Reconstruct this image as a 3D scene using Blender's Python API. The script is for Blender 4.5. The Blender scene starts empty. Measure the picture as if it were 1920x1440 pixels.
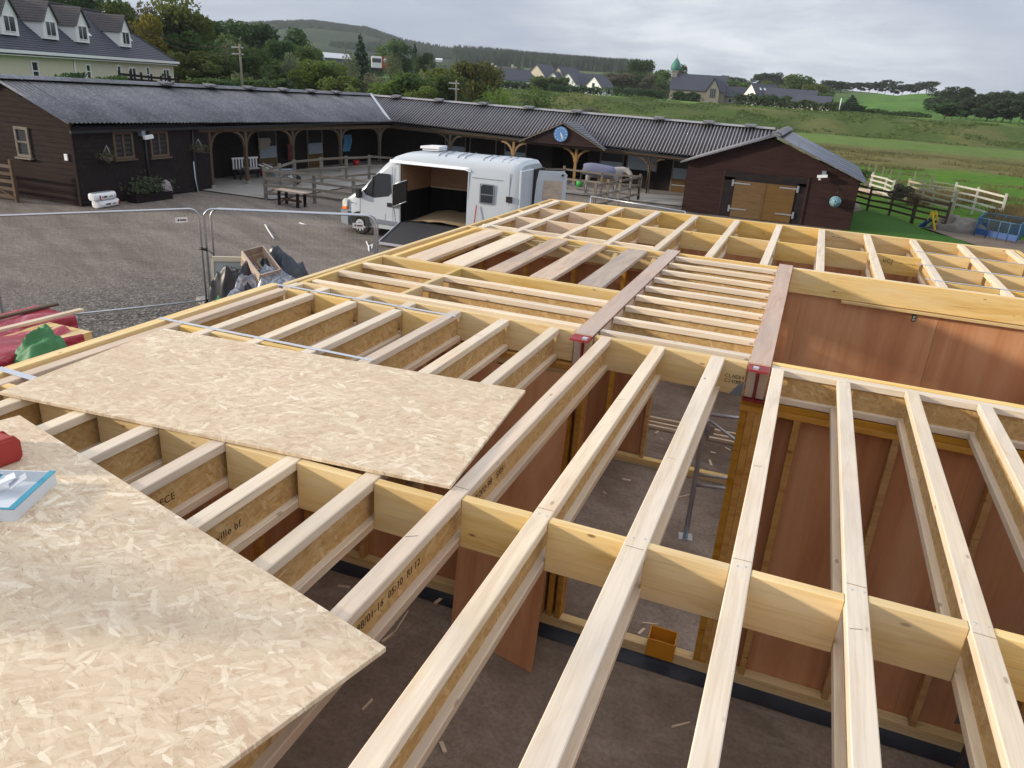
import bpy, bmesh, math, random
import numpy as np
from mathutils import Vector, Matrix
random.seed(7); RNG = np.random.default_rng(7)
scene = bpy.context.scene
COL = scene.collection
R = math.radians
# ------------------------------------------------------------------ camera
CAM_Z = 4.52
PITCH, ROLL, YAW = R(21.563), R(3.901), R(-20.146)
FPX = 1408.57
_fw = Vector((math.sin(YAW)*math.cos(PITCH), math.cos(YAW)*math.cos(PITCH), -math.sin(PITCH)))
_r0 = Vector((math.cos(YAW), -math.sin(YAW), 0)); _u0 = _r0.cross(_fw)
_r = _r0*math.cos(ROLL) + _u0*math.sin(ROLL); _u = -_r0*math.sin(ROLL) + _u0*math.cos(ROLL)
cd = bpy.data.cameras.new('camera'); cam = bpy.data.objects.new('camera', cd); COL.objects.link(cam)
cd.sensor_width = 36; cd.lens = 36*FPX/1920; cd.clip_start = 0.05; cd.clip_end = 20000
_M = Matrix((( _r.x,_u.x,-_fw.x,0),(_r.y,_u.y,-_fw.y,0),(_r.z,_u.z,-_fw.z,CAM_Z),(0,0,0,1)))
cam.matrix_world = _M
scene.camera = cam
def ray(px, py):
    return _fw + _r*((px-960)/FPX) - _u*((py-720)/FPX)
def onz(px, py, z=0.0):
    d = ray(px, py); t = (z-CAM_Z)/d.z
    return Vector((0,0,CAM_Z)) + d*t
def ond(px, py, dist):
    d = ray(px, py); t = dist/math.hypot(d.x, d.y)
    return Vector((0,0,CAM_Z)) + d*t
# ------------------------------------------------------------------ colour management
scene.view_settings.view_transform = 'Standard'
scene.view_settings.look = 'None'
scene.view_settings.exposure = 0.0
scene.view_settings.gamma = 1.0
scene.view_settings.use_curve_mapping = False
scene.render.engine = 'CYCLES'
scene.cycles.use_denoising = True
scene.cycles.max_bounces = 6
scene.cycles.sample_clamp_indirect = 6
# ------------------------------------------------------------------ sun + world
SUN_DIR = Vector((0.90, 0.40, -0.25)).normalized()       # the way the light travels
sd = bpy.data.lights.new('sun', 'SUN'); sd.energy = 4.6; sd.angle = R(3.5); sd.color = (1.0, 0.86, 0.68)
sun = bpy.data.objects.new('sun', sd); COL.objects.link(sun)
sun.rotation_euler = SUN_DIR.to_track_quat('-Z', 'Y').to_euler(); sun.location = (-30, -20, 30)
world = bpy.data.worlds.new('World'); scene.world = world; world.use_nodes = True
def _world():
    nt = world.node_tree; nt.nodes.clear(); N = nt.nodes; L = nt.links
    out = N.new('ShaderNodeOutputWorld'); bg = N.new('ShaderNodeBackground'); L.new(bg.outputs[0], out.inputs[0])
    tc = N.new('ShaderNodeTexCoord'); sp = N.new('ShaderNodeSeparateXYZ'); L.new(tc.outputs['Generated'], sp.inputs[0])
    def m(op, a, b=None, c=None):
        n = N.new('ShaderNodeMath'); n.operation = op
        for i, v in enumerate((a, b, c)):
            if v is None: continue
            if isinstance(v, (int, float)): n.inputs[i].default_value = v
            else: L.new(v, n.inputs[i])
        return n.outputs[0]
    zc = m('MAXIMUM', sp.outputs[2], 0.0)
    den = m('ADD', zc, 0.16)
    cx = m('DIVIDE', sp.outputs[0], den); cy = m('DIVIDE', sp.outputs[1], den)
    cv = N.new('ShaderNodeCombineXYZ'); L.new(cx, cv.inputs[0]); L.new(cy, cv.inputs[1])
    def noise(scale, detail, rough, off, dist=0.0):
        mp = N.new('ShaderNodeMapping'); mp.inputs['Location'].default_value = off; mp.inputs['Scale'].default_value = (1, 1, 1)
        L.new(cv.outputs[0], mp.inputs[0])
        n = N.new('ShaderNodeTexNoise'); n.inputs['Scale'].default_value = scale; n.inputs['Detail'].default_value = detail
        n.inputs['Roughness'].default_value = rough; n.inputs['Distortion'].default_value = dist
        L.new(mp.outputs[0], n.inputs['Vector']); return n.outputs['Fac']
    n1 = noise(0.34, 7, 0.50, (3.1, 1.7, 0.4), 0.25); n2 = noise(1.15, 6, 0.55, (9.3, 4.1, 2.2), 0.2)
    mix = m('ADD', m('MULTIPLY', n1, 0.66), m('MULTIPLY', n2, 0.34))
    # a thinner, brighter stretch of cloud over the church
    d0 = ray(1290, 95).normalized(); dp = N.new('ShaderNodeVectorMath'); dp.operation = 'DOT_PRODUCT'; L.new(tc.outputs['Generated'], dp.inputs[0]); dp.inputs[1].default_value = d0
    thin = m('POWER', m('MAXIMUM', dp.outputs['Value'], 0.0), 60.0)
    mix = m('ADD', mix, m('MULTIPLY', thin, m('MULTIPLY', n2, 0.26)))
    rp = N.new('ShaderNodeValToRGB'); L.new(mix, rp.inputs[0])
    e = rp.color_ramp.elements
    e[0].position = 0.39; e[0].color = (0.33, 0.405, 0.555, 1)
    e[1].position = 0.66; e[1].color = (0.82, 0.88, 0.95, 1)
    a = rp.color_ramp.elements.new(0.475); a.color = (0.405, 0.475, 0.61, 1)
    b = rp.color_ramp.elements.new(0.545); b.color = (0.53, 0.59, 0.70, 1)
    # overcast sky: brighter overhead (CIE overcast law)
    lum = m('MULTIPLY_ADD', zc, 1.45, 0.90)
    mul = N.new('ShaderNodeVectorMath'); mul.operation = 'SCALE'; L.new(rp.outputs[0], mul.inputs[0]); L.new(lum, mul.inputs['Scale'])
    # cloud seen from below turns from blue grey near the horizon to neutral grey overhead
    zf = m('MINIMUM', m('MULTIPLY', zc, 2.2), 1.0)
    tint = N.new('ShaderNodeMix'); tint.data_type = 'RGBA'; L.new(zf, tint.inputs[0]); tint.inputs[6].default_value = (1, 1, 1, 1); tint.inputs[7].default_value = (1.12, 1.01, 0.89, 1)
    tm = N.new('ShaderNodeVectorMath'); tm.operation = 'MULTIPLY'; L.new(mul.outputs[0], tm.inputs[0]); L.new(tint.outputs[2], tm.inputs[1]); mul = tm
    sky = N.new('ShaderNodeTexSky'); sky.sky_type = 'NISHITA'; sky.sun_disc = False
    sky.sun_elevation = math.asin(-SUN_DIR.z); sky.sun_rotation = math.atan2(-SUN_DIR.x, -SUN_DIR.y)
    sc = N.new('ShaderNodeVectorMath'); sc.operation = 'SCALE'; L.new(sky.outputs[0], sc.inputs[0]); sc.inputs['Scale'].default_value = 0.006
    ad = N.new('ShaderNodeVectorMath'); ad.operation = 'ADD'; L.new(mul.outputs[0], ad.inputs[0]); L.new(sc.outputs[0], ad.inputs[1])
    L.new(ad.outputs[0], bg.inputs['Color']); bg.inputs['Strength'].default_value = 1.0
_world()

# ------------------------------------------------------------------ object helpers
ORD = 'first second third fourth fifth sixth seventh eighth ninth tenth eleventh twelfth thirteenth fourteenth fifteenth sixteenth'.split()
WM = {}
def wm(o): return WM.get(o.name, Matrix.Identity(4))
def _link(o, M, parent):
    COL.objects.link(o); WM[o.name] = M
    if parent is not None:
        o.parent = parent; o.matrix_local = wm(parent).inverted() @ M
    else: o.matrix_local = M
    return o
def tag(o, label=None, cat=None, group=None, kind=None):
    if label: o['label'] = label
    if cat: o['category'] = cat
    if group: o['group'] = group
    if kind: o['kind'] = kind
    return o
def thing(name, loc, label, cat, rz=0.0, group=None):
    o = bpy.data.objects.new(name, None); o.empty_display_size = 0.2
    _link(o, Matrix.Translation(Vector(loc)) @ Matrix.Rotation(rz, 4, 'Z'), None)
    return tag(o, label, cat, group)
def copy_tree(o, M, parent=None):
    c = o.copy(); COL.objects.link(c)
    for k in ('label', 'group'):
        pass
    WM[c.name] = M
    if parent is not None:
        c.parent = parent; c.matrix_local = wm(parent).inverted() @ M
    else: c.matrix_local = M
    for ch in list(o.children):
        copy_tree(ch, M @ (wm(o).inverted() @ wm(ch)), c)
    return c
class MB:
    """collects geometry in world (or local) coordinates; build() links it as one mesh object"""
    def __init__(s): s.v = []; s.f = []; s.m = []; s.sm = []
    def add(s, vs, fs, mi=0, smooth=False):
        b = len(s.v); s.v += [tuple(p) for p in vs]
        for f in fs: s.f.append(tuple(b+i for i in f)); s.m.append(mi); s.sm.append(smooth)
        return s
    def box(s, x0, x1, y0, y1, z0, z1, mi=0):
        return s.add([(x0,y0,z0),(x1,y0,z0),(x1,y1,z0),(x0,y1,z0),(x0,y0,z1),(x1,y0,z1),(x1,y1,z1),(x0,y1,z1)],
                     [(0,3,2,1),(4,5,6,7),(0,1,5,4),(1,2,6,5),(2,3,7,6),(3,0,4,7)], mi)
    def bar(s, p0, p1, w, h, mi=0, up=(0,0,1)):
        p0 = Vector(p0); p1 = Vector(p1); d = (p1-p0).normalized(); up = Vector(up)
        if abs(d.dot(up)) > 0.99: up = Vector((0,1,0))
        sd_ = d.cross(up).normalized(); u = sd_.cross(d)
        vs = []
        for p in (p0, p1):
            for a, b in ((-1,-1),(1,-1),(1,1),(-1,1)): vs.append(p + sd_*(a*w/2) + u*(b*h/2))
        return s.add(vs, [(0,1,2,3),(7,6,5,4),(0,4,5,1),(1,5,6,2),(2,6,7,3),(3,7,4,0)], mi)
    def tube(s, pts, r, n=8, mi=0, cap=True, r1=None, smooth=True):
        pts = [Vector(p) for p in pts]; k = len(pts); ring = []
        ref = None
        for i, p in enumerate(pts):
            d = (pts[min(i+1, k-1)] - pts[max(i-1, 0)]).normalized()
            if ref is None:
                ref = Vector((0,0,1)) if abs(d.z) < 0.9 else Vector((1,0,0))
            a = d.cross(ref).normalized(); b = a.cross(d).normalized(); ref = b
            rr = (r if not isinstance(r, (list, tuple)) else r[i]) if r1 is None else r + (r1-r)*i/(k-1)
            ring += [p + a*(rr*math.cos(2*math.pi*j/n)) + b*(rr*math.sin(2*math.pi*j/n)) for j in range(n)]
        fs = []
        for i in range(k-1):
            for j in range(n): fs.append((i*n+j, i*n+(j+1) % n, (i+1)*n+(j+1) % n, (i+1)*n+j))
        s.add(ring, fs, mi, smooth)
        if cap:
            b = len(s.v) - len(ring)
            s.f.append(tuple(b+j for j in range(n))[::-1]); s.m.append(mi); s.sm.append(False)
            s.f.append(tuple(b+(k-1)*n+j for j in range(n))); s.m.append(mi); s.sm.append(False)
        return s
    def prism(s, poly, ext, mi=0):
        """poly: list of 3D points, ext: extrusion vector"""
        n = len(poly); e = Vector(ext); a = [Vector(p) for p in poly]
        s.add(a + [p+e for p in a], [tuple(range(n))[::-1], tuple(range(n, 2*n))] + [(i, (i+1) % n, n+(i+1) % n, n+i) for i in range(n)], mi)
        return s
    def lathe(s, c, prof, n=12, mi=0):
        c = Vector(c); k = len(prof); vs = []
        for (r, z) in prof: vs += [c + Vector((r*math.cos(2*math.pi*j/n), r*math.sin(2*math.pi*j/n), z)) for j in range(n)]
        fs = [(i*n+j, i*n+(j+1) % n, (i+1)*n+(j+1) % n, (i+1)*n+j) for i in range(k-1) for j in range(n)]
        return s.add(vs, fs, mi, True)
    def grid(s, fn, nu, nv, mi=0, smooth=True):
        vs = [fn(i/nu, j/nv) for j in range(nv+1) for i in range(nu+1)]
        fs = [(j*(nu+1)+i, j*(nu+1)+i+1, (j+1)*(nu+1)+i+1, (j+1)*(nu+1)+i) for j in range(nv) for i in range(nu)]
        return s.add(vs, fs, mi, smooth)
    def build(s, name, mats, parent=None, bevel=0.0, M=None, fix=True):
        """vertices are world coordinates (M None) or local ones under world matrix M"""
        if not isinstance(mats, (list, tuple)): mats = [mats]
        me = bpy.data.meshes.new(name)
        if M is None:
            a = np.array(s.v, dtype=float); lo = a.min(0); hi = a.max(0)
            org = Vector(((lo[0]+hi[0])/2, (lo[1]+hi[1])/2, lo[2])); M = Matrix.Translation(org)
            vs = [(p[0]-org.x, p[1]-org.y, p[2]-org.z) for p in s.v]
        else: vs = s.v
        me.from_pydata(vs, [], s.f)
        for m_ in mats: me.materials.append(m_)
        if len(mats) > 1: me.polygons.foreach_set('material_index', s.m)
        me.polygons.foreach_set('use_smooth', s.sm)
        if fix or bevel:
            bm = bmesh.new(); bm.from_mesh(me)
            if fix: bmesh.ops.recalc_face_normals(bm, faces=bm.faces)
            if bevel: bmesh.ops.bevel(bm, geom=list(bm.edges), offset=bevel, segments=1, affect='EDGES', clamp_overlap=True)
            bm.to_mesh(me); bm.free()
        me.update()
        return _link(bpy.data.objects.new(name, me), M, parent)
_bcache = {}
def board(name, p0, p1, w, h, mat, parent=None, up=(0,0,1), bevel=0.003, top=True):
    """a timber board: mesh along local X, width w across, height h below the line p0-p1 (top=True) or centred"""
    p0 = Vector(p0); p1 = Vector(p1); L = (p1-p0).length
    key = (round(L, 3), round(w, 4), round(h, 4), mat.name, bevel, top)
    me = _bcache.get(key)
    if me is None:
        b = MB(); z0, z1 = (-h, 0) if top else (-h/2, h/2)
        b.box(0, L, -w/2, w/2, z0, z1)
        me = bpy.data.meshes.new(name); me.from_pydata(b.v, [], b.f); me.materials.append(mat)
        if bevel:
            bm = bmesh.new(); bm.from_mesh(me); bmesh.ops.bevel(bm, geom=list(bm.edges), offset=bevel, segments=1, affect='EDGES', clamp_overlap=True)
            bm.to_mesh(me); bm.free()
        _bcache[key] = me
    x = (p1-p0).normalized(); u = Vector(up)
    if abs(x.dot(u)) > 0.99: u = Vector((0,-1,0))
    y = u.cross(x).normalized(); z = x.cross(y)
    M = Matrix(((x.x,y.x,z.x,p0.x),(x.y,y.y,z.y,p0.y),(x.z,y.z,z.z,p0.z),(0,0,0,1)))
    return _link(bpy.data.objects.new(name, me), M, parent)

# ------------------------------------------------------------------ materials
class G:
    """little node-graph writer"""
    def __init__(s, name):
        s.m = bpy.data.materials.new(name); s.m.use_nodes = True; s.nt = s.m.node_tree; s.N = s.nt.nodes; s.L = s.nt.links
        s.N.clear(); s.out = s.N.new('ShaderNodeOutputMaterial'); s.b = s.N.new('ShaderNodeBsdfPrincipled'); s.L.new(s.b.outputs[0], s.out.inputs[0])
        s.tc = s.N.new('ShaderNodeTexCoord'); s.oi = s.N.new('ShaderNodeObjectInfo')
    def set(s, inp, v):
        if hasattr(v, 'links') or hasattr(v, 'is_linked'): s.L.new(v, inp)
        else: inp.default_value = v
    def math(s, op, a, b=None, c=None, clamp=False):
        n = s.N.new('ShaderNodeMath'); n.operation = op; n.use_clamp = clamp
        for i, v in enumerate((a, b, c)):
            if v is not None: s.set(n.inputs[i], v)
        return n.outputs[0]
    def coords(s, scale=(1,1,1), rot=(0,0,0), loc=(0,0,0), rnd=0.0, world=False, src=None):
        if src is None: src = s.tc.outputs['Object']
        if world:
            g = s.N.new('ShaderNodeNewGeometry'); src = g.outputs['Position']
        if rnd:
            v = s.N.new('ShaderNodeVectorMath'); v.operation = 'ADD'; s.L.new(src, v.inputs[0])
            s.L.new(s.math('MULTIPLY', s.oi.outputs['Random'], rnd), v.inputs[1]); src = v.outputs[0]
        mp = s.N.new('ShaderNodeMapping'); s.L.new(src, mp.inputs[0])
        mp.inputs['Scale'].default_value = scale; mp.inputs['Rotation'].default_value = rot; mp.inputs['Location'].default_value = loc
        return mp.outputs[0]
    def noise(s, vec, scale=1.0, detail=3.0, rough=0.5, dist=0.0, col=False):
        n = s.N.new('ShaderNodeTexNoise'); s.L.new(vec, n.inputs['Vector']); n.inputs['Scale'].default_value = scale
        n.inputs['Detail'].default_value = detail; n.inputs['Roughness'].default_value = rough; n.inputs['Distortion'].default_value = dist
        return n.outputs['Color' if col else 'Fac']
    def voro(s, vec, scale=1.0, feature='F1', out='Distance', rand=1.0):
        n = s.N.new('ShaderNodeTexVoronoi'); n.feature = feature; s.L.new(vec, n.inputs['Vector']); n.inputs['Scale'].default_value = scale
        n.inputs['Randomness'].default_value = rand
        return n.outputs[out]
    def ramp(s, fac, stops, interp='LINEAR'):
        n = s.N.new('ShaderNodeValToRGB'); s.L.new(fac, n.inputs[0]); n.color_ramp.interpolation = interp
        el = n.color_ramp.elements
        while len(el) < len(stops): el.new(0.5)
        for e, (p, c) in zip(el, stops):
            e.position = p; e.color = (c, c, c, 1) if isinstance(c, (int, float)) else (*c, 1)
        return n.outputs[0]
    def mix(s, fac, a, b, mode='MIX'):
        n = s.N.new('ShaderNodeMix'); n.data_type = 'RGBA'; n.blend_type = mode
        for i, v in ((0, fac), (6, a), (7, b)):
            if isinstance(v, tuple): v = (*v, 1)
            s.set(n.inputs[i], v)
        return n.outputs[2]
    def hsv(s, col, h=0.5, sat=1.0, val=1.0):
        n = s.N.new('ShaderNodeHueSaturation'); s.set(n.inputs['Hue'], h); s.set(n.inputs['Saturation'], sat); s.set(n.inputs['Value'], val); s.L.new(col, n.inputs['Color'])
        return n.outputs[0]
    def bump(s, h, strength=0.3, dist=0.01):
        n = s.N.new('ShaderNodeBump'); s.L.new(h, n.inputs['Height']); n.inputs['Strength'].default_value = strength; n.inputs['Distance'].default_value = dist
        s.L.new(n.outputs[0], s.b.inputs['Normal'])
    def done(s, col, rough=0.6, metal=0.0, spec=0.4):
        if isinstance(col, tuple): col = (*col, 1)
        s.set(s.b.inputs['Base Color'], col); s.set(s.b.inputs['Roughness'], rough); s.b.inputs['Metallic'].default_value = metal
        s.b.inputs['Specular IOR Level'].default_value = spec
        return s.m
def plain(name, col, rough=0.6, metal=0.0, var=0.12, scale=6.0, spec=0.4, bump=0.0):
    g = G(name); n = g.noise(g.coords(rnd=30), scale, 4, 0.6)
    v = g.math('MULTIPLY_ADD', n, 2*var, 1-var)
    c = g.mix(1.0, tuple(col), v, 'MULTIPLY')
    if bump: g.bump(n, bump, 0.01)
    return g.done(c, rough, metal, spec)
def wood(name, light, dark, stain=None, stain_amt=0.0, knots=0.6, var=0.16, rough=0.7, grain=1.0, spec=0.25):
    g = G(name); src = g.coords(scale=(0.55, 9, 9), rnd=37)
    warp = g.noise(g.coords(scale=(0.9, 2.2, 2.2), rnd=37), 1.0, 2, 0.5)
    v = g.N.new('ShaderNodeVectorMath'); v.operation = 'ADD'; g.L.new(src, v.inputs[0]); g.L.new(g.math('MULTIPLY', warp, 2.4), v.inputs[1])
    n = g.noise(v.outputs[0], 1.6*grain, 5, 0.62)
    fine = g.noise(g.coords(scale=(2.5, 90, 90), rnd=37), 1.0, 3, 0.6)
    c = g.ramp(n, [(0.30, dark), (0.52, light), (0.75, tuple(min(1, q*1.06) for q in light))])
    c = g.mix(g.math('MULTIPLY', g.ramp(fine, [(0.30, 1.0), (0.52, 0.0)]), 0.30), c, tuple(q*0.72 for q in dark))
    if knots:
        kv = g.voro(g.coords(scale=(3.6, 9, 9), rnd=53), 1.0)
        c = g.mix(g.math('MULTIPLY', g.ramp(kv, [(0.045, 1.0), (0.085, 0.0)]), knots), c, (dark[0]*0.36, dark[1]*0.28, dark[2]*0.24))
    ck = g.noise(g.coords(scale=(1.6, 70, 70), rnd=91), 1.0, 2, 0.5)
    c = g.mix(g.math('MULTIPLY', g.ramp(ck, [(0.70, 0.0), (0.74, 1.0)]), 0.55), c, tuple(q*0.42 for q in dark))
    if stain:
        sn = g.noise(g.coords(scale=(0.9, 4, 4), rnd=71), 1.5, 4, 0.6)
        c = g.mix(g.math('MULTIPLY', g.ramp(sn, [(0.46, 0.0), (0.68, 1.0)]), stain_amt), c, stain)
    c = g.hsv(c, 0.5, g.math('MULTIPLY_ADD', g.oi.outputs['Random'], 0.3, 0.85), g.math('MULTIPLY_ADD', g.math('FRACT', g.math('MULTIPLY', g.oi.outputs['Random'], 7.3)), 2*var, 1-var))
    g.bump(g.math('ADD', n, g.math('MULTIPLY', fine, 0.5)), 0.18, 0.004)
    return g.done(c, rough, 0, spec if light[0] > 0.1 else 0.06)
def osb(name, tones, scale=1.0, stain=0.35, dark_slits=1.0, plane='xy'):
    """strand board: tan ground, scattered flakes turned every way, thin dark slivers"""
    g = G(name); base = g.coords(rnd=11)
    if plane == 'xz': base = g.coords(rot=(math.pi/2, 0, 0), src=base)
    wp = g.noise(base, 9.0*scale, 2, 0.5, col=True)
    w1 = g.N.new('ShaderNodeVectorMath'); w1.operation = 'MULTIPLY_ADD'; g.L.new(wp, w1.inputs[0]); w1.inputs[1].default_value = (0.022, 0.022, 0.0); g.L.new(base, w1.inputs[2])
    src = w1.outputs[0]
    def turned(ang, sx, sy, off, s=None):
        v = g.coords(rot=(0, 0, ang), loc=(off, off*0.7, 0), src=s or src)
        return g.coords(scale=(sx*scale, sy*scale, 0.001), src=v)
    n0 = g.noise(turned(0.25, 10, 34, 1.0), 1.0, 4, 0.65); n1 = g.noise(turned(-0.7, 12, 46, 4.0), 1.0, 4, 0.65)
    col = g.ramp(g.math('ADD', g.math('MULTIPLY', n0, 0.5), g.math('MULTIPLY', n1, 0.5)), [(0.36, tones[0]), (0.48, tones[1]), (0.60, tones[2])])
    dark = None
    for i, (a, sx, sy, th) in enumerate(((0.1, 9, 30, .66), (1.2, 11, 40, .70), (-0.55, 9, 34, .66), (2.2, 14, 50, .74), (0.5, 12, 44, .70), (-1.1, 16, 60, .74), (0.0, 20, 80, .72))):
        vec = turned(a, sx, sy, 3.7*i+1.3)
        cc = g.voro(vec, 1.0, 'F1', 'Color'); dd = g.voro(vec, 1.0, 'DISTANCE_TO_EDGE', 'Distance')
        sp = g.N.new('ShaderNodeSeparateColor'); g.L.new(cc, sp.inputs[0])
        on = g.math('MULTIPLY', g.ramp(sp.outputs[0], [(th, 0.0), (th+.02, 1.0)]), g.ramp(dd, [(0.05, 0.0), (0.10, 1.0)]))
        tone = g.ramp(sp.outputs[1], [(0.0, tones[1]), (0.30, tones[2]), (0.6, tones[3]), (0.82, tones[4]), (0.90, tones[5])])
        col = g.mix(g.math('MULTIPLY', on, g.math('MULTIPLY_ADD', sp.outputs[2], 0.55, 0.35)), col, tone)
        rim = g.math('MULTIPLY', g.ramp(dd, [(0.015, 0.0), (0.035, 1.0), (0.06, 0.0)]), g.ramp(sp.outputs[2], [(0.90, 0.0), (0.95, 0.7)]))  # shadow line painted along the edges of some flakes
        dark = rim if dark is None else g.math('MAXIMUM', dark, rim)
    for i, (a, o) in enumerate(((0.2, 2.0), (1.0, 5.0), (-0.8, 8.0))):
        nn = g.noise(turned(a, 22, 130, o), 1.0, 2, 0.5); dark = g.math('MAXIMUM', dark, g.ramp(nn, [(0.69, 0.0), (0.735, 1.0)]))
    fib = g.noise(turned(0.3, 40, 300, 7.0), 1.0, 3, 0.7)
    col = g.mix(g.math('MULTIPLY', g.ramp(fib, [(0.30, 1.0), (0.5, 0.0)]), 0.16), col, tones[0])
    clump = g.noise(base, 2.6, 3, 0.6)
    col = g.mix(g.math('MULTIPLY', g.math('MULTIPLY', dark, g.ramp(clump, [(0.38, 0.15), (0.62, 1.0)])), 0.62*dark_slits), col, tuple(q*0.36 for q in tones[0]))
    bl = g.noise(base, 1.3, 3, 0.6)
    col = g.mix(g.math('MULTIPLY', g.ramp(bl, [(0.42, 0.0), (0.68, 1.0)]), stain), col, tuple(q*0.92 for q in tones[1]))
    g.bump(g.math('SUBTRACT', g.math('MULTIPLY', fib, 0.3), dark), 0.2, 0.002)
    return g.done(col, 0.75, 0, 0.2)

M = {}
M['pale'] = wood('pale_spruce', (0.765, 0.65, 0.495), (0.66, 0.52, 0.355), (0.63, 0.565, 0.49), 0.5, 0.7, 0.10)
M['pink'] = wood('pink_spruce', (0.72, 0.58, 0.435), (0.62, 0.465, 0.315), (0.52, 0.45, 0.40), 0.45, 0.6, 0.10)
M['yellow'] = wood('yellow_pine', (0.735, 0.535, 0.235), (0.62, 0.40, 0.125), (0.71, 0.57, 0.34), 0.6, 0.9, 0.14)
M['orange'] = wood('treated_stud', (0.58, 0.34, 0.11), (0.44, 0.22, 0.055), None, 0, 0.8, 0.14)
M['plank'] = wood('weathered_plank', (0.57, 0.45, 0.35), (0.44, 0.33, 0.24), (0.36, 0.32, 0.30), 0.7, 0.5, 0.2)
M['fencewood'] = wood('grey_fence_timber', (0.20, 0.175, 0.145), (0.11, 0.09, 0.07), (0.30, 0.28, 0.25), 0.4, 0.3, 0.25, 0.85)
M['postwood'] = wood('stained_post', (0.115, 0.080, 0.055), (0.07, 0.047, 0.032), None, 0, 0.3, 0.2, 0.8)
M['tanpost'] = wood('tan_post', (0.36, 0.235, 0.12), (0.25, 0.15, 0.07), None, 0, 0.3, 0.2, 0.8)
M['web'] = osb('osb_web', ((0.42, 0.255, 0.095), (0.53, 0.345, 0.145), (0.60, 0.41, 0.185), (0.64, 0.46, 0.23), (0.72, 0.55, 0.31), (0.45, 0.27, 0.11)), 1.0, 0.3, 0.9, 'xz')
M['osb'] = osb('osb_sheet', ((0.50, 0.375, 0.24), (0.62, 0.495, 0.345), (0.69, 0.565, 0.405), (0.76, 0.645, 0.475), (0.90, 0.80, 0.63), (0.55, 0.395, 0.28)), 0.95, 0.4, 1.45)
def _ply():
    g = G('red_plywood'); v = g.coords(scale=(3.2, 3.2, 0.35), rnd=19)
    n = g.noise(v, 1.3, 5, 0.6, 0.4); f = g.noise(g.coords(scale=(60, 60, 2.0), rnd=19), 1.0, 3, 0.6)
    c = g.ramp(n, [(0.28, (0.40, 0.172, 0.076)), (0.5, (0.555, 0.275, 0.132)), (0.74, (0.65, 0.385, 0.215))])
    c = g.mix(g.math('MULTIPLY', f, 0.28), c, (0.31, 0.14, 0.085)); g.bump(f, 0.05, 0.002)
    c = g.hsv(c, 0.5, 1.0, g.math('MULTIPLY_ADD', g.oi.outputs['Random'], 0.3, 0.86))
    return g.done(c, 0.62, 0, 0.3)
M['ply'] = _ply()
M['topply'] = wood('ply_strip', (0.54, 0.42, 0.345), (0.45, 0.33, 0.26), (0.42, 0.36, 0.32), 0.5, 0.0, 0.08)
M['redsteel'] = plain('red_primer_steel', (0.27, 0.028, 0.035), 0.5, 0.0, 0.2)
M['galv'] = plain('galvanised_steel', (0.50, 0.53, 0.57), 0.38, 0.85, 0.12, 20)
M['strap'] = plain('zinc_strap', (0.62, 0.66, 0.72), 0.4, 0.7, 0.1, 30)
def _floor():
    g = G('slab_concrete'); n = g.noise(g.coords(world=True), 0.9, 6, 0.62); f = g.noise(g.coords(world=True), 26, 4, 0.7); d = g.noise(g.coords(world=True, scale=(1, 3, 1)), 2.4, 4, 0.6)
    c = g.ramp(n, [(0.33, (0.16, 0.122, 0.092)), (0.53, (0.275, 0.217, 0.168)), (0.68, (0.42, 0.35, 0.285))])
    c = g.mix(g.math('MULTIPLY', g.ramp(f, [(0.35, 1.0), (0.6, 0.0)]), 0.4), c, (0.085, 0.064, 0.05))
    c = g.mix(g.math('MULTIPLY', g.ramp(d, [(0.55, 0.0), (0.7, 1.0)]), 0.45), c, (0.34, 0.29, 0.245)); g.bump(f, 0.3, 0.006)
    return g.done(c, 0.85, 0, 0.25)
M['floor'] = _floor()
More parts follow.
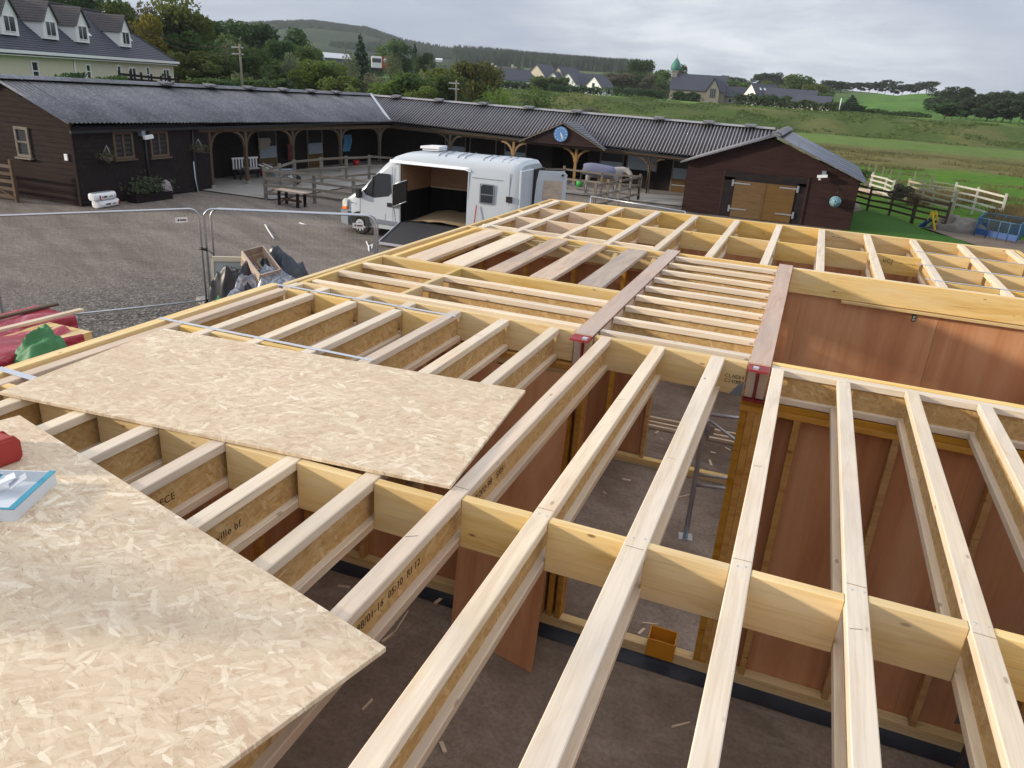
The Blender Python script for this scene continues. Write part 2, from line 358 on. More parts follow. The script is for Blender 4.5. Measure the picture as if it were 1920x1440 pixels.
def _yard():
    g = G('yard_gravel'); w = dict(world=True)
    big = g.noise(g.coords(scale=(0.10, 0.17, 1), **w), 1.0, 5, 0.6, 0.5); mid = g.noise(g.coords(scale=(0.55, 1.3, 1), rot=(0,0,0.15), **w), 1.0, 5, 0.65)
    fine = g.noise(g.coords(**w), 9, 5, 0.75); st = g.voro(g.coords(**w), 24, 'F1', 'Color'); sd_ = g.voro(g.coords(**w), 24)
    c = g.ramp(mid, [(0.3, (0.125, 0.102, 0.084)), (0.5, (0.192, 0.162, 0.137)), (0.72, (0.262, 0.226, 0.196))])
    c = g.mix(g.ramp(big, [(0.42, 0.0), (0.62, 0.8)]), c, (0.248, 0.214, 0.184))
    c = g.mix(g.math('MULTIPLY', g.ramp(fine, [(0.38, 1.0), (0.56, 0.0)]), 0.55), c, (0.075, 0.062, 0.052))
    sp = g.N.new('ShaderNodeSeparateColor'); g.L.new(st, sp.inputs[0])
    c = g.mix(g.math('MULTIPLY', g.ramp(sp.outputs[0], [(0.80, 0.0), (0.97, 1.0)]), 0.32), c, (0.34, 0.31, 0.28))
    tr = g.noise(g.coords(scale=(0.16, 1.5, 1), src=g.coords(rot=(0, 0, 0.5), **w)), 1.0, 5, 0.65)
    c = g.mix(g.math('MULTIPLY', g.ramp(tr, [(0.44, 0.0), (0.62, 1.0)]), 0.5), c, (0.098, 0.082, 0.069))
    # coarse dark chippings round the site hut end of the yard, finer trodden dirt further out
    gp_ = g.N.new('ShaderNodeNewGeometry'); dn = g.N.new('ShaderNodeVectorMath'); dn.operation = 'DISTANCE'; g.L.new(gp_.outputs['Position'], dn.inputs[0]); dn.inputs[1].default_value = (-8.5, 8.0, 0)
    near = g.math('ADD', dn.outputs['Value'], g.math('MULTIPLY_ADD', mid, 5.0, -2.5))
    nr = g.N.new('ShaderNodeMapRange'); g.L.new(near, nr.inputs[0]); nr.inputs[1].default_value = 3.5; nr.inputs[2].default_value = 9.0; nr.inputs[3].default_value = 0.85; nr.inputs[4].default_value = 0.0
    chip = g.ramp(sp.outputs[1], [(0.0, (0.05, 0.047, 0.044)), (0.7, (0.13, 0.122, 0.113)), (1.0, (0.33, 0.31, 0.29))])
    c = g.mix(nr.outputs[0], c, chip)
    g.bump(g.math('ADD', g.math('MULTIPLY', sd_, -0.8), fine), 0.6, 0.03)
    return g.done(c, 0.92, 0, 0.2)
M['yard'] = _yard()
M['concrete'] = plain('apron_concrete', (0.265, 0.25, 0.232), 0.85, 0, 0.25, 2.2, 0.3, 0.2)
M['dark_board'] = wood('dark_stained_board', (0.024, 0.019, 0.020), (0.014, 0.012, 0.013), (0.036, 0.027, 0.026), 0.5, 0.0, 0.2, 0.8)
M['brown_board'] = wood('brown_stained_board', (0.027, 0.0195, 0.018), (0.017, 0.0125, 0.012), (0.036, 0.026, 0.023), 0.5, 0.0, 0.2, 0.8)
M['shed_board'] = wood('shed_board', (0.050, 0.030, 0.028), (0.031, 0.019, 0.020), (0.068, 0.041, 0.036), 0.5, 0.0, 0.2, 0.8)
M['dark_int'] = plain('dark_interior_board', (0.026, 0.021, 0.020), 0.9, 0, 0.3, 6, 0.06)
def _fibre():
    g = G('lichen_fibre_cement'); w = dict(world=True)
    n = g.noise(g.coords(**w), 0.7, 6, 0.65); li = g.noise(g.coords(**w), 8.5, 6, 0.75); fine = g.noise(g.coords(**w), 30, 4, 0.7)
    c = g.ramp(n, [(0.3, (0.115, 0.119, 0.136)), (0.6, (0.195, 0.20, 0.222))])
    c = g.mix(g.math('MULTIPLY', g.ramp(li, [(0.50, 0.0), (0.66, 1.0)]), 0.75), c, (0.33, 0.34, 0.355))
    c = g.mix(g.math('MULTIPLY', g.ramp(fine, [(0.35, 1.0), (0.5, 0.0)]), 0.35), c, (0.05, 0.05, 0.055))
    c = g.hsv(c, 0.5, 1.0, g.math('MULTIPLY_ADD', g.oi.outputs['Random'], 0.24, 0.88)); g.bump(fine, 0.3, 0.01)
    return g.done(c, 0.85, 0, 0.25)
M['fibre'] = _fibre()
M['fibre_dark'] = plain('back_roof_cement', (0.27, 0.265, 0.28), 0.6, 0, 0.28, 3.0, 0.5, 0.1)
M['valley_shade'] = plain('roof_valley_shade', (0.066, 0.064, 0.074), 0.9, 0, 0.3, 3)  # painted shade for the hollows between the back roof's crests
M['slateblue'] = plain('blue_grey_roof_sheet', (0.125, 0.145, 0.19), 0.62, 0.0, 0.3, 2.5, 0.35, 0.1)
M['cream'] = plain('cream_render', (0.60, 0.555, 0.43), 0.85, 0, 0.07, 2)
M['white'] = plain('white_paint', (0.78, 0.79, 0.80), 0.5, 0, 0.05, 4)
M['vanwhite'] = plain('van_paint', (0.49, 0.54, 0.59), 0.22, 0, 0.04, 3, 0.5)
M['whiteplastic'] = plain('white_plastic', (0.78, 0.80, 0.82), 0.45, 0, 0.06, 4)
M['black'] = plain('black_plastic', (0.016, 0.016, 0.018), 0.45, 0, 0.2)
M['matt_black'] = plain('matt_black', (0.012, 0.012, 0.013), 0.9, 0, 0.2, 6, 0.05)
M['rubber'] = plain('tyre_rubber', (0.026, 0.026, 0.028), 0.8, 0, 0.25, 12)
M['mat'] = plain('rubber_mat', (0.042, 0.042, 0.046), 0.75, 0, 0.25, 10, 0.3, 0.2)
M['grey'] = plain('grey_plastic', (0.17, 0.20, 0.24), 0.5, 0, 0.1)
M['bluegrey'] = plain('blue_grey_sheet', (0.27, 0.32, 0.37), 0.5, 0, 0.15)
M['slate'] = plain('roof_slate', (0.043, 0.050, 0.072), 0.6, 0, 0.3, 3, 0.4, 0.3)
M['brownslate'] = plain('brown_tile', (0.085, 0.078, 0.080), 0.75, 0, 0.3, 3, 0.3, 0.3)
def _glass():
    g = G('window_glass'); return g.done((0.025, 0.032, 0.042), 0.08, 0.0, 0.9)
M['glass'] = _glass()
M['doorbrown'] = wood('brown_door_ply', (0.135, 0.078, 0.028), (0.098, 0.055, 0.019), None, 0, 0.0, 0.1, 0.7)
M['red'] = plain('red_plastic', (0.36, 0.035, 0.03), 0.4, 0, 0.15)
M['orangeplastic'] = plain('amber_plastic', (0.62, 0.27, 0.02), 0.4, 0, 0.1)
M['straw'] = plain('straw', (0.43, 0.31, 0.19), 0.9, 0, 0.35, 22, 0.2, 0.6)
M['blue'] = plain('blue_plastic', (0.025, 0.075, 0.24), 0.4, 0, 0.15)
M['teal'] = plain('teal_card', (0.05, 0.30, 0.42), 0.5, 0, 0.1)
M['paper'] = plain('white_card', (0.68, 0.72, 0.76), 0.6, 0, 0.08)
M['green'] = plain('green_sheet', (0.055, 0.235, 0.085), 0.45, 0, 0.3, 5)
M['yellowpl'] = plain('yellow_plastic', (0.66, 0.44, 0.03), 0.4, 0, 0.1)
M['bluemesh'] = plain('blue_mesh', (0.05, 0.13, 0.22), 0.6, 0, 0.2)
M['ink'] = plain('black_ink', (0.075, 0.045, 0.025), 0.8, 0, 0.3)
M['stone'] = plain('grey_stone', (0.235, 0.215, 0.185), 0.85, 0, 0.3, 4)
M['copper'] = plain('green_copper', (0.055, 0.20, 0.155), 0.6, 0, 0.25, 3)
# ================================================================== TERRAIN
_pxs = np.array([-400, 0, 300, 590, 680, 760, 850, 1000, 1220, 1300, 1560, 1750, 1920, 2400], float)
_el = np.array([30, 38, 48, 70, 66, 50, 44, 42, 40, 34, 32, 26, 26, 26], float)
_ds = np.array([1500, 1500, 1600, 1900, 1800, 1600, 1400, 1200, 1100, 800, 620, 560, 520, 500], float)
_az = np.array([math.atan2(ray(p, 150).x, ray(p, 150).y) for p in _pxs])
def sstep(a, b, x): t = np.clip((x-a)/(b-a), 0, 1); return t*t*(3-2*t)
def vnoise(x, y, s, seed=0):
    """smooth value noise"""
    x = x/s; y = y/s; xi = np.floor(x).astype(int); yi = np.floor(y).astype(int); fx = x-xi; fy = y-yi
    fx = fx*fx*(3-2*fx); fy = fy*fy*(3-2*fy)
    def h(a, b): v = np.sin(a*127.1+b*311.7+seed*74.7)*43758.5453; return v-np.floor(v)
    return (h(xi,yi)*(1-fx)+h(xi+1,yi)*fx)*(1-fy)+(h(xi,yi+1)*(1-fx)+h(xi+1,yi+1)*fx)*fy
def height(x, y):
    x = np.asarray(x, float); y = np.asarray(y, float)
    d = np.hypot(x, y)+1e-6; a = np.arctan2(x, y)
    front = sstep(-1.6, -1.2, a)*(1-sstep(0.7, 1.2, a))
    E = np.interp(a, _az, _el); D = np.interp(a, _az, _ds)
    dd = d + 8*(vnoise(x, y, 60, 1)-0.5)
    h = 3.75*sstep(158, 190, dd)*front
    h += (-0.5*sstep(102, 109, dd)*(1-sstep(111, 119, dd)))*front
    right = sstep(0.0, 0.10, a)
    h += right*sstep(215, 600, d)*9.0*front
    left = 1-sstep(-0.80, -0.66, a)
    h += left*2.0*sstep(45, 72, d)*front*(1-sstep(158,190,d)*0.5) + (1-sstep(-0.75,-0.45,a))*sstep(95, 170, d)*3.0*front
    far = np.maximum(E/FPX*D*1.0 + CAM_Z - 5.0 - right*9.0, 4)
    h += far*sstep(np.where(right > 0.5, 300, 330), D, d)*front + 14*(vnoise(x, y, 420, 3)-0.5)*sstep(600, 1200, d)*front
    h -= 0.05*np.maximum(d-D*1.05, 0)*front
    h += 0.30*(vnoise(x, y, 7, 5)-0.5)*sstep(38, 60, d) + 0.55*(vnoise(x, y, 3.1, 6)-0.5)*sstep(72, 80, d)*(1-sstep(98, 104, d))*0.6
    h += 0.9*(vnoise(x, y, 5, 8)-0.5)*sstep(155, 165, d)*(1-sstep(192, 205, d))
    h -= 0.06*(1-sstep(30, 60, d))
    return h
def hz(x, y): return float(height(np.array([x]), np.array([y]))[0])
def _terrain():
    az = np.radians(np.concatenate([np.arange(-180, -64, 4.0), np.arange(-64, 24, 0.25), np.arange(24, 180, 4.0)]))
    rs = np.concatenate([[0.0, 12, 24], np.geomspace(30, 215, 105), np.geomspace(220, 2700, 56)])
    A, Rr = np.meshgrid(az, rs); X = Rr*np.sin(A); Y = Rr*np.cos(A); Z = height(X, Y)
    n = len(az); k = len(rs)
    co = np.stack([X, Y, Z], -1).reshape(-1, 3)
    i = np.arange(n); j = np.arange(k-1)
    J, I = np.meshgrid(j, i, indexing='ij'); I2 = (I+1) % n
    F = np.stack([J*n+I, (J+1)*n+I, (J+1)*n+I2, J*n+I2], -1).reshape(-1, 4)[:, ::-1]
    # ground cover by place
    x, y = co[:, 0], co[:, 1]; d = np.hypot(x, y); a = np.arctan2(x, y)
    dd = d + 8*(vnoise(x, y, 60, 1)-0.5)
    def C(*c): return np.array(c, float)
    lush, rough, ditch, light, bank, field, hill, forest, stubble = C(.072,.165,.018), C(.135,.130,.050), C(.050,.062,.022), C(.112,.180,.045), C(.062,.098,.026), C(.075,.165,.030), C(.070,.100,.045), C(.030,.050,.028), C(.24,.22,.10)
    col = np.tile(lush, (len(x), 1))
    def over(c, m): 
        nonlocal col
        col = col*(1-m[:, None]) + c*m[:, None]
    over(rough, sstep(74, 84, dd+10*(vnoise(x, y, 14, 2)-.5)))
    over(ditch, sstep(101, 104, dd)*(1-sstep(112, 116, dd)))
    over(light, sstep(115, 122, dd))
    over(bank, sstep(152, 160, dd))
    over(rough, sstep(150, 158, dd)*(1-sstep(192, 200, dd))*sstep(.52, .75, vnoise(x, y, 9, 4))*.5)
    over(light*1.05, sstep(188, 196, dd))
    over(field, sstep(205, 225, dd))
    over(stubble, sstep(560, 580, d)*(1-sstep(640, 660, d))*sstep(0.05, 0.08, a)*.8)
    over(hill, sstep(380, 600, d)*(1-sstep(0.02, 0.06, a)) + 0*d)
    over(forest, sstep(450, 700, d)*(1-sstep(0.02, 0.06, a))*sstep(.46, .58, vnoise(x, y, 190, 9)))
    over(C(.085,.135,.05), sstep(700, 900, d)*sstep(.60, .66, vnoise(x, y, 260, 12))*(1-sstep(-0.2,-0.1,a)))
    col *= (0.78+0.44*vnoise(x, y, 2.3, 21)*.5+0.22*vnoise(x, y, 18, 22))[:, None]
    me = bpy.data.meshes.new('ground')
    me.from_pydata(co.tolist(), [], F.tolist())
    ca = me.color_attributes.new('cover', 'FLOAT_COLOR', 'POINT')
    ca.data.foreach_set('color', np.concatenate([col, np.ones((len(col), 1))], 1).ravel())
    me.polygons.foreach_set('use_smooth', [True]*len(me.polygons))
    g = G('meadow'); at = g.N.new('ShaderNodeAttribute'); at.attribute_name = 'cover'
    w = dict(world=True); f = g.noise(g.coords(**w), 1.5, 6, 0.75); m_ = g.noise(g.coords(scale=(.35,.35,.35), **w), 1.0, 5, 0.7); tf = g.noise(g.coords(scale=(.9,.9,.9), **w), 1.0, 3, 0.6)
    c = g.mix(1.0, at.outputs['Color'], g.math('MULTIPLY_ADD', f, 1.1, 0.45), 'MULTIPLY')
    c = g.mix(g.math('MULTIPLY', g.ramp(m_, [(0.45, 0.0), (0.65, 1.0)]), 0.40), c, g.mix(1.0, at.outputs['Color'], (1.7, 1.35, 1.3), 'MULTIPLY'))
    c = g.mix(g.math('MULTIPLY', g.ramp(tf, [(0.60, 0.0), (0.68, 1.0)]), 0.6), c, g.mix(1.0, at.outputs['Color'], (0.42, 0.45, 0.5), 'MULTIPLY'))
    g.bump(g.math('ADD', f, tf), 0.9, 0.25)
    me.materials.append(g.done(c, 0.95, 0, 0.1))
    tag(_link(bpy.data.objects.new('ground', me), Matrix.Identity(4), None), kind='structure')
_terrain()
def sheet(name, pts, z, mat, sub=0):
    b = MB(); b.add([(p[0], p[1], z) for p in pts], [tuple(range(len(pts)))]); o = b.build(name, mat, fix=False)
    if o.data.polygons[0].normal.z < 0: o.data.flip_normals()
    return tag(o, kind='structure')
sheet('yard', [(-60,-30),(16,-30),(16,14),(6.5,17),(3.2,24),(2.6,33.2),(2.4,46),(-30,46),(-60,34)], 0.004, M['yard'])
sheet('apron', [(-21.2,23.4),(-18.6,23.4),(-18.6,34.6),(-2,34.6),(-2,41),(-25,41),(-25,23.4)], 0.045, M['concrete'])
sheet('pavement', [(-3.7,12.3),(2.9,12.3),(2.9,19),(-3.7,19)], 0.03, M['concrete'])
_lawn = plain('lawn_grass', (0.036, 0.098, 0.014), 0.95, 0, 0.35, 5, 0.1, 0.5)
_lp = [onz(*q) for q in ((1560,460),(1590,400),(1625,393),(1690,412),(1730,432),(1790,447),(1850,470),(1900,500))]
sheet('lawn', [(p.x, p.y) for p in _lp] + [(5.5, 20), (2.5, 22)], 0.012, _lawn)
_dirt = plain('bare_dirt', (0.155, 0.125, 0.10), 0.95, 0, 0.3, 1.5, 0.1, 0.5)
_tp = [onz(*q) for q in ((1735,428),(1800,430),(1925,452),(1990,470),(1990,520),(1900,475),(1850,466),(1790,447))]
sheet('track', [(p.x, p.y) for p in _tp], 0.008, _dirt)

# ================================================================== roof helper
def corr_patch(e0, e1, r0, r1, u0, u1, pitch, width, amp=0.028, seg=6, extra=0.0, valley=False):
    """corrugated sheet between eave line e0-e1 and ridge line r0-r1 (u fraction), waves running up the slope"""
    e0, e1, r0, r1 = map(Vector, (e0, e1, r0, r1)); nrm = (e1-e0).cross(r0-e0).normalized()
    if nrm.z < 0: nrm = -nrm
    nw = max(1, round(width/pitch)); nu = nw*seg
    b = MB()
    for side in (0, 1):
        off = -0.012*side + extra
        def fn(u, v):
            t = u0+(u1-u0)*u; e = e0.lerp(e1, t); r = r0.lerp(r1, t)
            s = 0.5-0.5*math.cos(2*math.pi*u*nw)
            return e.lerp(r, v) + nrm*(amp*(s**0.75)*2+off)
        b.grid(fn, nu, 1)
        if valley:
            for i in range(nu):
                if (i % seg) in (0, seg-1) or (seg >= 8 and (i % seg) not in (3, 4)): b.m[side*nu+i] = 1  # faces off the crest take the painted shade colour
    n = nu+1; k = 2*n
    for i in range(nu):
        b.f.append((i, k+i, k+i+1, i+1)); b.m.append(0); b.sm.append(False)
        b.f.append((n+i, n+i+1, k+n+i+1, k+n+i)); b.m.append(0); b.sm.append(False)
    return b
def lapped_wall(b, p0, p1, z0, z1f, step=0.16, t=0.022, out=Vector((0,-1,0)), mi=0):
    """weatherboards between p0 and p1; z1f(u)-> top height at fraction u (gable)"""
    p0 = Vector(p0); p1 = Vector(p1); z = z0; n = 10
    zmax = max(z1f(i/40) for i in range(41))
    while z < zmax-0.01:
        us = [i/120 for i in range(121) if z1f(i/120) > z+0.02]
        if not us: break
        ua, ub = us[0], us[-1]; zt = min(z+step, zmax)
        ut = [i/120 for i in range(121) if z1f(i/120) >= zt]
        uc, ud = (ut[0], ut[-1]) if ut else ((ua+ub)/2-.001, (ua+ub)/2+.001)
        A = p0.lerp(p1, ua); B = p0.lerp(p1, ub); Cc = p0.lerp(p1, uc); D = p0.lerp(p1, ud)
        vs = [A+out*t, B+out*t, D+out*0.004, Cc+out*0.004]
        q = [(vs[0].x, vs[0].y, z), (vs[1].x, vs[1].y, z), (vs[2].x, vs[2].y, zt), (vs[3].x, vs[3].y, zt), (A.x, A.y, z), (B.x, B.y, z)]
        b.add(q, [(0,1,2,3), (4,5,1,0)], mi)
        z += step
def ridge_caps(name, r0, r1, n, mat, parent, rad=0.14, vents=(), vmat=None):
    r0 = Vector(r0); r1 = Vector(r1); d = (r1-r0).normalized(); sd_ = d.cross(Vector((0,0,1))).normalized()
    L = (r1-r0).length/n
    for i in range(n):
        a = r0 + d*(L*i); c = a + d*(L*1.02); b = MB()
        for k in range(6):
            t0 = -1+k/3; t1 = -1+(k+1)/3
            f = lambda t, p, q: p + sd_*(t*rad*1.6) + Vector((0,0,(1-abs(t)**1.5)*rad*0.75 + q))
            b.add([f(t0,a,0), f(t1,a,0), f(t1,c,.004), f(t0,c,.004)], [(0,1,2,3)], 0, True)
        b.add([a+sd_*(-rad*1.6)+Vector((0,0,-.03)), a+sd_*(rad*1.6)+Vector((0,0,-.03)), a+Vector((0,0,rad*.75))], [(0,1,2)])
        b.build('ridge_cap', mat, parent)
    for u in vents:
        p = r0.lerp(r1, u); b = MB()
        h = sd_ if sd_.y < 0 or abs(sd_.y) < 0.5 and sd_.x > 0 else -sd_
        b.prism([p-d*.26+h*.05+Vector((0,0,.10)), p+d*.26+h*.05+Vector((0,0,.10)), p+d*.26+h*.40+Vector((0,0,.045)), p-d*.26+h*.40+Vector((0,0,.045))], Vector((0,0,.075)))
        if False: b.prism([p-d*.26+h*.42+Vector((0,0,-.19)), p+d*.26+h*.42+Vector((0,0,-.19)), p+d*.26+h*.40+Vector((0,0,.04)), p-d*.26+h*.40+Vector((0,0,.04))], h*.02)
        b.build('ridge_vent', vmat or mat, parent)

# ================================================================== STABLE BLOCK (L plan)
ST = thing('stable_block', (-22, 24, 0), 'long dark boarded stable block with corrugated roof around two sides of the yard', 'stable')
ZE0, ZE1 = 2.58, 2.30            # eave heights at the two ends of the side wing
LE0, LE1 = (-21.75, 17.85, ZE0), (-21.75, 41.0, ZE1-.02)
LR0, LR1 = (-24.75, 17.85, 3.72), (-24.75, 41.0, 3.50)
for i in range(23):
    corr_patch(LE0, LE1, LR0, LR1, i/23, (i+1)/23-0.0010, 0.167, 1.0, 0.022, 6, 0.006*(i % 2)).build('roof_sheet', M['fibre'], ST)
corr_patch((-27.8,17.85,ZE0), (-27.8,41,ZE1), LR0, LR1, 0, 1, 0.5, 23, 0.03, 4).build('rear_roof_slope', M['fibre'], ST)
ridge_caps('ridge_cap', (LR0[0],LR0[1],LR0[2]+.02), (LR1[0],LR1[1]-.8,LR1[2]+.02), 16, M['fibre'], ST, 0.16, (0.31,0.42,0.53,0.64,0.74,0.84), M['fibre'])
BE0, BE1 = (-22.3, 37.75, 2.33), (-1.9, 37.75, 1.90)
BR0, BR1 = (-25.0, 40.4, 3.47), (-2.2, 40.4, 3.36)
for i in range(23):
    corr_patch((-24.6,37.75,2.381), (-2.0,37.75,1.902), (-24.6,40.4,3.468), (-2.0,40.4,3.36), i/23, (i+1)/23+.001, 0.165, 0.98, 0.036, 8, 0.005*(i % 2), True).build('roof_sheet', [M['fibre_dark'], M['valley_shade']], ST)
corr_patch((-25,43.2,2.3), (-1.9,43.2,1.9), BR0, BR1, 0, 1, 0.6, 22, 0.03, 4).build('rear_roof_slope', M['fibre_dark'], ST)
ridge_caps('ridge_cap', (-24.6,40.4,3.50), (-2.2,40.4,3.39), 16, M['fibre_dark'], ST, 0.12, (0.075,0.195,0.315,0.435,0.555,0.75,0.86,0.95), M['fibre'])
b = MB(); b.bar((-21.95,37.72,2.43), (-24.7,40.3,3.63), .16, .02); b.build('valley_flashing', M['galv'], ST)
# gable end wall facing the camera, weatherboarded
b = MB(); lapped_wall(b, (-27.6,18.1,0), (-21.92,18.1,0), 0.02, lambda u: ZE0-.05+(3.62-ZE0)*(1-abs(u*5.68-2.83)/2.85))
b.build('gable_wall', M['brown_board'], ST, fix=False)
b = MB(); b.box(-21.99,-21.89,18.03,18.09,0,2.5); b.build('corner_post', M['brown_board'], ST)
b = MB(); b.bar((-21.75,17.98,2.58-.03),(-24.75,17.98,3.72-.03),.05,.14,up=(0,1,0)); b.bar((-24.75,17.98,3.69),(-27.8,17.98,2.55),.05,.14,up=(0,1,0)); b.build('barge_board', M['brown_board'], ST)
def window(parent, c, w, h, nrm, frame_mat, glass=M['glass'], name='window', bars=1, hbar=False, sill=True, t=.06):
    """window > pane, sill in a wall with outward normal nrm; c = centre"""
    c = Vector(c); n = Vector(nrm).normalized(); s = Vector((0,0,1)).cross(n).normalized(); up = Vector((0,0,1))
    b = MB(); f = .07*min(1.2, max(w,h))+.02
    def rect(u0,u1,v0,v1,d0,d1): b.prism([c+s*u0+up*v0+n*d0, c+s*u1+up*v0+n*d0, c+s*u1+up*v1+n*d0, c+s*u0+up*v1+n*d0], n*(d1-d0))
    rect(-w/2,-w/2+f,-h/2,h/2,-.02,t); rect(w/2-f,w/2,-h/2,h/2,-.02,t); rect(-w/2+f,w/2-f,h/2-f,h/2,-.02,t); rect(-w/2+f,w/2-f,-h/2,-h/2+f,-.02,t)
    for i in range(bars):
        u = -w/2+w*(i+1)/(bars+1); rect(u-f*.35,u+f*.35,-h/2+f,h/2-f,-.01,t*.8)
    if hbar: rect(-w/2+f,w/2-f,-f*.35,f*.35,-.01,t*.85)
    o = b.build(name, frame_mat, parent)
    b = MB(); b.prism([c+s*(-w/2+f)+up*(-h/2+f)+n*.004, c+s*(w/2-f)+up*(-h/2+f)+n*.004, c+s*(w/2-f)+up*(h/2-f)+n*.004, c+s*(-w/2+f)+up*(h/2-f)+n*.004], n*.012)
    b.build('pane', glass, o)
    if sill:
        b = MB(); b.prism([c+s*(-w/2-.06)+up*(-h/2-.06)+n*.0, c+s*(w/2+.06)+up*(-h/2-.06)+n*.0, c+s*(w/2+.06)+up*(-h/2-.06)+n*(t+.07), c+s*(-w/2-.06)+up*(-h/2-.06)+n*(t+.07)], up*.05)
        b.build('sill', frame_mat, o)
    return o
window(ST, (-24.15,18.09,1.83), .62, .95, (0,-1,0), M['fencewood'], bars=0, hbar=True)
# front wall of the closed end of the side wing
b = MB(); lapped_wall(b, (-21.9,18.1,0), (-21.9,23.5,0), 0.05, lambda u: 2.48, out=Vector((1,0,0))); b.build('front_wall', M['dark_board'], ST, fix=False)
b = MB(); b.box(-22.0,-21.92,23.46,24.0,0,2.4); b.box(-24.6,-21.93,23.5,23.56,0,2.5); b.build('return_wall', M['dark_board'], ST)
for yy, zz in ((19.95,1.84),(21.5,1.82)):
    window(ST, (-21.9,yy,zz), .82, .88, (1,0,0), M['postwood'], bars=1)
b = MB(); b.box(-21.8,-21.72,17.9,37.6,2.28,2.36); b.build('gutter', M['black'], ST)
b = MB(); b.tube([(-21.84,20.86,2.3),(-21.84,20.86,0.0)], .04); b.build('drainpipe', M['black'], ST)
b = MB(); b.tube([(-21.84,23.1,2.3),(-21.84,23.1,0.0)], .045); b.build('drainpipe', M['black'], ST)
# open arcade: posts, braces, head beams
def braced_post(x, y, z0, zt, ax, mat, parent, both=True, arm=.62, base=True, sides=(-1,1)):
    ax = Vector(ax); p = Vector((x, y, 0)); b = MB()
    b.box(x-.065, x+.065, y-.065, y+.065, z0+.16, zt); o = b.build('post', mat, parent)
    for s in sides:
        b = MB(); pts = []
        for i in range(6):
            t = i/5*math.pi/2
            pts.append(p + ax*(s*(.06+arm*(1-math.cos(t)))) + Vector((0,0,zt-.02-arm*(1-math.sin(t)))))
        for i in range(5): b.bar(pts[i], pts[i+1], .10, .09)
        b.build('brace', mat, o)
    b = MB(); b.box(x-.09, x+.09, y-.09, y+.09, z0, z0+.17); b.build('post_base', M['concrete'], o)
zl = lambda y: 2.30-.012*(y-23)
for yy, sd2 in ((24.05,(1,)),(26.1,(-1,1)),(29.2,(-1,1)),(33.0,(-1,1)),(36.7,(-1,1))):
    braced_post(-21.95, yy, 0, zl(yy)-.11, (0,1,0), M['postwood'], ST, sides=sd2)
b = MB(); b.bar((-21.95,23.5,2.24),(-21.95,38.0,2.07),.1,.17); b.build('head_beam', M['postwood'], ST)
b = MB(); b.bar((-22.0,38.05,2.06),(-2.0,38.05,1.72),.1,.17); b.build('head_beam', M['postwood'], ST)
b = MB(); b.box(-22.3,-1.9,37.66,37.73,1.0,1.06); b.v = [(x,y,z+1.20-(x+22.3)*.0205) for x,y,z in b.v]; b.build('gutter', M['black'], ST)
zb = lambda x: 2.02-(x+22)*.0175
for xx, mt in ((-18.4,M['postwood']),(-14.75,M['tanpost']),(-11.35,M['tanpost']),(-7.55,M['postwood'])):
    braced_post(xx, 38.05, 0, zb(xx)-.03, (1,0,0), mt, ST)
b = MB(); b.tube([(-7.55,37.9,1.8),(-7.55,37.9,0.0)], .04); b.build('drainpipe', M['black'], ST)
# inner walls (dark)
b = MB(); lapped_wall(b, (-23.9,23.5,0),(-23.9,40.0,0), 0.05, lambda u: 2.9, .2, out=Vector((1,0,0))); b.box(-25.9,-25.8,23,41,0,2.7)
b.build('inner_wall', M['dark_int'], ST, fix=False)
b = MB(); lapped_wall(b, (-24,39.8,0),(-13.2,39.8,0), 0.05, lambda u: 2.9, .2); lapped_wall(b, (-11.2,39.8,0),(-2,39.8,0), 0.05, lambda u: 2.9, .2); b.box(-25,-11.9,41.9,42,0,2.5); b.box(-11.2,-2,41.9,42,0,2.3); b.box(-13.3,-13.2,39.8,42,0,2.5); b.box(-11.2,-11.1,39.8,42,0,2.5)
b.build('inner_wall', M['dark_int'], ST, fix=False)
b = MB(); b.box(-2.05,-1.95,37.9,43,0,1.9); b.box(-25.7,-1.95,43.0,43.1,0,2.1); b.box(-27.65,-27.55,18.1,43,0,2.5); b.build('rear_wall', M['dark_int'], ST)
def stable_door(c, n, w=1.15, top=True, sheet_mat=None, half=True):
    """half door: dark opening behind, lower leaf with metal sheet, pale jambs"""
    c = Vector(c); n = Vector(n); s = Vector((0,0,1)).cross(n); up = Vector((0,0,1)); sheet_mat = sheet_mat or M['bluegrey']
    def pr(b, u0,u1,v0,v1,d0,d1): b.prism([c+s*u0+up*v0+n*d0, c+s*u1+up*v0+n*d0, c+s*u1+up*v1+n*d0, c+s*u0+up*v1+n*d0], n*(d1-d0))
    b = MB(); pr(b,-w/2,w/2,.05,.70,.03,.07); o = b.build('stable_door', M['doorbrown'], ST)
    b = MB(); pr(b,-w/2,w/2,.70,1.22,.03,.075); b.build('kick_sheet', sheet_mat, o)
    b = MB(); pr(b,-w/2-.07,-w/2-.01,.02,2.0,.025,.06); b.build('door_jamb', M['fencewood'], o)
    b = MB(); pr(b,w/2+.01,w/2+.07,.02,2.0,.025,.06); b.build('door_jamb', M['fencewood'], o)
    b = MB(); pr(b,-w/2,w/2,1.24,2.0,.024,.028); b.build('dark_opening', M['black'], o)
    b = MB(); pr(b,-w/2+.02,w/2-.3,.36,.41,.075,.085); b.build('door_hinge', M['galv'], o)
for yy in (29.9, 33.6): stable_door((-23.9,yy,0), (1,0,0))
for xx in (-18.9,-15.3,-9.9,-6.1): stable_door((xx,39.78,0), (0,-1,0))
for xx in (-17.2,-8.3):
    b = MB(); b.box(xx-.75,xx+.75,39.70,39.76,.95,2.0); b.build('wall_panel', M['bluegrey'] if xx > -9 else M['dark_int'], ST)
    b = MB(); b.box(xx-.8,xx-.75,39.66,39.76,.9,2.0); b.box(xx+.75,xx+.8,39.66,39.76,.9,2.0); b.build('panel_trim', M['fencewood'], ST)
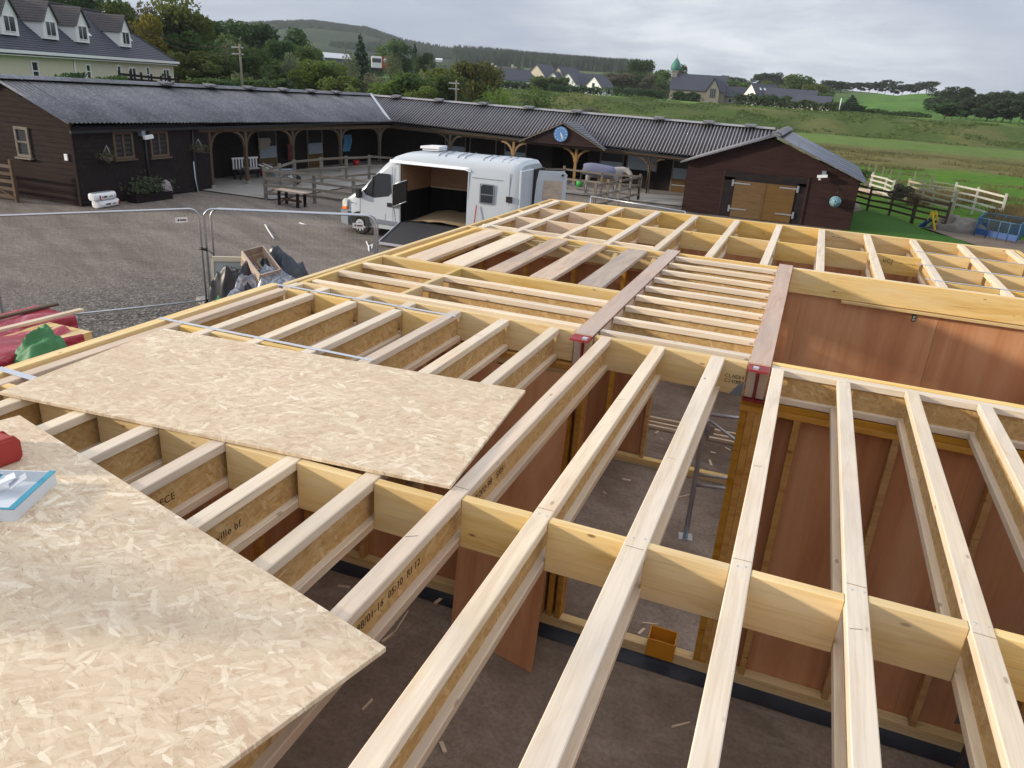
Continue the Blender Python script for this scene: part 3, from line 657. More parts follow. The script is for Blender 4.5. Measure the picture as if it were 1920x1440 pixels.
# clock gable
gx, gy = -11.75, 37.45; gz = 1.98
b = MB(); lapped_wall(b, (gx-2.25,gy,0),(gx+1.85,gy,0), gz, lambda u: gz+.95*(1-abs(u-.5)*2)+.02, .13); b.box(gx-2.2,gx+1.8,gy+.02,gy+.06,gz-.02,gz)
CG = b.build('clock_gable', M['shed_board'], ST, fix=False)
ap = Vector((gx-.2,gy-.08,gz+1.06)); el = Vector((gx-2.45,gy-.08,gz+.02)); er = Vector((gx+2.05,gy-.08,gz-.04))
for e in (el, er):
    b = MB(); dv = Vector((0,2.1,0)); k = 6
    for i in range(14):
        a0 = e.lerp(ap, i/14); a1 = e.lerp(ap, (i+1)/14)
        b.add([a0+Vector((0,0,.03)), a1+Vector((0,0,.0)), a1+dv, a0+dv+Vector((0,0,.03))], [(0,1,2,3)]); b.add([a0, a0+Vector((0,0,.03)), a0+dv+Vector((0,0,.03)), a0+dv], [(0,1,2,3)])
    b.build('gable_tiles', M['fibre'], CG, fix=False)
    b = MB(); b.bar(e+Vector((0,-.02,-.04)), ap+Vector((0,-.02,-.04)), .04, .1, up=(0,1,0)); b.build('barge_board', M['fencewood'], CG)
b = MB(); cc = Vector((gx-.28, gy-.05, gz+.50))
b.tube([cc, cc+Vector((0,-.06,0))], .36, 24); b.build('clock_face', plain('clock_blue', (0.10,0.24,0.50), .4), CG)
b = MB(); b.bar(cc+Vector((0,-.075,.02)), cc+Vector((.11,-.075,-.24)), .035, .01, up=(0,1,0)); b.bar(cc+Vector((-.02,-.08,.08)), cc+Vector((.16,-.08,-.17)), .03, .01, up=(0,1,0)); 
for k in range(12):
    a = k*math.pi/6; p = cc+Vector((math.sin(a)*.29,-.065,math.cos(a)*.29)); b.box(p.x-.018,p.x+.018,p.y-.006,p.y,p.z-.018,p.z+.018)
b.build('clock_hands', M['white'], CG)

# ================================================================== SHED with double doors
SH = thing('gabled_shed', (-1.7, 36, 0), 'brown weatherboarded shed with double doors and shallow gable facing the building', 'shed')
sy0, sy1, sxl, sxr, sxa = 33.3, 43.2, -5.0, 1.72, -1.72
el_, er_, az_ = 2.10, 1.93, 3.36
b = MB()
def _gz(u):
    x = sxl+(sxr-sxl)*u
    return el_+(az_-.08-el_)*(x-sxl)/(sxa-sxl) if x < sxa else er_+(az_-.08-er_)*(sxr-x)/(sxr-sxa)
lapped_wall(b, (sxl,sy0,0),(sxr,sy0,0), 0.02, _gz, .145)
b.build('front_gable', M['shed_board'], SH, fix=False)
b = MB(); lapped_wall(b, (sxl,sy0,0),(sxl,sy1,0), .02, lambda u: el_, .16, out=Vector((-1,0,0))); b.build('side_wall', M['shed_board'], SH, fix=False)
b = MB(); lapped_wall(b, (sxr,sy0,0),(sxr,sy1,0), .02, lambda u: er_, .16, out=Vector((1,0,0))); b.build('side_wall', M['shed_board'], SH, fix=False)
b = MB(); b.box(sxl,sxr,sy1-.05,sy1,0,2); b.build('rear_wall', M['shed_board'], SH)
for i in range(10):
    u0, u1 = i/10, (i+1)/10
    corr_patch((sxr+.28,sy0-.28,er_-.06),(sxr+.28,sy1,er_-.06),(sxa,sy0-.28,az_),(sxa,sy1,az_), u0, u1, .34, 1.03, .012, 4).build('roof_sheet', M['slateblue'], SH)
    corr_patch((sxl-.28,sy0-.28,el_-.07),(sxl-.28,sy1,el_-.07),(sxa,sy0-.28,az_),(sxa,sy1,az_), u0, u1, .17, 1.03, .02, 6).build('roof_sheet', M['fibre'], SH)
for k in (3.1, 4.9, 6.6):
    b = MB(); b.bar((sxr+.2,sy0+k,er_+.03),(sxa+.35,sy0+k,az_-.10),.06,.03); b.build('roof_batten', M['galv'], SH)
b = MB(); b.bar((sxa+.95,sy0-.25,az_-.37),(sxa+.75,sy0+5.8,az_-.30),.05,.03); b.build('roof_step', M['black'], SH)
ridge_caps('ridge_cap', (sxa,sy0-.3,az_+.03),(sxa,sy1,az_+.03), 8, M['fibre'], SH, .17)
for (x0,z0,x1,z1,mt) in ((sxl-.3,el_-.07,sxa,az_+.01,M['fibre']),(sxa,az_+.01,sxr+.3,er_-.06,M['fibre'])):
    b = MB(); b.bar((x0,sy0-.24,z0),(x1,sy0-.24,z1),.06,.16,up=(0,1,0)); b.build('verge_trim', mt, SH)
b = MB(); b.box(-3.42,-3.0,sy0-.05,sy0-.03,.02,1.62); b.box(-.55,-.2,sy0-.05,sy0-.03,.02,1.62); b.box(-3.42,-.2,sy0-.05,sy0-.03,1.5,1.85); b.build('door_surround', M['dark_board'], SH)
for x0 in (-3.5,-.2):
    b = MB(); b.box(x0,x0+.08,sy0-.06,sy0-.03,.02,1.9); b.build('surround_trim', M['shed_board'], SH)
for (x0,x1,hx,sgn) in ((-2.98,-1.80,-2.98,1),(-1.78,-.58,-.58,-1)):
    b = MB(); b.box(x0,x1,sy0-.09,sy0-.05,.03,1.5); d_ = b.build('door', M['doorbrown'], SH)
    for zz in (.36,1.40):
        b = MB(); b.bar((hx-.06*sgn,sy0-.10,zz+.0),(hx+.62*sgn,sy0-.10,zz),.015,.05); b.box(hx-.12*sgn if sgn>0 else hx+.04,hx-.04*sgn if sgn>0 else hx+.12,sy0-.11,sy0-.09,zz-.13,zz+.13); b.build('door_hinge', M['galv'], d_)
b = MB(); b.box(-1.83,-1.72,sy0-.1,sy0-.085,.03,1.5); b.build('cover_strip', M['doorbrown'], SH)
FL = thing('floodlight', (.35,33.2,2.0), 'white floodlight with sensor under the eave of the brown shed', 'floodlight')
b = MB(); b.box(.27,.43,33.08,33.28,2.05,2.2); b.build('bracket', M['grey'], FL)
b = MB(); b.bar((.12,33.0,1.98),(.5,33.0,2.03),.16,.10); b.build('lamp_head', M['white'], FL)
b = MB(); b.lathe((.24,33.0,1.84),[(0,0),(.05,.02),(.05,.08),(0,.1)],8); b.build('sensor', M['white'], FL)
HB = thing('hanging_ball', (1.02,33.15,1.0), 'round blue and green woven ball hanging on the brown shed wall', 'hanging ball')
g_ = G('ball_weave'); v_ = g_.voro(g_.coords(), 14, 'DISTANCE_TO_EDGE'); _bm = g_.done(g_.ramp(v_, [(0.04,(0.35,0.55,0.60)),(0.12,(0.03,0.11,0.16))]), .6)
b = MB(); b.lathe((.98,33.05,.87),[(.002,0)]+[(.22*math.sin(t*math.pi/10),.22-.22*math.cos(t*math.pi/10)) for t in range(1,10)]+[(.002,.44)],16); b.build('ball', _bm, HB)
b = MB(); b.tube([(.98,33.1,1.3),(1.0,33.26,1.62)],.012,5); b.build('cord', M['black'], HB)

# ================================================================== CREAM HOUSE behind the side wing
def house_cream():
    A = ond(-60, 150, 66); B = ond(326, 157, 96)
    A = Vector((A.x, A.y, 0)); B = Vector((B.x, B.y, 0)); d = (B-A).normalized(); n = Vector((d.y, -d.x, 0))
    if n.dot(-A) < 0: n = -n
    L = (B-A).length; z0 = 1.2; ze = 4.70; up = Vector((0,0,1)); W = 9.0; zr = ze+4.1
    H = thing('dormer_house', (A+d*L/2 - n*4), 'cream rendered house with slate roof and white dormers behind the stable', 'house')
    b = MB(); b.prism([A+up*z0, B+up*z0, B-n*W+up*z0, A-n*W+up*z0], up*(ze-z0)); b.build('wall', M['cream'], H)
    ov = n*.5
    rb = MB(); rA, rB = A-n*W/2+up*zr, B-n*W/2-d*5.6+up*zr
    eA, eB = A+ov+up*(ze-.1), B+ov+d*.5+up*(ze-.1); fA, fB = A-n*(W+.5)+up*(ze-.1), B-n*(W+.5)+d*.5+up*(ze-.1)
    rows = 26
    for i in range(rows):
        p, q = eA.lerp(rA, i/rows), eB.lerp(rB, i/rows); r, s = eA.lerp(rA, (i+1)/rows), eB.lerp(rB, (i+1)/rows)
        rb.add([p+up*.05, q+up*.05, s, r, p, q], [(0,1,2,3),(4,5,1,0)])
    rb.add([eB, fB, rB],[(0,1,2)]); rb.add([fB,fA,rA,rB],[(0,1,2,3)]); rb.add([eA,eB,fB,fA],[(0,1,2,3)])
    RF = rb.build('roof', M['slate'], H, fix=False)
    b = MB(); b.bar(rA+up*.06, rB+up*.06, .3, .14); b.bar(rB+up*.06, eB+up*.06, .22, .12); b.build('ridge_tiles', M['brownslate'], RF)
    b = MB(); b.bar(eA+n*.05+up*.0, eB+n*.05+up*.0, .16, .22); b.build('gutter', M['white'], H)
    b = MB(); b.bar(A+n*.25+up*(ze-.35), B+n*.25+d*.3+up*(ze-.35), .5, .06); b.build('soffit', M['white'], H)
    for u in (.405,.995):
        p = A+d*(L*u)+n*.08; b = MB(); b.tube([p+up*(ze-.3), p+up*z0], .06); b.build('drainpipe', M['white'], H)
    # dormers: (u along facade)
    for u in (.0425,.195,.355,.50,.735):
        c = A+d*(L*u) - n*.55; w = 1.05; zs = ze+1.0; zw = ze+2.35; zt = ze+3.75; dep = 3.4
        dm = MB(); F0, F1 = c-d*w+up*zs, c+d*w+up*zs
        dm.add([F0, F1, c+d*w+up*zw, c+up*zt, c-d*w+up*zw], [(0,1,2,3,4)])
        back = -n*dep
        for s in (-1,1): dm.add([c+d*(s*w)+up*zs, c+d*(s*w)+up*zw, c+d*(s*w)+up*zw+back, c+d*(s*w)+up*zs+back], [(0,1,2,3)])
        D = dm.build('dormer', M['white'], H, fix=False)
        rm = MB()
        for s in (-1,1):
            e = c+d*(s*(w+.16))+up*(zw-.12)+n*.18; r = c+up*(zt+.06)+n*.18
            for i in range(8):
                p, q = e.lerp(r, i/8), e.lerp(r, (i+1)/8); rm.add([p+up*.04, q, q+back-n*1.4, p+up*.04+back-n*1.4, p, p+back-n*1.4], [(0,1,2,3),(4,0,3,5)])
            rm.add([e, r, r-up*.14, e-up*.14], [(0,1,2,3)])
        rm.build('dormer_roof', M['brownslate'], D, fix=False)
        wd = MB(); cz = zs+.78
        def rr(u0,u1,v0,v1,d0,d1,bb): bb.prism([c+d*u0+up*v0+n*d0, c+d*u1+up*v0+n*d0, c+d*u1+up*v1+n*d0, c+d*u0+up*v1+n*d0], n*(d1-d0))
        rr(-.68,.68,cz-.55,cz+.55,.0,.05,wd); wo = wd.build('dormer_window', M['white'], D)
        for a_, c_ in ((-.62,-.13),(-.03,.62)):
            pb = MB(); rr(a_, c_, cz-.49, cz+.49, .051,.06, pb); pb.build('pane', M['glass'], wo)
        if u > .45:
            sk = MB(); q0 = A+d*(L*u+1.9)-n*.95+up*(ze+1.62); sk.bar(q0, q0-n*1.0+up*.92, .85, .07); S = sk.build('skylight', M['white'], RF)
    # ground floor openings
    for u, w, h, zc, bars, hb in ((.03,1.1,1.5,3.35,0,True),(.235,.95,1.45,3.30,0,True),(.47,.8,1.2,3.4,0,True),(.635,.75,1.45,3.3,0,True),(.815,.75,1.45,3.3,0,True)):
        window(H, A+d*(L*u)+n*.02+up*zc, w, h, n, M['white'], bars=bars, hbar=hb, t=.08)
    for u, w in ((.715,1.55),(.945,1.6)):
        window(H, A+d*(L*u)+n*.02+up*2.85, w, 2.1, n, M['white'], bars=1, name='french_door', sill=False, t=.08)
    for u in (.765,.915):
        b = MB(); p = A+d*(L*u)+n*.12+up*3.3; b.tube([p-up*.15,p+up*.15],.09,8); b.build('wall_lamp', M['black'], H)
    b = MB(); p = A-n*W/2+d*6.5+up*zr; b.prism([p-d*.5-n*.4-up*.6, p+d*.5-n*.4-up*.6, p+d*.5+n*.4-up*.6, p-d*.5+n*.4-up*.6], up*1.5); ch = b.build('chimney', M['cream'], RF)
    b = MB(); b.tube([p+d*.0+up*.9, p+up*1.4], .13, 8); b.build('chimney_pot', M['white'], ch)
    return A, B, d, n
house_cream()
# ================================================================== TIMBER BUILDING UNDER CONSTRUCTION
ZR = 2.90; ZF = 0.27
TB = thing('timber_building', (-0.6, 5.5, ZF), 'half built timber frame building with open roof joists filling the foreground', 'building')
b = MB(); b.box(-4.02, 2.78, -2.0, 12.1, 0.0, ZF); tag(b.build('floor_slab', M['floor'], None), kind='structure')
_jc = {}
def ijoist(p0, p1, w=.075, d=.24, fh=.045, fl=None, name='roof_joist', parent=None):
    """I-joist: OSB web with a timber flange above and below (sub-parts)"""
    fl = fl or M['pale']; p0 = Vector(p0); p1 = Vector(p1); dv = Vector((0,0,1))
    off = dv*(-fh)
    web = board(name, p0+off, p1+off, .011, d-2*fh, M['web'], parent or TB, bevel=0)
    j = random.uniform(-.0025, .0025)
    board('flange', p0+Vector((0,0,j)), p1+Vector((0,0,-j)), w, fh, fl, web, bevel=.004)
    board('flange', p0+dv*(-(d-fh)), p1+dv*(-(d-fh)), w, fh, fl, web, bevel=.004)
    return web
def V(x, y, z=0.0): return Vector((x, y, ZR+z))
def rim(name, p0, p1, w=.045, h=.235, mat=None, parent=None, dz=0.0):
    return board(name, Vector(p0)+Vector((0,0,dz)), Vector(p1)+Vector((0,0,dz)), w, h, mat or M['yellow'], parent or TB, bevel=.003)
xl = [-1.155-.395*k for k in range(7)]          # -1.155 ... -3.525
xr = [-.77, -.37, .025, .43, .83, 1.235, 1.635, 2.04, 2.44]
YE = 5.03
tones = [M['pale'], M['pale'], M['pink'], M['pale']]
lab = {}
# -- near bay joists
for i, x in enumerate(xl+xr):
    fl = M['pink'] if x in (xl[0], xl[3]) else M['pale']
    if x < -2.6:
        ijoist(V(x,-.6), V(x,4.83), fl=fl); ijoist(V(x,4.885), V(x,5.055), fl=fl)
    else:
        w = .092 if abs(x+.37) < .01 else .077
        o = ijoist(V(x,-.6), V(x,5.05 if x < -.2 else 5.015), fl=fl, w=w)
        lab[round(x,2)] = o
ijoist(V(-3.785,-.6), V(-3.785,4.83), fl=M['pink']); ijoist(V(-3.785,4.885), V(-3.785,5.055))
rim('edge_beam', V(-3.93,-.6), V(-3.93,4.93), .075, .24)
rim('edge_beam', V(-3.865,4.97), V(-3.825,8.50), .05, .24, M['yellow'])
rim('edge_beam', V(-3.825,8.52), V(-3.80,11.58), .045, .24, M['yellow'])
# -- blocking rows between joists of the near bay
allx = sorted([-3.785]+xl+xr)
for a, c in zip(allx[:-1], allx[1:]):
    yb = 2.545 if a > -1.3 else 2.48+.01*(a+3)
    if a > .3: yb = 2.575
    rim('blocking', V(a+.040,yb), V(c-.040,yb), .045, .235, M['yellow'], dz=-.003)
    if c < -2.2: rim('blocking', V(a+.04,4.857), V(c-.04,4.857), .045, .235, M['yellow'], dz=-.002)
rim('blocking', V(-2.695,4.857), V(-2.37,4.857), .045, .235, dz=-.002)
for a, c in zip(allx[:6], allx[1:7]):
    if a < -3.0: rim('blocking', V(a+.04,3.71), V(c-.04,3.71), .045, .2, dz=-.003)
# -- ledger at the far end of the near bay, and the I-joist rows behind it
rim('ledger', V(-3.80,5.082), V(-1.40,5.082)); rim('ledger', V(-1.235,5.04), V(-.17,5.04), .055)
for y in (5.215, 5.61, 6.005): ijoist(V(-3.76,y), V(-1.395,y), w=.07)
rim('edge_beam', V(-3.785,5.12), V(-3.785,6.34), .045)
for y0, y1 in ((5.255,5.57),(5.65,5.965),(6.045,6.345)): rim('dwang', V(-2.93,y0), V(-2.93,y1), .045, .2)
rim('ledger', V(-3.80,6.372), V(-1.395,6.372)); rim('ledger', V(-3.80,6.42), V(-1.395,6.42), dz=-.003)
rim('edge_beam', V(-3.70,6.45), V(-3.69,8.40), .06)
rim('cleat', V(-3.66,6.466), V(-1.395,6.466), .045, .16, dz=-.045); rim('cleat', V(-3.66,8.37), V(-1.395,8.37), .045, .16, dz=-.045)
# knee brackets under the far ends of the planks
for x in (-3.28,-2.82,-2.38,-1.92,-1.48):
    b = MB(); b.prism([V(x-.02,8.345,-.06), V(x-.02,8.345,-.2), V(x-.02,8.02,-.2)], (.045,0,0)); b.build('bracket', M['yellow'], TB)
# -- steel beams with timber packers and a plywood capping
def steel(x, y0, y1):
    b = MB(); w = .135
    b.box(x-w/2, x+w/2, y0-.10, y1, ZR-.016, ZR-.002); b.box(x-w/2, x+w/2, y0, y1, ZR-.262, ZR-.248); b.box(x-.005, x+.005, y0, y1, ZR-.248, ZR-.016)
    s = b.build('steel_beam', M['redsteel'], TB)
    for sg in (-1,1):
        board('timber_packer', V(x+sg*.037,y0+.03,-.02), V(x+sg*.037,y1,-.02), .058, .222, M['pink'], s)
    board('ply_capping', V(x,y0+.02,.010), V(x,y0+2.42,.010), .142, .012, M['topply'], s, bevel=.001); board('ply_capping', V(x,y0+2.425,.010), V(x,y1+.05,.010), .142, .012, M['topply'], s, bevel=.001)
    b = MB(); b.box(x-.035 if x > -1 else x+.02, x-.0 if x > -1 else x+.055, y0-.09, y0-.05, ZR-.002, ZR+.012); b.build('clip', M['strap'], s)
    return s
steel(-1.315, 4.98, 8.58); steel(-.095, 5.0, 8.60)
for k in range(9): ijoist(V(-1.24,5.20+.39*k), V(-.168,5.20+.39*k), w=.062, fh=.045, fl=M['pale'])
rim('ledger', V(-1.24,8.52), V(-.168,8.52), .045)
# nail heads along the right ends of the short rows
b = MB()
for k in range(9):
    y = 5.20+.39*k; b.box(-.205,-.193,y-.038,y-.0315,ZR-.028,ZR-.016)
tag(b.build('nail_heads', M['strap'], TB), kind='stuff')
# -- rim of the right hand bay
for a, c in zip([-.02]+[x+.04 for x in xr if x > 0], [x-.04 for x in xr if x > 0]+[2.66]):
    pass
ijoist(V(-.02,5.055,-.004), V(2.66,5.055,-.004), w=.07, name='rim_joist'); rim('ledger', V(-.02,5.125), V(2.72,5.125), .05, .24)
rim('edge_beam', V(2.70,-.6), V(2.70,5.0), .06)
# -- fascia over the open stairwell and far bay
rim('ledger', V(-3.80,8.45), V(-1.395,8.45), .045); rim('ledger', V(-3.78,8.50), V(-1.395,8.50), .045, .22, M['pale'], dz=-.004)
rim('fascia_board', V(-.02,8.55), V(2.72,8.55), .045, .255)
board('batten', V(.52,8.515,-.262), V(2.72,8.515,-.262), .03, .03, M['yellow'], TB)
rim('rim_joist', V(-.02,8.61), V(2.68,8.61), .06, .05, M['pale'], dz=-.006)
for x0, x1 in ((-3.74,-3.28),(-3.19,-2.70),(-2.61,-2.14),(-2.05,-1.57)):
    board('batten', V(x0,8.74,-.004), V(x1,8.74,-.004), .05, .045, M['pale'], TB)
fx = [-3.67,-3.225,-2.655,-2.09,-1.525,-.92,-.325,.255,.855,1.445,2.045,2.64]
fy = lambda x: 11.70+.055*(x+1)
for i, x in enumerate(fx):
    ijoist(V(x,8.645 if x > -.1 else 8.53), V(x,fy(x)-.03), w=.085, fl=M['pale'])
def brow(i, y):
    rim('blocking', V(fx[i]+.045,y), V(fx[i+1]-.045,y), .045, .23, M['pink'] if i in (0,1) else M['yellow'], dz=-.004)
for i in (0,1,2):
    brow(i,9.60); brow(i,10.58)
for i in (3,4,5,6,7,8): brow(i, 10.12+.03*(i-3))
for i in (9,10):
    for y in (8.92,9.82,10.76): brow(i,y)
for i in range(3): rim('blocking', V(-3.795,9.3+.8*i), V(-3.715,9.3+.8*i), .045, .2)
for a, c in zip([-3.78]+fx, fx+[2.70]):
    p = V(a+.002,fy(a+.02)); q = V(c-.002,fy(c))
    rim('far_rim', p, q, .045, .24, M['yellow'])
rim('far_rim', V(-3.84,fy(-3.84)+.06), V(2.76,fy(2.76)+.06), .05, .25, M['yellow'], dz=-.004)
rim('edge_beam', V(2.74,8.6), V(2.74,fy(2.74)), .06)
# -- metal straps
def strap(x0, x1, y, dy=0.0, w=.03):
    return board('metal_strap', V(x0,y,.0045), V(x1,y+dy,.0045), w, .0025, M['strap'], TB, bevel=0)
strap(-3.96,-2.30,3.735,.03); strap(-3.88,-2.28,4.90,0); strap(-3.97,-3.50,2.60,-.02,.045)
strap(1.30,2.70,9.82); strap(1.32,2.70,10.76); strap(1.3,2.7,8.92); strap(1.68,2.66,4.55,.03)
# ================================================================== WALLS BELOW THE ROOF
def ply_wall(name, x0, x1, y, z0, z1, pw=1.22, t=.012):
    x = x0
    while x < x1-.02:
        e = min(x+pw-.004, x1); b = MB(); b.box(x, e, y, y+t, z0, z1); b.build(name, M['ply'], TB); x += pw
def ply_wall_y(name, x, y0, y1, z0, z1, pw=1.22, t=.012):
    y = y0
    while y < y1-.02:
        e = min(y+pw-.004, y1); b = MB(); b.box(x, x+t, y, e, z0, z1); b.build(name, M['ply'], TB); y += pw
def studs(xs, y, z0, z1, w=.045, d=.09, mat=None):
    for x in xs:
        b = MB(); b.box(x-w/2, x+w/2, y-d/2, y+d/2, z0, z1); b.build('stud', mat or M['orange'], TB, bevel=.002)
def plate(x0, x1, y, z0, h=.045, d=.092, mat=None, name='sole_plate'):
    b = MB(); b.box(x0, x1, y-d/2, y+d/2, z0, z0+h); return b.build(name, mat or M['yellow'], TB, bevel=.002)
ZP = ZR-.25
for z in (ZF+.03, ZF+.077): plate(-3.84, 2.66, 5.07, z, .045)
for a, c in ((-3.84,-1.24),(-.17,2.66)):
    plate(a, c, 5.07, ZP-.046, name='head_plate', mat=M['orange']); plate(a, c, 5.07, ZP-.093, name='head_plate', mat=M['orange'])
studs([-3.8,-3.2,-2.6,-2.0,-1.45,-1.375,-1.30], 5.07, ZF+.124, ZP-.095)
studs([-.14,-.09,-.04,.01,.06], 5.07, ZF+.124, ZP-.095, w=.047)
studs([.21,.82,1.42,2.02,2.62], 5.07, ZF+.124, ZP-.095)
ply_wall('wall_panel', -3.84, -1.27, 5.12, ZF+.06, ZP-.01); ply_wall('wall_panel', .085, 2.68, 5.12, ZF+.06, ZP-.01)
b = MB()
b.grid(lambda u, v: (-3.8+6.4*u, 4.89+.13*v, ZF+.006+.03*v*v+.006*math.sin(u*70)*(1-v)), 90, 3); b.build('damp_proof_strip', plain('dark_membrane', (.022,.028,.040), .4, 0, .6, 5), TB)
# wall W2 under the fascia
ply_wall('wall_panel', -3.84, -1.30, 8.50, ZF+.06, ZP-.012, 1.22)
b = MB(); b.box(-.05,.13,8.574,8.586,ZF+.06,ZP-.02); b.build('wall_panel', M['ply'], TB)
ply_wall('wall_panel', .135, 2.70, 8.574, ZF+.06, ZP-.02, 1.34)
plate(-3.84, 2.66, 8.42, ZF, .045); plate(-3.84, -.1, 8.42, ZF+.047, .045)
studs([-1.32,-.12], 8.44, ZF+.1, ZP-.05); studs([-3.6,-3.0,-2.4,-1.8], 8.40, ZF+.1, ZP)
b = MB(); b.box(1.228,1.262,8.566,8.574,ZP-.135,ZP-.045); LB = b.build('label_tag', plain('green_label', (.02,.06,.03), .5), TB)
b = MB(); b.lathe((0,0,0),[(.0055,0),(.0105,0),(.0105,.002),(.0055,.002),(.0055,0)],14); b.box(-.009,.009,.022,.027,0,.002); b.box(-.009,.009,.034,.040,0,.002); b.box(-.009,-.005,.027,.034,0,.002)
b.build('label_print', M['white'], LB, M=Matrix.Translation((1.245,8.566,ZP-.117)) @ Matrix.Rotation(R(90),4,'X'))
b = MB(); b.box(.845,.875,8.571,8.574,ZR-1.28,ZR-1.22); b.build('tape_patch', M['grey'], TB)
b = MB(); b.box(-1.29,-.06,8.50,8.512,ZP-.25,ZP-.012); b.build('door_head', M['ply'], TB)
# outer walls
ply_wall('wall_panel', -3.84, 2.7, 11.62, ZF+.05, ZP)
studs([-3.3,-2.7,-2.1,-1.68,-.30,.3,.9,1.5,2.1], 11.57, ZF+.05, ZP)
plate(-3.84, 2.7, 11.57, ZF, .045)
ply_wall_y('wall_panel', -3.88, -2.0, 11.6, ZF+.05, ZP-.0); ply_wall_y('wall_panel', 2.70, -2.0, 11.6, ZF+.05, ZP)
for y in (1.4,2.0,2.6,3.2,3.8,4.4):
    b = MB(); b.box(-3.87,-3.78,y-.022,y+.022,ZF+.05,ZP); b.build('stud', M['orange'], TB)
    b = MB(); b.box(2.61,2.70,y-.022,y+.022,ZF+.05,ZP); b.build('stud', M['orange'], TB)
for x in (-3.83,2.66):
    b = MB(); b.box(x-.045,x+.045,-2,11.55,ZP-.045,ZP); b.build('head_plate', M['orange'], TB)
ply_wall('wall_panel', -3.84, 2.7, -2.0, ZF+.05, ZP)
# printed lettering on the joist webs and blocking
def lettering(txt, p, ax, up, size, parent, mat=M['ink'], name='printed_lettering', space=1.1):
    c = bpy.data.curves.new(name, 'FONT'); c.body = txt; c.size = size; c.space_character = space; c.extrude = 0.0004; c.materials.append(mat)
    x = Vector(ax).normalized(); y = Vector(up).normalized(); z = x.cross(y)
    Mx = Matrix(((x.x,y.x,z.x,p[0]),(x.y,y.y,z.y,p[1]),(x.z,y.z,z.z,p[2]),(0,0,0,1)))
    o = bpy.data.objects.new('text_tmp', c); me = bpy.data.meshes.new_from_object(o); bpy.data.objects.remove(o); me.name = name
    return _link(bpy.data.objects.new(name, me), Mx, parent)
wz = ZR-.165
o = lab[-1.16] if -1.16 in lab else lab[-1.15]
lettering('LRB  02/202-98/01-16  05:30  RI 12', (-1.155+.0065, 1.50, wz+.02), (0,1,0), (0,0,1), .045, o)
lettering('02/202-98   S/05', (-1.155+.0065, 2.72, wz+.02), (0,1,0), (0,0,1), .05, o)
for x, y, t in ((-1.945,1.75,'BA/Sommeville bf'),(-2.34,1.95,'R20/NECE'),(-2.735,3.2,'N20/806')):
    k = min(lab, key=lambda q: abs(q-x)); lettering(t, (x+.0065, y, wz+.015), (0,1,0), (0,0,1), .048, lab[k])
for x0, y, t in ((.40,fy(.5)-.03,'~ -- -- ..'),(.98,10.10+.15-.024,'VCJ   ~  ----')):
    lettering(t, (x0, y, ZR-.10), (1,0,0), (0,0,1), .07, TB)
lettering('CLASS\nC24 KD', (-.355+.05, 5.0115, ZR-.12), (1,0,0), (0,0,1), .035, TB); lettering('C24\nDRY', (-.24, 5.0115, ZR-.12), (1,0,0), (0,0,1), .035, TB)
b = MB(); b.prism([(-.255,5.009,ZR-.235),(-.175,5.009,ZR-.235),(-.175,5.009,ZR-.14),(-.2,5.009,ZR-.15)], (0,.002,0)); b.build('grey_bracket', M['grey'], TB)

# ================================================================== LOOSE THINGS ON AND IN THE FRAME
PG = 'loose planks laid across the open bay'
def plank(x0, x1, lab_, mat=M['plank'], y0=6.46, y1=8.41, skew=0.0):
    cx = (x0+x1)/2; o = board('plank', V(cx,y0,.003), V(cx+skew,y1,.003), x1-x0, .036, mat, None, bevel=.004)
    tag(o, lab_, 'plank', PG); return o
plank(-3.56,-3.33,'pale brown plank nearest the left eave, first of five across the open bay', M['pink'])
plank(-3.165,-2.935,'grey white plank second from the left eave across the open bay', M['pale'])
p3 = plank(-2.70,-2.51,'narrow split plank in the middle of the five across the open bay')
plank(-2.27,-2.05,'smooth brown plank fourth from the left eave across the open bay')
plank(-1.80,-1.57,'dirty mottled plank beside the steel beam across the open bay')
def osb_sheet(corner, ang, L, W, z, label, tilt=0.0):
    b = MB(); b.box(0, L, 0, W, 0, .018)
    Mx = Matrix.Translation((corner[0], corner[1], z)) @ Matrix.Rotation(ang,4,'Z') @ Matrix.Rotation(tilt,4,'X')
    return tag(b.build('osb_sheet', M['osb'], None, bevel=.0015, M=Mx), label, 'board')
osb_sheet((-3.62,2.355), R(4.9), 2.44, 1.19, ZR+.004, 'clean strand board sheet lying square across the joists in the middle')
C2 = Vector((-.93,1.59)); e1 = Vector((-.967,.255)).normalized()
a2 = math.atan2(-e1.y, -e1.x); c2 = C2 + e1*2.44
_W2 = 1.22
o2 = osb_sheet((c2.x + math.sin(a2)*_W2, c2.y - math.cos(a2)*_W2), a2, 2.44, _W2, ZR+.004, 'shaded strand board sheet lying askew in the near corner')
osb_sheet((c2.x + math.sin(a2)*(_W2*2+.02)+.45, c2.y - math.cos(a2)*(_W2*2+.02)-.1), a2, 2.44, _W2, ZR+.004, 'strand board sheet in the very front corner') if False else None
zt = ZR+.022
# red tool case
RT = thing('tool_case', (-3.05,1.87,zt), 'dark red plastic tool case on the near strand board', 'tool case', rz=R(-8))
Mx = wm(RT)
b = MB()
prof = [(-.055,0),(.055,0),(.07,.02),(.07,.085),(.05,.115),(-.05,.115),(-.07,.085),(-.07,.02)]
for x0,x1,s in ((-.16,.165,1.0),): b.prism([(x0,p*s,z*s) for p,z in prof], (x1-x0,0,0))
b.build('case_body', M['red'], RT, bevel=.010, M=Mx)
b = MB()
for x0 in (.075,.15): b.prism([(x0,p*1.05,z*1.03) for p,z in prof], (.012,0,0))
b.build('case_rib', M['red'], RT, M=Mx, bevel=.003)
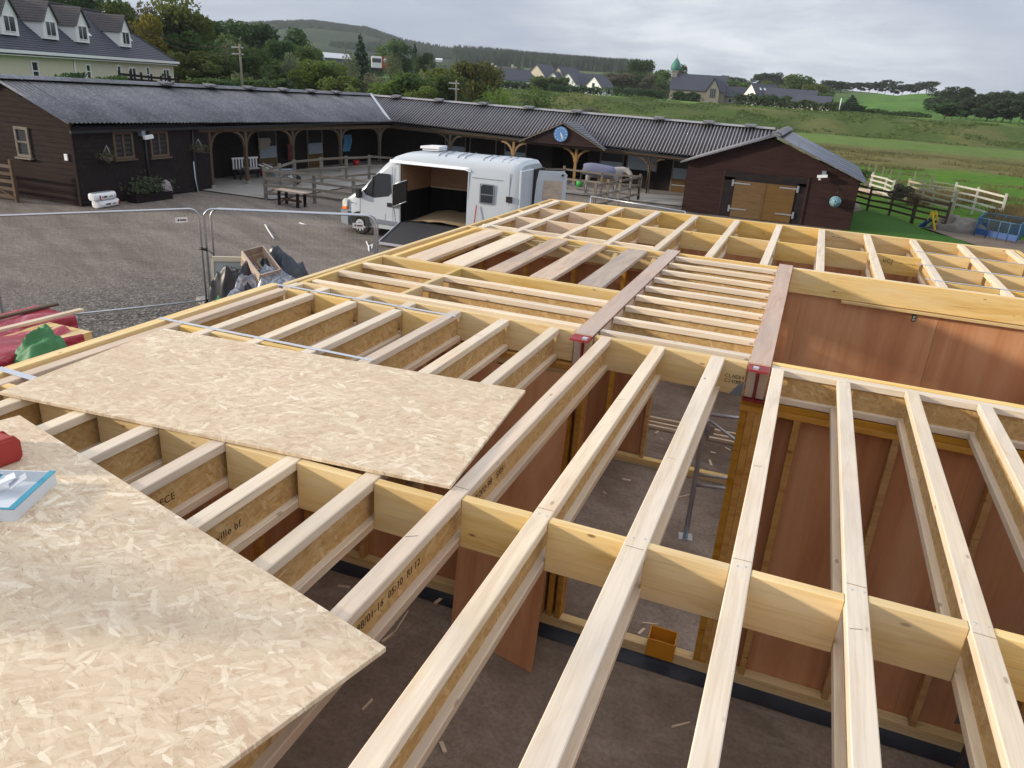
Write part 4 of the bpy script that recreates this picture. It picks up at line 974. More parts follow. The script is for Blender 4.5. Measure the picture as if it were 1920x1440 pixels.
# nail box: white card with teal edges, strips of nails inside
NB = thing('nail_box', (-2.72,1.63,zt), 'open white and teal cardboard box of collated nails on the near strand board', 'box', rz=R(24))
Mx = wm(NB); bw, bl, bh = .145, .20, .05
b = MB(); b.box(-bl,bl,-bw,bw,0,.003); b.box(bl-.004,bl,-bw,bw,.003,bh); b.box(-bl,bl-.004,-bw,-bw+.004,.003,bh); b.box(-bl,bl-.004,bw-.004,bw,.003,bh); b.build('carton', M['paper'], NB, M=Mx)
b = MB(); b.box(bl-.022,bl+.002,-bw-.002,bw+.002,bh,bh+.003); b.build('teal_edge', M['teal'], NB, M=Mx)
b = MB(); b.box(-bl,bl-.022,-bw-.002,-bw+.008,bh,bh+.003); b.build('teal_edge', M['teal'], NB, M=Mx)
for k in range(4):
    b = MB(); b.bar((-.19+.09*k,-.02+.02*k,.035),(-.02+.05*k,.11-.012*k,.045+.008*k),.05,.004); b.build('nail_strip', M['strap'] if k % 2 else M['paper'], NB, M=Mx)
b = MB(); b.bar((-.02,-.12,.04),(.02,.10,.056),.012,.004); b.bar((-.2,.03,.056),(.02,.085,.06),.03,.003); b.build('teal_band', M['teal'], NB, M=Mx)
b = MB()
for k in range(5): b.box(-.15+.02*(k % 2), .12-.03*k, -bw-.0046, -bw-.004, .012+.006*k, .0135+.006*k)
tag(b.build('box_print', M['grey'], NB, M=Mx), kind='stuff')
# leaning ply sheet
def quad_board(name, pts, t, mat, label, cat):
    b = MB(); a, c, d, e = [Vector(p) for p in pts]; n = (c-a).cross(e-a).normalized()
    b.prism([a,c,d,e], n*t); return tag(b.build(name, mat, None), label, cat)
quad_board('plywood_sheet', ((-2.10,4.66,ZF+.002),(-1.31,4.47,ZF+.002),(-1.34,4.95,ZP-.05),(-2.14,5.0,ZP-.10)), .012, M['ply'], 'red plywood sheet leaning upright beside the doorway', 'board')
quad_board('plywood_sheet', ((2.1,4.2,ZF+.03),(2.66,4.3,ZF+.03),(2.66,4.95,ZF+.9),(2.1,4.93,ZF+.9)), .012, M['ply'], 'short plywood offcut leaning against the wall at far right below the joists', 'board')
# amber box on the sole plate
AB = thing('amber_holder', (-.42,5.05,ZF+.124), 'amber plastic open holder standing on the doorway sole plate', 'holder')
z0 = ZF+.124
b = MB(); b.box(-.53,-.31,4.985,4.995,z0-.06,z0+.11); b.build('front_plate', M['orangeplastic'], AB, bevel=.004)
b = MB(); b.box(-.53,-.31,5.09,5.10,z0,z0+.16); b.build('back_plate', M['orangeplastic'], AB, bevel=.004)
for x in (-.53,-.32):
    b = MB(); b.prism([(x,4.995,z0+.002),(x,5.09,z0+.002),(x,5.09,z0+.16),(x,4.995,z0+.11)], (.01,0,0)); b.build('side_plate', M['orangeplastic'], AB)
# scaffold trestles
def trestle(name, x, y, rz, label, h=1.95, mat=M['galv']):
    T = thing(name, (x,y,ZF), label, 'trestle', rz); Mx = wm(T)
    for p in ((0,0),(.95,0)):
        b = MB(); b.tube([(p[0],p[1],0),(p[0],p[1],h)], .026, 8); b.build('post', mat, T, M=Mx)
        b = MB(); b.box(p[0]-.07,p[0]+.07,p[1]-.07,p[1]+.07,0,.008); b.build('foot_plate', mat, T, M=Mx)
        b = MB(); b.tube([(p[0],p[1],.66*h),(p[0],p[1],.66*h+.09)], .042, 8); b.build('collar', mat, T, M=Mx)
        for a in range(4):
            b = MB(); t = a*math.pi/2+.4; b.prism([(p[0],p[1],.66*h),(p[0]+.11*math.cos(t),p[1]+.11*math.sin(t),.66*h-.02),(p[0]+.11*math.cos(t),p[1]+.11*math.sin(t),.66*h-.13),(p[0],p[1],.66*h-.08)], (.004,.004,0)); b.build('fin', mat, T, M=Mx)
    for z, r in ((.32*h,.02),(.38*h,.016),(.72*h,.02)):
        b = MB(); b.tube([(-.02,0,z),(.97,0,z)], r, 8); b.build('rail', mat, T, M=Mx)
    b = MB(); b.tube([(0,.0,.70*h),(.95,.0,.40*h)], .015, 6); b.build('brace', mat, T, M=Mx)
    return T
trestle('scaffold_trestle', -.53, 7.0, R(12), 'grey galvanised scaffold trestle standing inside the doorway', 1.95)
dk = plain('dull_steel_tube', (.13,.13,.14), .5, .6, .2)
trestle('scaffold_trestle', 1.62, 4.55, R(62), 'dull steel trestle standing on the slab at lower right', 1.15, dk)
for i, (y, lab_) in enumerate(((9.55,'pale batten nearest the camera of three lying on the slab beyond the doorway'),(9.68,'pale batten in the middle of three lying on the slab beyond the doorway'),(9.84,'pale batten farthest of three lying on the slab beyond the doorway'))):
    tag(board('batten', (-1.75,y,ZF+.05), (.3,y+.03,ZF+.05), .045, .045, M['pale'], None), lab_, 'batten', 'battens on the slab')
b = MB(); b.box(-.98,-.90,4.25,4.28,ZF+.001,ZF+.012); tag(b.build('green_shim', M['green'], None), 'small green plastic shim lying on the floor slab', 'shim')
qb = onz(415, 925, .95)
b = MB(); b.box(qb.x-.3,qb.x+.28,qb.y-.3,qb.y+.3,ZF,.98)
tag(b.build('rubble_bag', plain('speckled_white', (.36,.35,.34), .9, 0, .9, 34), None, bevel=.06), 'speckled grey builders bag standing below the joists left of the blocking', 'bag')

# unseen guard board, added off the near left corner to shade the strand board
SG = thing('added_shade_guard', (-4.6,.2,0), 'unseen guard board on two tubes added to shade the near strand board', 'scaffold')
for x in (-5.6,-4.15):
    b = MB(); b.tube([(x,.22,0),(x,.22,4.1)],.024,8); b.build('standard', M['galv'], SG)
b = MB(); b.box(-6.0,-3.98,.25,.288,3.50,3.72); b.build('shade_board', M['plank'], SG)
b = MB(); b.tube([(-6.0,.19,3.98),(-3.98,.19,3.98)],.024,8); b.build('hand_rail', M['galv'], SG)

# offcuts, chips and sawdust on the slab
def offcuts():
    rs = np.random.default_rng(77); b = MB()
    for i in range(150):
        x = rs.uniform(-3.6,2.5); y = rs.uniform(1.0,11.3); L = rs.uniform(.02,.09)*(3 if i % 17 == 0 else 1); w = rs.uniform(.008,.03); a = rs.random()*3.14
        d = Vector((math.cos(a),math.sin(a),0))*L; b.bar(Vector((x,y,ZF+.008))-d, Vector((x,y,ZF+.008))+d, w, .014)
    tag(b.build('wood_offcuts', M['pale'], None), 'small timber offcuts scattered on the floor slab', kind='stuff')
offcuts()

# nail heads and pencil lines on the joist tops
b = MB(); c_ = MB()
for x in xl+xr:
    if x < -2.6: continue
    yb = 2.545 if x < .3 else 2.575
    for dx in (-.018,.020):
        q = V(x+dx+random.uniform(-.006,.006), yb+.02+random.uniform(-.012,.012), .0005); b.lathe(q, [(.0001,0),(.0042,0),(.0042,.0014),(.0001,.0014)], 8)
        q = V(x+dx, 4.98+random.uniform(-.02,.01), .0005); b.lathe(q, [(.0001,0),(.004,0),(.004,.0014),(.0001,.0014)], 8)
    y = yb+random.choice((-.045,.06)); c_.bar(V(x-.034,y,.0012), V(x+.036,y+random.uniform(-.004,.004),.0012), .0018, .001)
    y = random.uniform(.9,4.6); c_.bar(V(x-.03,y,.0012), V(x+.01,y+random.uniform(.0,.03),.0012), .0016, .001)
tag(b.build('nail_heads', M['strap'], TB), kind='stuff'); tag(c_.build('pencil_marks', plain('pencil', (.28,.22,.17), .9), TB), kind='stuff')
# ================================================================== WHITE VAN (side towards the camera, nose to the left)
VY = 19.95; VW = 2.02
def build_van():
    T = thing('van', (-10.4, VY+1, 0), 'white high roof panel van with its side open and a ramp down', 'van')
    # stations along the length: x, z bottom, z belt(side max) , roof top, front-plan inset
    st = [(-13.42,.42,.66,.72,.42),(-13.36,.30,.80,.93,.22),(-13.12,.27,.98,1.07,.08),(-12.85,.27,1.12,1.25,.03),(-12.58,.27,1.27,1.43,.015),(-12.18,.27,1.62,1.86,.01),(-11.85,.27,1.92,2.17,.0),(-11.55,.27,2.12,2.42,.0),(-11.22,.27,2.26,2.53,.0),
          (-10.2,.27,2.28,2.60,.0),(-9.07,.27,2.29,2.60,.0),(-8.4,.27,2.30,2.62,.0),(-7.8,.27,2.31,2.62,.0),(-7.62,.29,2.30,2.60,.01),(-7.52,.32,2.22,2.50,.05)]
    cy = VY+VW/2
    rings = []
    for (x, zb, zs, zt, ins) in st:
        h = VW/2-ins; pts = []
        lo = min(.50, zs-.04)
        for (f, zz) in ((h-.02, zb), (h, lo), (h, lo+(zs-lo)*.35), (h-.012, lo+(zs-lo)*.7), (h-.03, zs)): pts.append((f, zz))
        dz = zt-zs
        for k in range(1, 5):
            t = k/4*math.pi/2; rin = min(.42, max(.12, dz*1.3)); pts.append((h-.03-rin*(1-math.cos(t)), zs+dz*math.sin(t)*.94))
        pts.append((h*.28, zt))
        rings.append([(x, cy-f, z) for f, z in pts] + [(x, cy+f, z) for f, z in pts[::-1]])
    n = len(rings[0]); b = MB(); vs = [p for r in rings for p in r]; fs = []
    for i in range(len(rings)-1):
        for j in range(n-1):
            if 8 <= i <= 9 and 1 <= j <= 3: continue          # the open side
            fs.append((i*n+j, i*n+j+1, (i+1)*n+j+1, (i+1)*n+j))
        fs.append((i*n+n-1, i*n, (i+1)*n, (i+1)*n+n-1))
    fs.append(tuple(range(n))[::-1]); fs.append(tuple((len(rings)-1)*n+j for j in range(n)))
    b.add(vs, fs, 0, True); body = b.build('body', M['vanwhite'], T)
    md = body.modifiers.new('edge', 'EDGE_SPLIT'); md.split_angle = R(38)
    # interior
    b = MB(); b.box(-11.22,-7.6,cy-.93,cy+.93,.50,.56); b.build('load_floor', M['mat'], T)
    b = MB(); b.box(-11.2,-7.62,cy+.90,cy+.94,.56,1.42); b.build('kick_panel', M['matt_black'], T)
    tanw = wood('van_lining', (.36,.225,.145), (.28,.17,.105), None, 0, 0, .05)
    b = MB(); b.box(-11.2,-7.62,cy+.88,cy+.92,1.42,2.36); b.build('ply_lining', tanw, T)
    b = MB(); b.box(-11.2,-7.62,cy+.86,cy+.885,1.40,1.44); b.build('lining_trim', M['plank'], T)
    b = MB(); b.box(-11.25,-11.2,cy-.93,cy+.93,.56,1.42); b.build('bulkhead', M['matt_black'], T)
    b = MB(); b.box(-11.24,-11.2,cy-.93,cy+.93,1.42,2.3); b.build('bulkhead_upper', tanw, T)
    b = MB(); b.box(-9.03,-8.99,cy-.9,cy+.93,.56,2.25); b.build('partition', M['black'], T)
    b = MB(); b.grid(lambda u,v: (-11.0+1.95*u, cy-.86+1.7*v, .565+.10*math.sin(u*math.pi)**.5*(.6+.5*float(vnoise(np.array([u*9]),np.array([v*7]),1.0,3)[0]))+.10*v), 24, 16); b.build('straw_bed', M['straw'], T)
    b = MB(); b.box(-11.26,-9.03,VY-.015,VY+.03,2.245,2.275); b.box(-11.27,-11.22,VY-.012,VY+.03,.5,2.25); b.build('opening_frame', M['galv'], T)
    b = MB(); b.prism([(-11.55,VY-.06,2.24),(-9.15,VY-.06,2.25),(-8.98,VY-.03,2.20),(-9.05,VY+.02,2.30),(-11.6,VY+.02,2.29)], (0,.03,.03)); b.build('awning_rail', M['white'], T)
    # half door hinged open beside the cab
    b = MB(); b.prism([(-11.45,VY-.05,.97),(-10.86,VY-.30,1.22),(-10.86,VY-.30,1.80),(-11.45,VY-.05,1.60)], (.02,.03,0)); hd = b.build('half_door', M['matt_black'], T)
    b = MB(); b.tube([(-11.45,VY-.06,.96),(-11.45,VY-.06,1.62),(-10.86,VY-.31,1.82)],.016,6); b.tube([(-11.45,VY-.06,.97),(-10.86,VY-.31,1.22)],.014,6); b.build('door_trim', M['galv'], hd)
    # ramp
    b = MB(); b.prism([(-11.22,VY+.0,.50),(-9.0,VY+.0,.50),(-8.75,VY-1.15,.09),(-11.25,VY-1.15,.09)], (0,0,.05)); rp = b.build('ramp', M['mat'], T)
    b = MB(); b.bar((-11.25,VY-1.16,.10),(-8.75,VY-1.16,.10),.03,.07); b.bar((-11.25,VY-1.16,.13),(-11.22,VY,.54),.025,.07); b.build('ramp_edge', M['strap'], rp)
    # glazing
    def side_panel(poly, mat, name, parent=T, t=.012):
        bb = MB(); bb.prism([(x, VY-.004, z) for x, z in poly], (0,-t,0)); return bb.build(name, mat, parent)
    door = side_panel([(-12.60,.62),(-12.60,1.15),(-12.50,1.36),(-11.52,1.36),(-11.40,.62),(-11.40,.45),(-12.15,.45),(-12.3,.62)], M['vanwhite'], 'cab_door', t=.01)
    for (x0,z0,x1,z1) in ((-12.60,.66,-12.60,1.16),(-11.46,.42,-11.50,2.1),(-12.18,.42,-11.46,.42),(-11.74,.44,-11.72,.72)):
        bb = MB(); bb.bar((x0,VY-.012,z0),(x1,VY-.012,z1),.012,.012,up=(0,1,0)); bb.build('door_seam', M['grey'], door)
    side_panel([(-12.47,1.33),(-12.30,1.55),(-12.10,1.80),(-11.95,1.90),(-11.56,1.90),(-11.52,1.36),(-11.60,1.26),(-12.10,1.16),(-12.40,1.22)], M['glass'], 'cab_window')
    bb = MB(); bb.bar((-12.18,VY-.03,1.20),(-12.13,VY-.03,1.78),.03,.02,up=(0,1,0)); bb.build('quarter_light_bar', M['black'], T)
    side_panel([(-8.64,1.42),(-8.30,1.42),(-8.27,1.46),(-8.27,1.87),(-8.31,1.90),(-8.60,1.90),(-8.64,1.86)], M['glass'], 'side_window')
    bb = MB()
    for p,q in (((-8.66,1.40),(-8.25,1.40)),((-8.66,1.92),(-8.25,1.92)),((-8.66,1.40),(-8.66,1.92)),((-8.25,1.40),(-8.25,1.92)),((-8.64,1.64),(-8.27,1.64))): bb.bar((p[0],VY-.02,p[1]),(q[0],VY-.02,q[1]),.025,.02,up=(0,1,0))
    bb.build('window_seal', M['grey'], T)
    for (x0,z0,x1,z1) in ((-8.95,2.07,-8.0,2.07),(-9.0,.98,-7.75,.99),(-7.78,.42,-7.79,2.28),(-9.03,.5,-9.03,2.24)):
        bb = MB(); bb.bar((x0,VY+.012,z0),(x1,VY+.012,z1),.012,.012,up=(0,1,0)); bb.build('panel_seam', M['grey'], T)
    b = MB(); b.add([(-12.80,VY+.40,1.30),(-11.75,VY+.38,2.26),(-11.75,VY+VW-.38,2.26),(-12.80,VY+VW-.40,1.30)],[(0,1,2,3)]); b.v=[(x,y,z+.012) for x,y,z in b.v]; b.build('windscreen', M['glass'], T, fix=False)
    # trim
    side_panel([(-12.24,.42),(-11.30,.42),(-11.30,.53),(-12.24,.55)], M['grey'], 'rub_strip', t=.03)
    side_panel([(-9.0,.42),(-7.6,.42),(-7.6,.53),(-9.0,.53)], M['grey'], 'rub_strip', t=.03)
    b = MB(); b.prism([(-13.46,VY+.38,.26),(-13.46,VY+.38,.66),(-13.30,VY+.05,.70),(-13.06,VY-.012,.70),(-13.04,VY-.012,.27),(-13.28,VY+.05,.24)], (0,.0,0.0001)); 
    b = MB()
    prof = [(-13.50,.45),(-13.40,.16),(-13.05,-.012)]
    for a, c in zip(prof[:-1], prof[1:]): b.prism([(a[0],VY+a[1],.26),(c[0],VY+c[1],.24),(c[0],VY+c[1],.68),(a[0],VY+a[1],.66)], (.12,.10,0))
    b.box(-13.50,-13.3,VY+.45,VY+VW-.45,.26,.66); b.build('bumper', M['grey'], T)
    b = MB(); b.prism([(-13.34,VY+.16,.70),(-13.10,VY+.0,.74),(-13.08,VY+.0,.98),(-13.16,VY+.02,1.04),(-13.33,VY+.14,.93)], (.03,.03,0)); hl = b.build('headlight', plain('lamp_lens', (.62,.63,.60), .15, 0, .3, 15), T)
    b = MB(); b.prism([(-13.355,VY+.15,.68),(-13.09,VY-.012,.72),(-13.09,VY-.012,.80),(-13.345,VY+.15,.76)], (.03,.03,0)); b.build('indicator', plain('amber_lens', (.75,.17,.02), .25), hl)
    b = MB(); b.box(-12.66,-12.5,VY-.20,VY-.03,1.12,1.42); b.build('wing_mirror', M['black'], T, bevel=.03)
    side_panel([(-11.66,.95),(-11.42,.95),(-11.42,1.07),(-11.66,1.07)], M['black'], 'door_handle', t=.03)
    side_panel([(-7.86,1.50),(-7.68,1.50),(-7.68,1.66),(-7.86,1.66)], M['black'], 'door_handle', t=.03)
    side_panel([(-12.92,.92),(-12.84,.92),(-12.84,.95),(-12.92,.95)], M['grey'], 'badge', t=.004)
    b = MB(); b.prism([(-10.9,cy-.28,2.60),(-10.38,cy-.28,2.62),(-10.38,cy+.28,2.62),(-10.9,cy+.28,2.60)], (0,0,.04)); b.prism([(-10.95,cy-.33,2.655),(-10.34,cy-.33,2.675),(-10.40,cy+.33,2.675),(-10.90,cy+.33,2.655)], (0,0,.07)); b.build('roof_vent', M['white'], T)
    for x in (-10.15,-9.95,-9.55,-9.33,-8.75,-8.55,-8.18,-7.98):
        b = MB(); pts = [(x+.05,cy-.80,2.545),(x+.03,cy-.62,2.60),(x-.04,cy+.2,2.635)]; b.tube(pts,.011,5); b.build('roof_rib', M['grey'], T)
    def wheel(x, y, nm='wheel'):
        bb = MB(); prof2 = [(.19,-.10),(.30,-.11),(.335,-.07),(.335,.07),(.30,.11),(.19,.10)]
        k = 22; vs2 = []
        for r_, o_ in prof2: vs2 += [(x+r_*math.cos(2*math.pi*j/k), y+o_, .335+r_*math.sin(2*math.pi*j/k)) for j in range(k)]
        bb.add(vs2, [(i*k+j, i*k+(j+1)%k, (i+1)*k+(j+1)%k, (i+1)*k+j) for i in range(5) for j in range(k)], 0, True); w_ = bb.build(nm, M['rubber'], T)
        bb = MB(); bb.tube([(x,y-.085,.335),(x,y+.06,.335)], .20, 22); bb.build('rim', M['black'], w_)
        bb = MB(); n2 = 12
        for j in range(n2):
            a = 2*math.pi*j/n2; bb.bar((x+.13*math.cos(a),y-.10,.335+.13*math.sin(a)),(x+.215*math.cos(a),y-.10,.335+.215*math.sin(a)),.05,.02,up=(0,1,0))
        bb.tube([(x,y-.115,.335),(x,y-.08,.335)],.135,22); bb.build('wheel_trim', M['strap'], w_)
        bb = MB(); bb.tube([(x,y-.12,.335),(x,y-.08,.335)],.06,14); bb.build('hub', M['grey'], w_)
    for x in (-12.62,-8.55):
        wheel(x, VY+.10); wheel(x, VY+VW-.10)
        bb = MB(); k = 16
        pts = [(x+.42*math.cos(math.pi*j/k), VY-.012, .335+.42*math.sin(math.pi*j/k)) for j in range(k+1)]
        bb.prism([(x+.40*math.cos(math.pi*j/k), VY-.006, .30+.40*math.sin(math.pi*j/k)) for j in range(k+1)], (0,-.004,0)); bb.build('wheel_arch', M['black'], T)
    # open rear door
    b = MB(); x0,x1,yy = -7.32,-6.55,VY+1.0
    b.prism([(x0-.12,yy,.55),(x1,yy+.3,.55),(x1,yy+.3,2.28),(x1-.1,yy+.27,2.36),(x0,yy+.05,2.34),(x0-.05,yy+.02,2.0)], (.02,-.05,0)); rd = b.build('rear_door', M['vanwhite'], T)
    b = MB(); b.prism([(x0+.16,yy+.03,1.55),(x1-.1,yy+.22,1.55),(x1-.1,yy+.22,2.08),(x0+.18,yy+.03,2.08)], (.01,-.012,0)); b.build('door_board', M['plank'], rd)
    b = MB(); b.prism([(x0+.04,yy-.02,.9),(x0+.10,yy-.0,.9),(x0+.10,yy,1.2),(x0+.04,yy-.02,1.2)], (0,-.03,0)); b.tube([(x1-.08,yy+.20,2.26),(x1-.08,yy+.12,2.26)],.03,8); b.build('door_latch', M['black'], rd)
    b = MB(); b.box(-7.53,-7.46,VY+1.04,VY+VW-.08,.45,2.35); b.build('rear_opening', M['black'], T)
    b = MB(); b.box(-7.53,-7.45,VY+.05,VY+1.0,.42,2.38); b.build('closed_rear_door', M['vanwhite'], T, bevel=.02)
    b = MB(); b.box(-7.46,-7.40,VY+.96,VY+1.05,.45,2.36); b.build('door_seal', M['black'], T)
    return T
build_van()
BR = thing('broom', (-8.72,19.6,0), 'red handled broom propped against the white van side', 'broom')
b = MB(); b.tube([(-8.78,19.72,.1),(-8.74,19.9,1.32)], .017, 6); b.build('handle', M['red'], BR)
b = MB(); b.box(-8.95,-8.62,19.66,19.76,.0,.12); b.build('head', M['black'], BR)

# ================================================================== TEMPORARY MESH FENCE PANELS
def mesh_panel(p0, p1, label, sign=True, h=1.95):
    p0 = Vector((p0[0],p0[1],0)); p1 = Vector((p1[0],p1[1],0)); d = (p1-p0).normalized(); L = (p1-p0).length; up = Vector((0,0,1)); z0 = .12
    T = thing('mesh_fence_panel', (p0+p1)/2, label, 'fence panel', group='temporary mesh fence panels')
    r = .18; pts = [p0+up*.0, p0+up*(h-r)]
    for k in range(1,6):
        t = k/6*math.pi/2; pts.append(p0+d*(r*(1-math.cos(t)))+up*(h-r+r*math.sin(t)))
    pts.append(p0+d*r+up*h); pts.append(p1-d*r+up*h)
    for k in range(1,6):
        t = k/6*math.pi/2; pts.append(p1-d*(r*(1-math.sin(t)))+up*(h-r+r*math.cos(t)))
    pts += [p1+up*(h-r), p1+up*.0]
    b = MB(); b.tube(pts, .021, 8); b.tube([p0+up*z0, p1+up*z0], .019, 8); fr = b.build('frame', M['galv'], T)
    b = MB(); n = int(L/.075)
    for i in range(1, n):
        q = p0+d*(L*i/n); b.tube([q+up*z0, q+up*(h-.02)], .0009, 3, cap=False)
    for k in range(1, 8): b.tube([p0+up*(z0+(h-z0)*k/8), p1+up*(z0+(h-z0)*k/8)], .0009, 3, cap=False)
    tag(b.build('wire_mesh', M['galv'], T), kind='stuff')
    for p in (p0+d*.0, p1):
        b = MB(); nn = Vector((d.y,-d.x,0)); b.prism([p-nn*.36-d*.11, p-nn*.36+d*.11, p+nn*.36+d*.11, p+nn*.36-d*.11], up*.12); b.build('concrete_foot', M['concrete'], T, bevel=.02)
    if sign:
        nn = Vector((d.y,-d.x,0)); nn = nn if nn.dot(-p0) > 0 else -nn; c = p1-d*.33+up*(h-.20)+nn*.02
        b = MB(); b.prism([c-d*.11-up*.05, c+d*.11-up*.05, c+d*.11+up*.05, c-d*.11+up*.05], nn*.004); s = b.build('sign', M['white'], T)
        b = MB(); c2_ = c+nn*.006
        b.prism([c2_-d*.085-up*.004, c2_-d*.05-up*.022, c2_-d*.035+up*.012, c2_-d*.06+up*.02], nn*.001); b.prism([c2_-d*.03-up*.016, c2_+d*.085-up*.016, c2_+d*.085+up*.012, c2_-d*.03+up*.012], nn*.001); b.build('sign_print', M['ink'], s)
    return T
fa = onz(10,615); fm = onz(388,574); fm2 = onz(397,574)
tr = None
best = None
for t in range(0, 400):                       # far end of the second panel: full panel length from its near post
    dd = 11+t*.03; q = ond(703,405,dd)
    if abs(q.z-1.95) < .04 and (best is None or abs(q.z-1.95) < best[0]): best = (abs(q.z-1.95), q)
fr_ = best[1]
mesh_panel((fa.x,fa.y), (fm.x,fm.y), 'mesh fence panel at the left edge with a white sign at its top corner')
mesh_panel((fm2.x,fm2.y), (fr_.x,fr_.y), 'mesh fence panel in front of the white van nose with a white sign')
dv_ = Vector((fr_.y-fm2.y, -(fr_.x-fm2.x), 0)).normalized()*(-.13)
mesh_panel((fm2.x+dv_.x+.12,fm2.y+dv_.y), (fr_.x+dv_.x+.05,fr_.y+dv_.y), 'mesh fence panel doubled up close behind the one before the van', sign=False)
b = MB(); c0 = (fm+fm2)/2; b.tube([(fm.x-.03,fm.y-.03,1.18),(fm2.x+.03,fm2.y-.03,1.16)],.03,6); b.tube([(fm2.x+.03,fm2.y-.03,1.16),(fm2.x+.22,fm2.y-.06,1.10)],.012,5)
tag(b.build('rope_tie', M['black'], None), 'black strap tying two mesh fence panels together', 'strap')

# ================================================================== RUBBISH HEAP BY THE FENCE
hb = onz(470,575)
def lump(name, c, rx, ry, rz, mat, label, cat, seed=1, amp=.22, n=18, scale=1.6, flat=True, M2=None):
    c = Vector(c); b = MB(); rs = np.random.default_rng(seed)
    vs = []; 
    for j in range(n+1):
        for i in range(2*n):
            th = math.pi*j/n; ph = math.pi*i/n; p = Vector((math.sin(th)*math.cos(ph), math.sin(th)*math.sin(ph), math.cos(th)))
            q = p*scale
            f = 1+amp*1.5*(float(vnoise(np.array([q.x*1.3+seed*7+q.z]),np.array([q.y*1.3+q.z*1.1]),1.0,seed)[0])-.5)+amp*.7*(float(vnoise(np.array([q.x*2.6+q.z*2]),np.array([q.y*2.6-q.z*2]),1.0,seed+3)[0])-.5)-amp*.5*abs(math.sin(ph*5+seed+2*th))*math.sin(th)
            z = p.z*rz*f
            vs.append((c.x+p.x*rx*f, c.y+p.y*ry*f, max(c.z+z, c.z-rz*.62)))
    fs = [(j*2*n+i, j*2*n+(i+1)%(2*n), (j+1)*2*n+(i+1)%(2*n), (j+1)*2*n+i) for j in range(n) for i in range(2*n)]
    b.add(vs, fs, 0, True); o = b.build(name, mat, None); return tag(o, label, cat)
def crumple(name, c, rx, ry, h, mat, label, cat, seed=1, ridge=.5, rot=0.0, peak=.6, n=34, parent=None):
    """a heap of sheeting: folds run down from the top, the rim lies on whatever is below"""
    c = Vector(c); b = MB(); rs = random.Random(seed); ph0 = rs.random()*6.28; k1, k2 = rs.randint(4,6), rs.randint(7,11); ox, oy = rs.uniform(-.25,.25), rs.uniform(-.25,.25)
    vs = []; fs = []; m_ = 2*n
    for j in range(n+1):
        rho = j/n
        for i in range(m_):
            a = 2*math.pi*i/m_
            x = math.cos(a)*rho; y = math.sin(a)*rho
            fold = 1-abs(math.sin(k1*.5*a+ph0+1.3*rho))*ridge*rho-abs(math.sin(k2*.5*a+ph0*2-2*rho))*ridge*.55*rho
            nz = abs(float(vnoise(np.array([x*2.6+seed*3]),np.array([y*2.6+seed]),1.0,seed)[0])-.5)*2; n2 = abs(float(vnoise(np.array([x*6.1+seed]),np.array([y*6.1-seed]),1.0,seed+1)[0])-.5)*2
            z = h*max(0,(1-rho**1.5))**peak*(.60+.75*(1-nz)*.6+.10*(1-n2))*(.75+.25*fold)
            f2 = 1+.16*fold-.12*nz
            p = Vector(((x*rx*f2+ox*rx*(1-rho)), (y*ry*f2+oy*ry*(1-rho)), z)); p.rotate(Matrix.Rotation(rot,3,'Z')); vs.append(tuple(c+p))
    for j in range(n):
        for i in range(m_): fs.append((j*m_+i,(j+1)*m_+i,(j+1)*m_+(i+1)%m_,j*m_+(i+1)%m_))
    b.add(vs, fs, 0, True); o = b.build(name, mat, parent); md = o.modifiers.new('crease','EDGE_SPLIT'); md.split_angle = R(62)
    return tag(o, label, cat)
blackfilm = plain('black_film', (.018,.02,.026), .42, 0, .4, 6, .45); navyfilm = plain('navy_film', (.040,.055,.075), .35, 0, .5, 4, .5)
g = G('clear_film'); nn_ = g.noise(g.coords(rnd=5), 7, 5, .7, 1.0); clearfilm = g.done(g.ramp(nn_, [(.35,(.09,.11,.15)),(.52,(.22,.26,.32)),(.66,(.55,.59,.63))]), .22, 0, .6)
bp0 = ond(402,575,fm.length+.5) if False else None
p_a, p_b = onz(404,590), onz(462,590)
dirb = (Vector((p_b.x,p_b.y,0))-Vector((p_a.x,p_a.y,0))).normalized(); wb = 1.0
PA = Vector((p_a.x,p_a.y,.02)); PB = PA+dirb*.95; bk = Vector((-dirb.y,dirb.x,0))*.22
b = MB(); b.prism([PA,PB,PB+bk+Vector((0,0,1.05)),PA+bk+Vector((0,0,1.05))], Vector((dirb.y,-dirb.x,0))*.04)
LBd = thing('leaning_board', PA, 'cream edged grey board leaning on the mesh fence', 'board'); b.build('panel', plain('board_grey', (.30,.335,.335), .5, 0, .12, 3), LBd)
b = MB(); fn_ = Vector((dirb.y,-dirb.x,0))*.05; dp = Vector((0,0,1.05))+bk
b.bar(PA+fn_,PA+fn_+dp,.05,.05); b.bar(PA+fn_+dp,PB+fn_+dp,.05,.09); b.bar(PB+fn_,PB+fn_+dp,.05,.05); b.build('edge_trim', M['cream'], LBd)
hc = onz(470,600,.3)
def hp(px, py, dist_off=0.0, base=15.0):
    q = ond(px, py, base+dist_off); return q
def hg(px, py, base=15.0):
    q = ond(px, py, base); return Vector((q.x, q.y, 0.02))
crumple('rubbish_bag', hg(452,548), .60,.52,1.18, blackfilm, 'black rubbish bag slumped under the wooden crate', 'bag', 4, .9, .6, .5, 44)
crumple('plastic_sheeting', hg(497,553,14.6), .90,.46,.98, clearfilm, 'crumpled clear plastic sheeting in front of the black bags', 'plastic sheet', 5, .8, .9, .40, 44)
crumple('tarpaulin', hg(531,518,15.3), .66,.55,1.22, navyfilm, 'dark navy tarpaulin heaped beside the wooden crate', 'tarpaulin', 8, .7, .4, .45, 40)
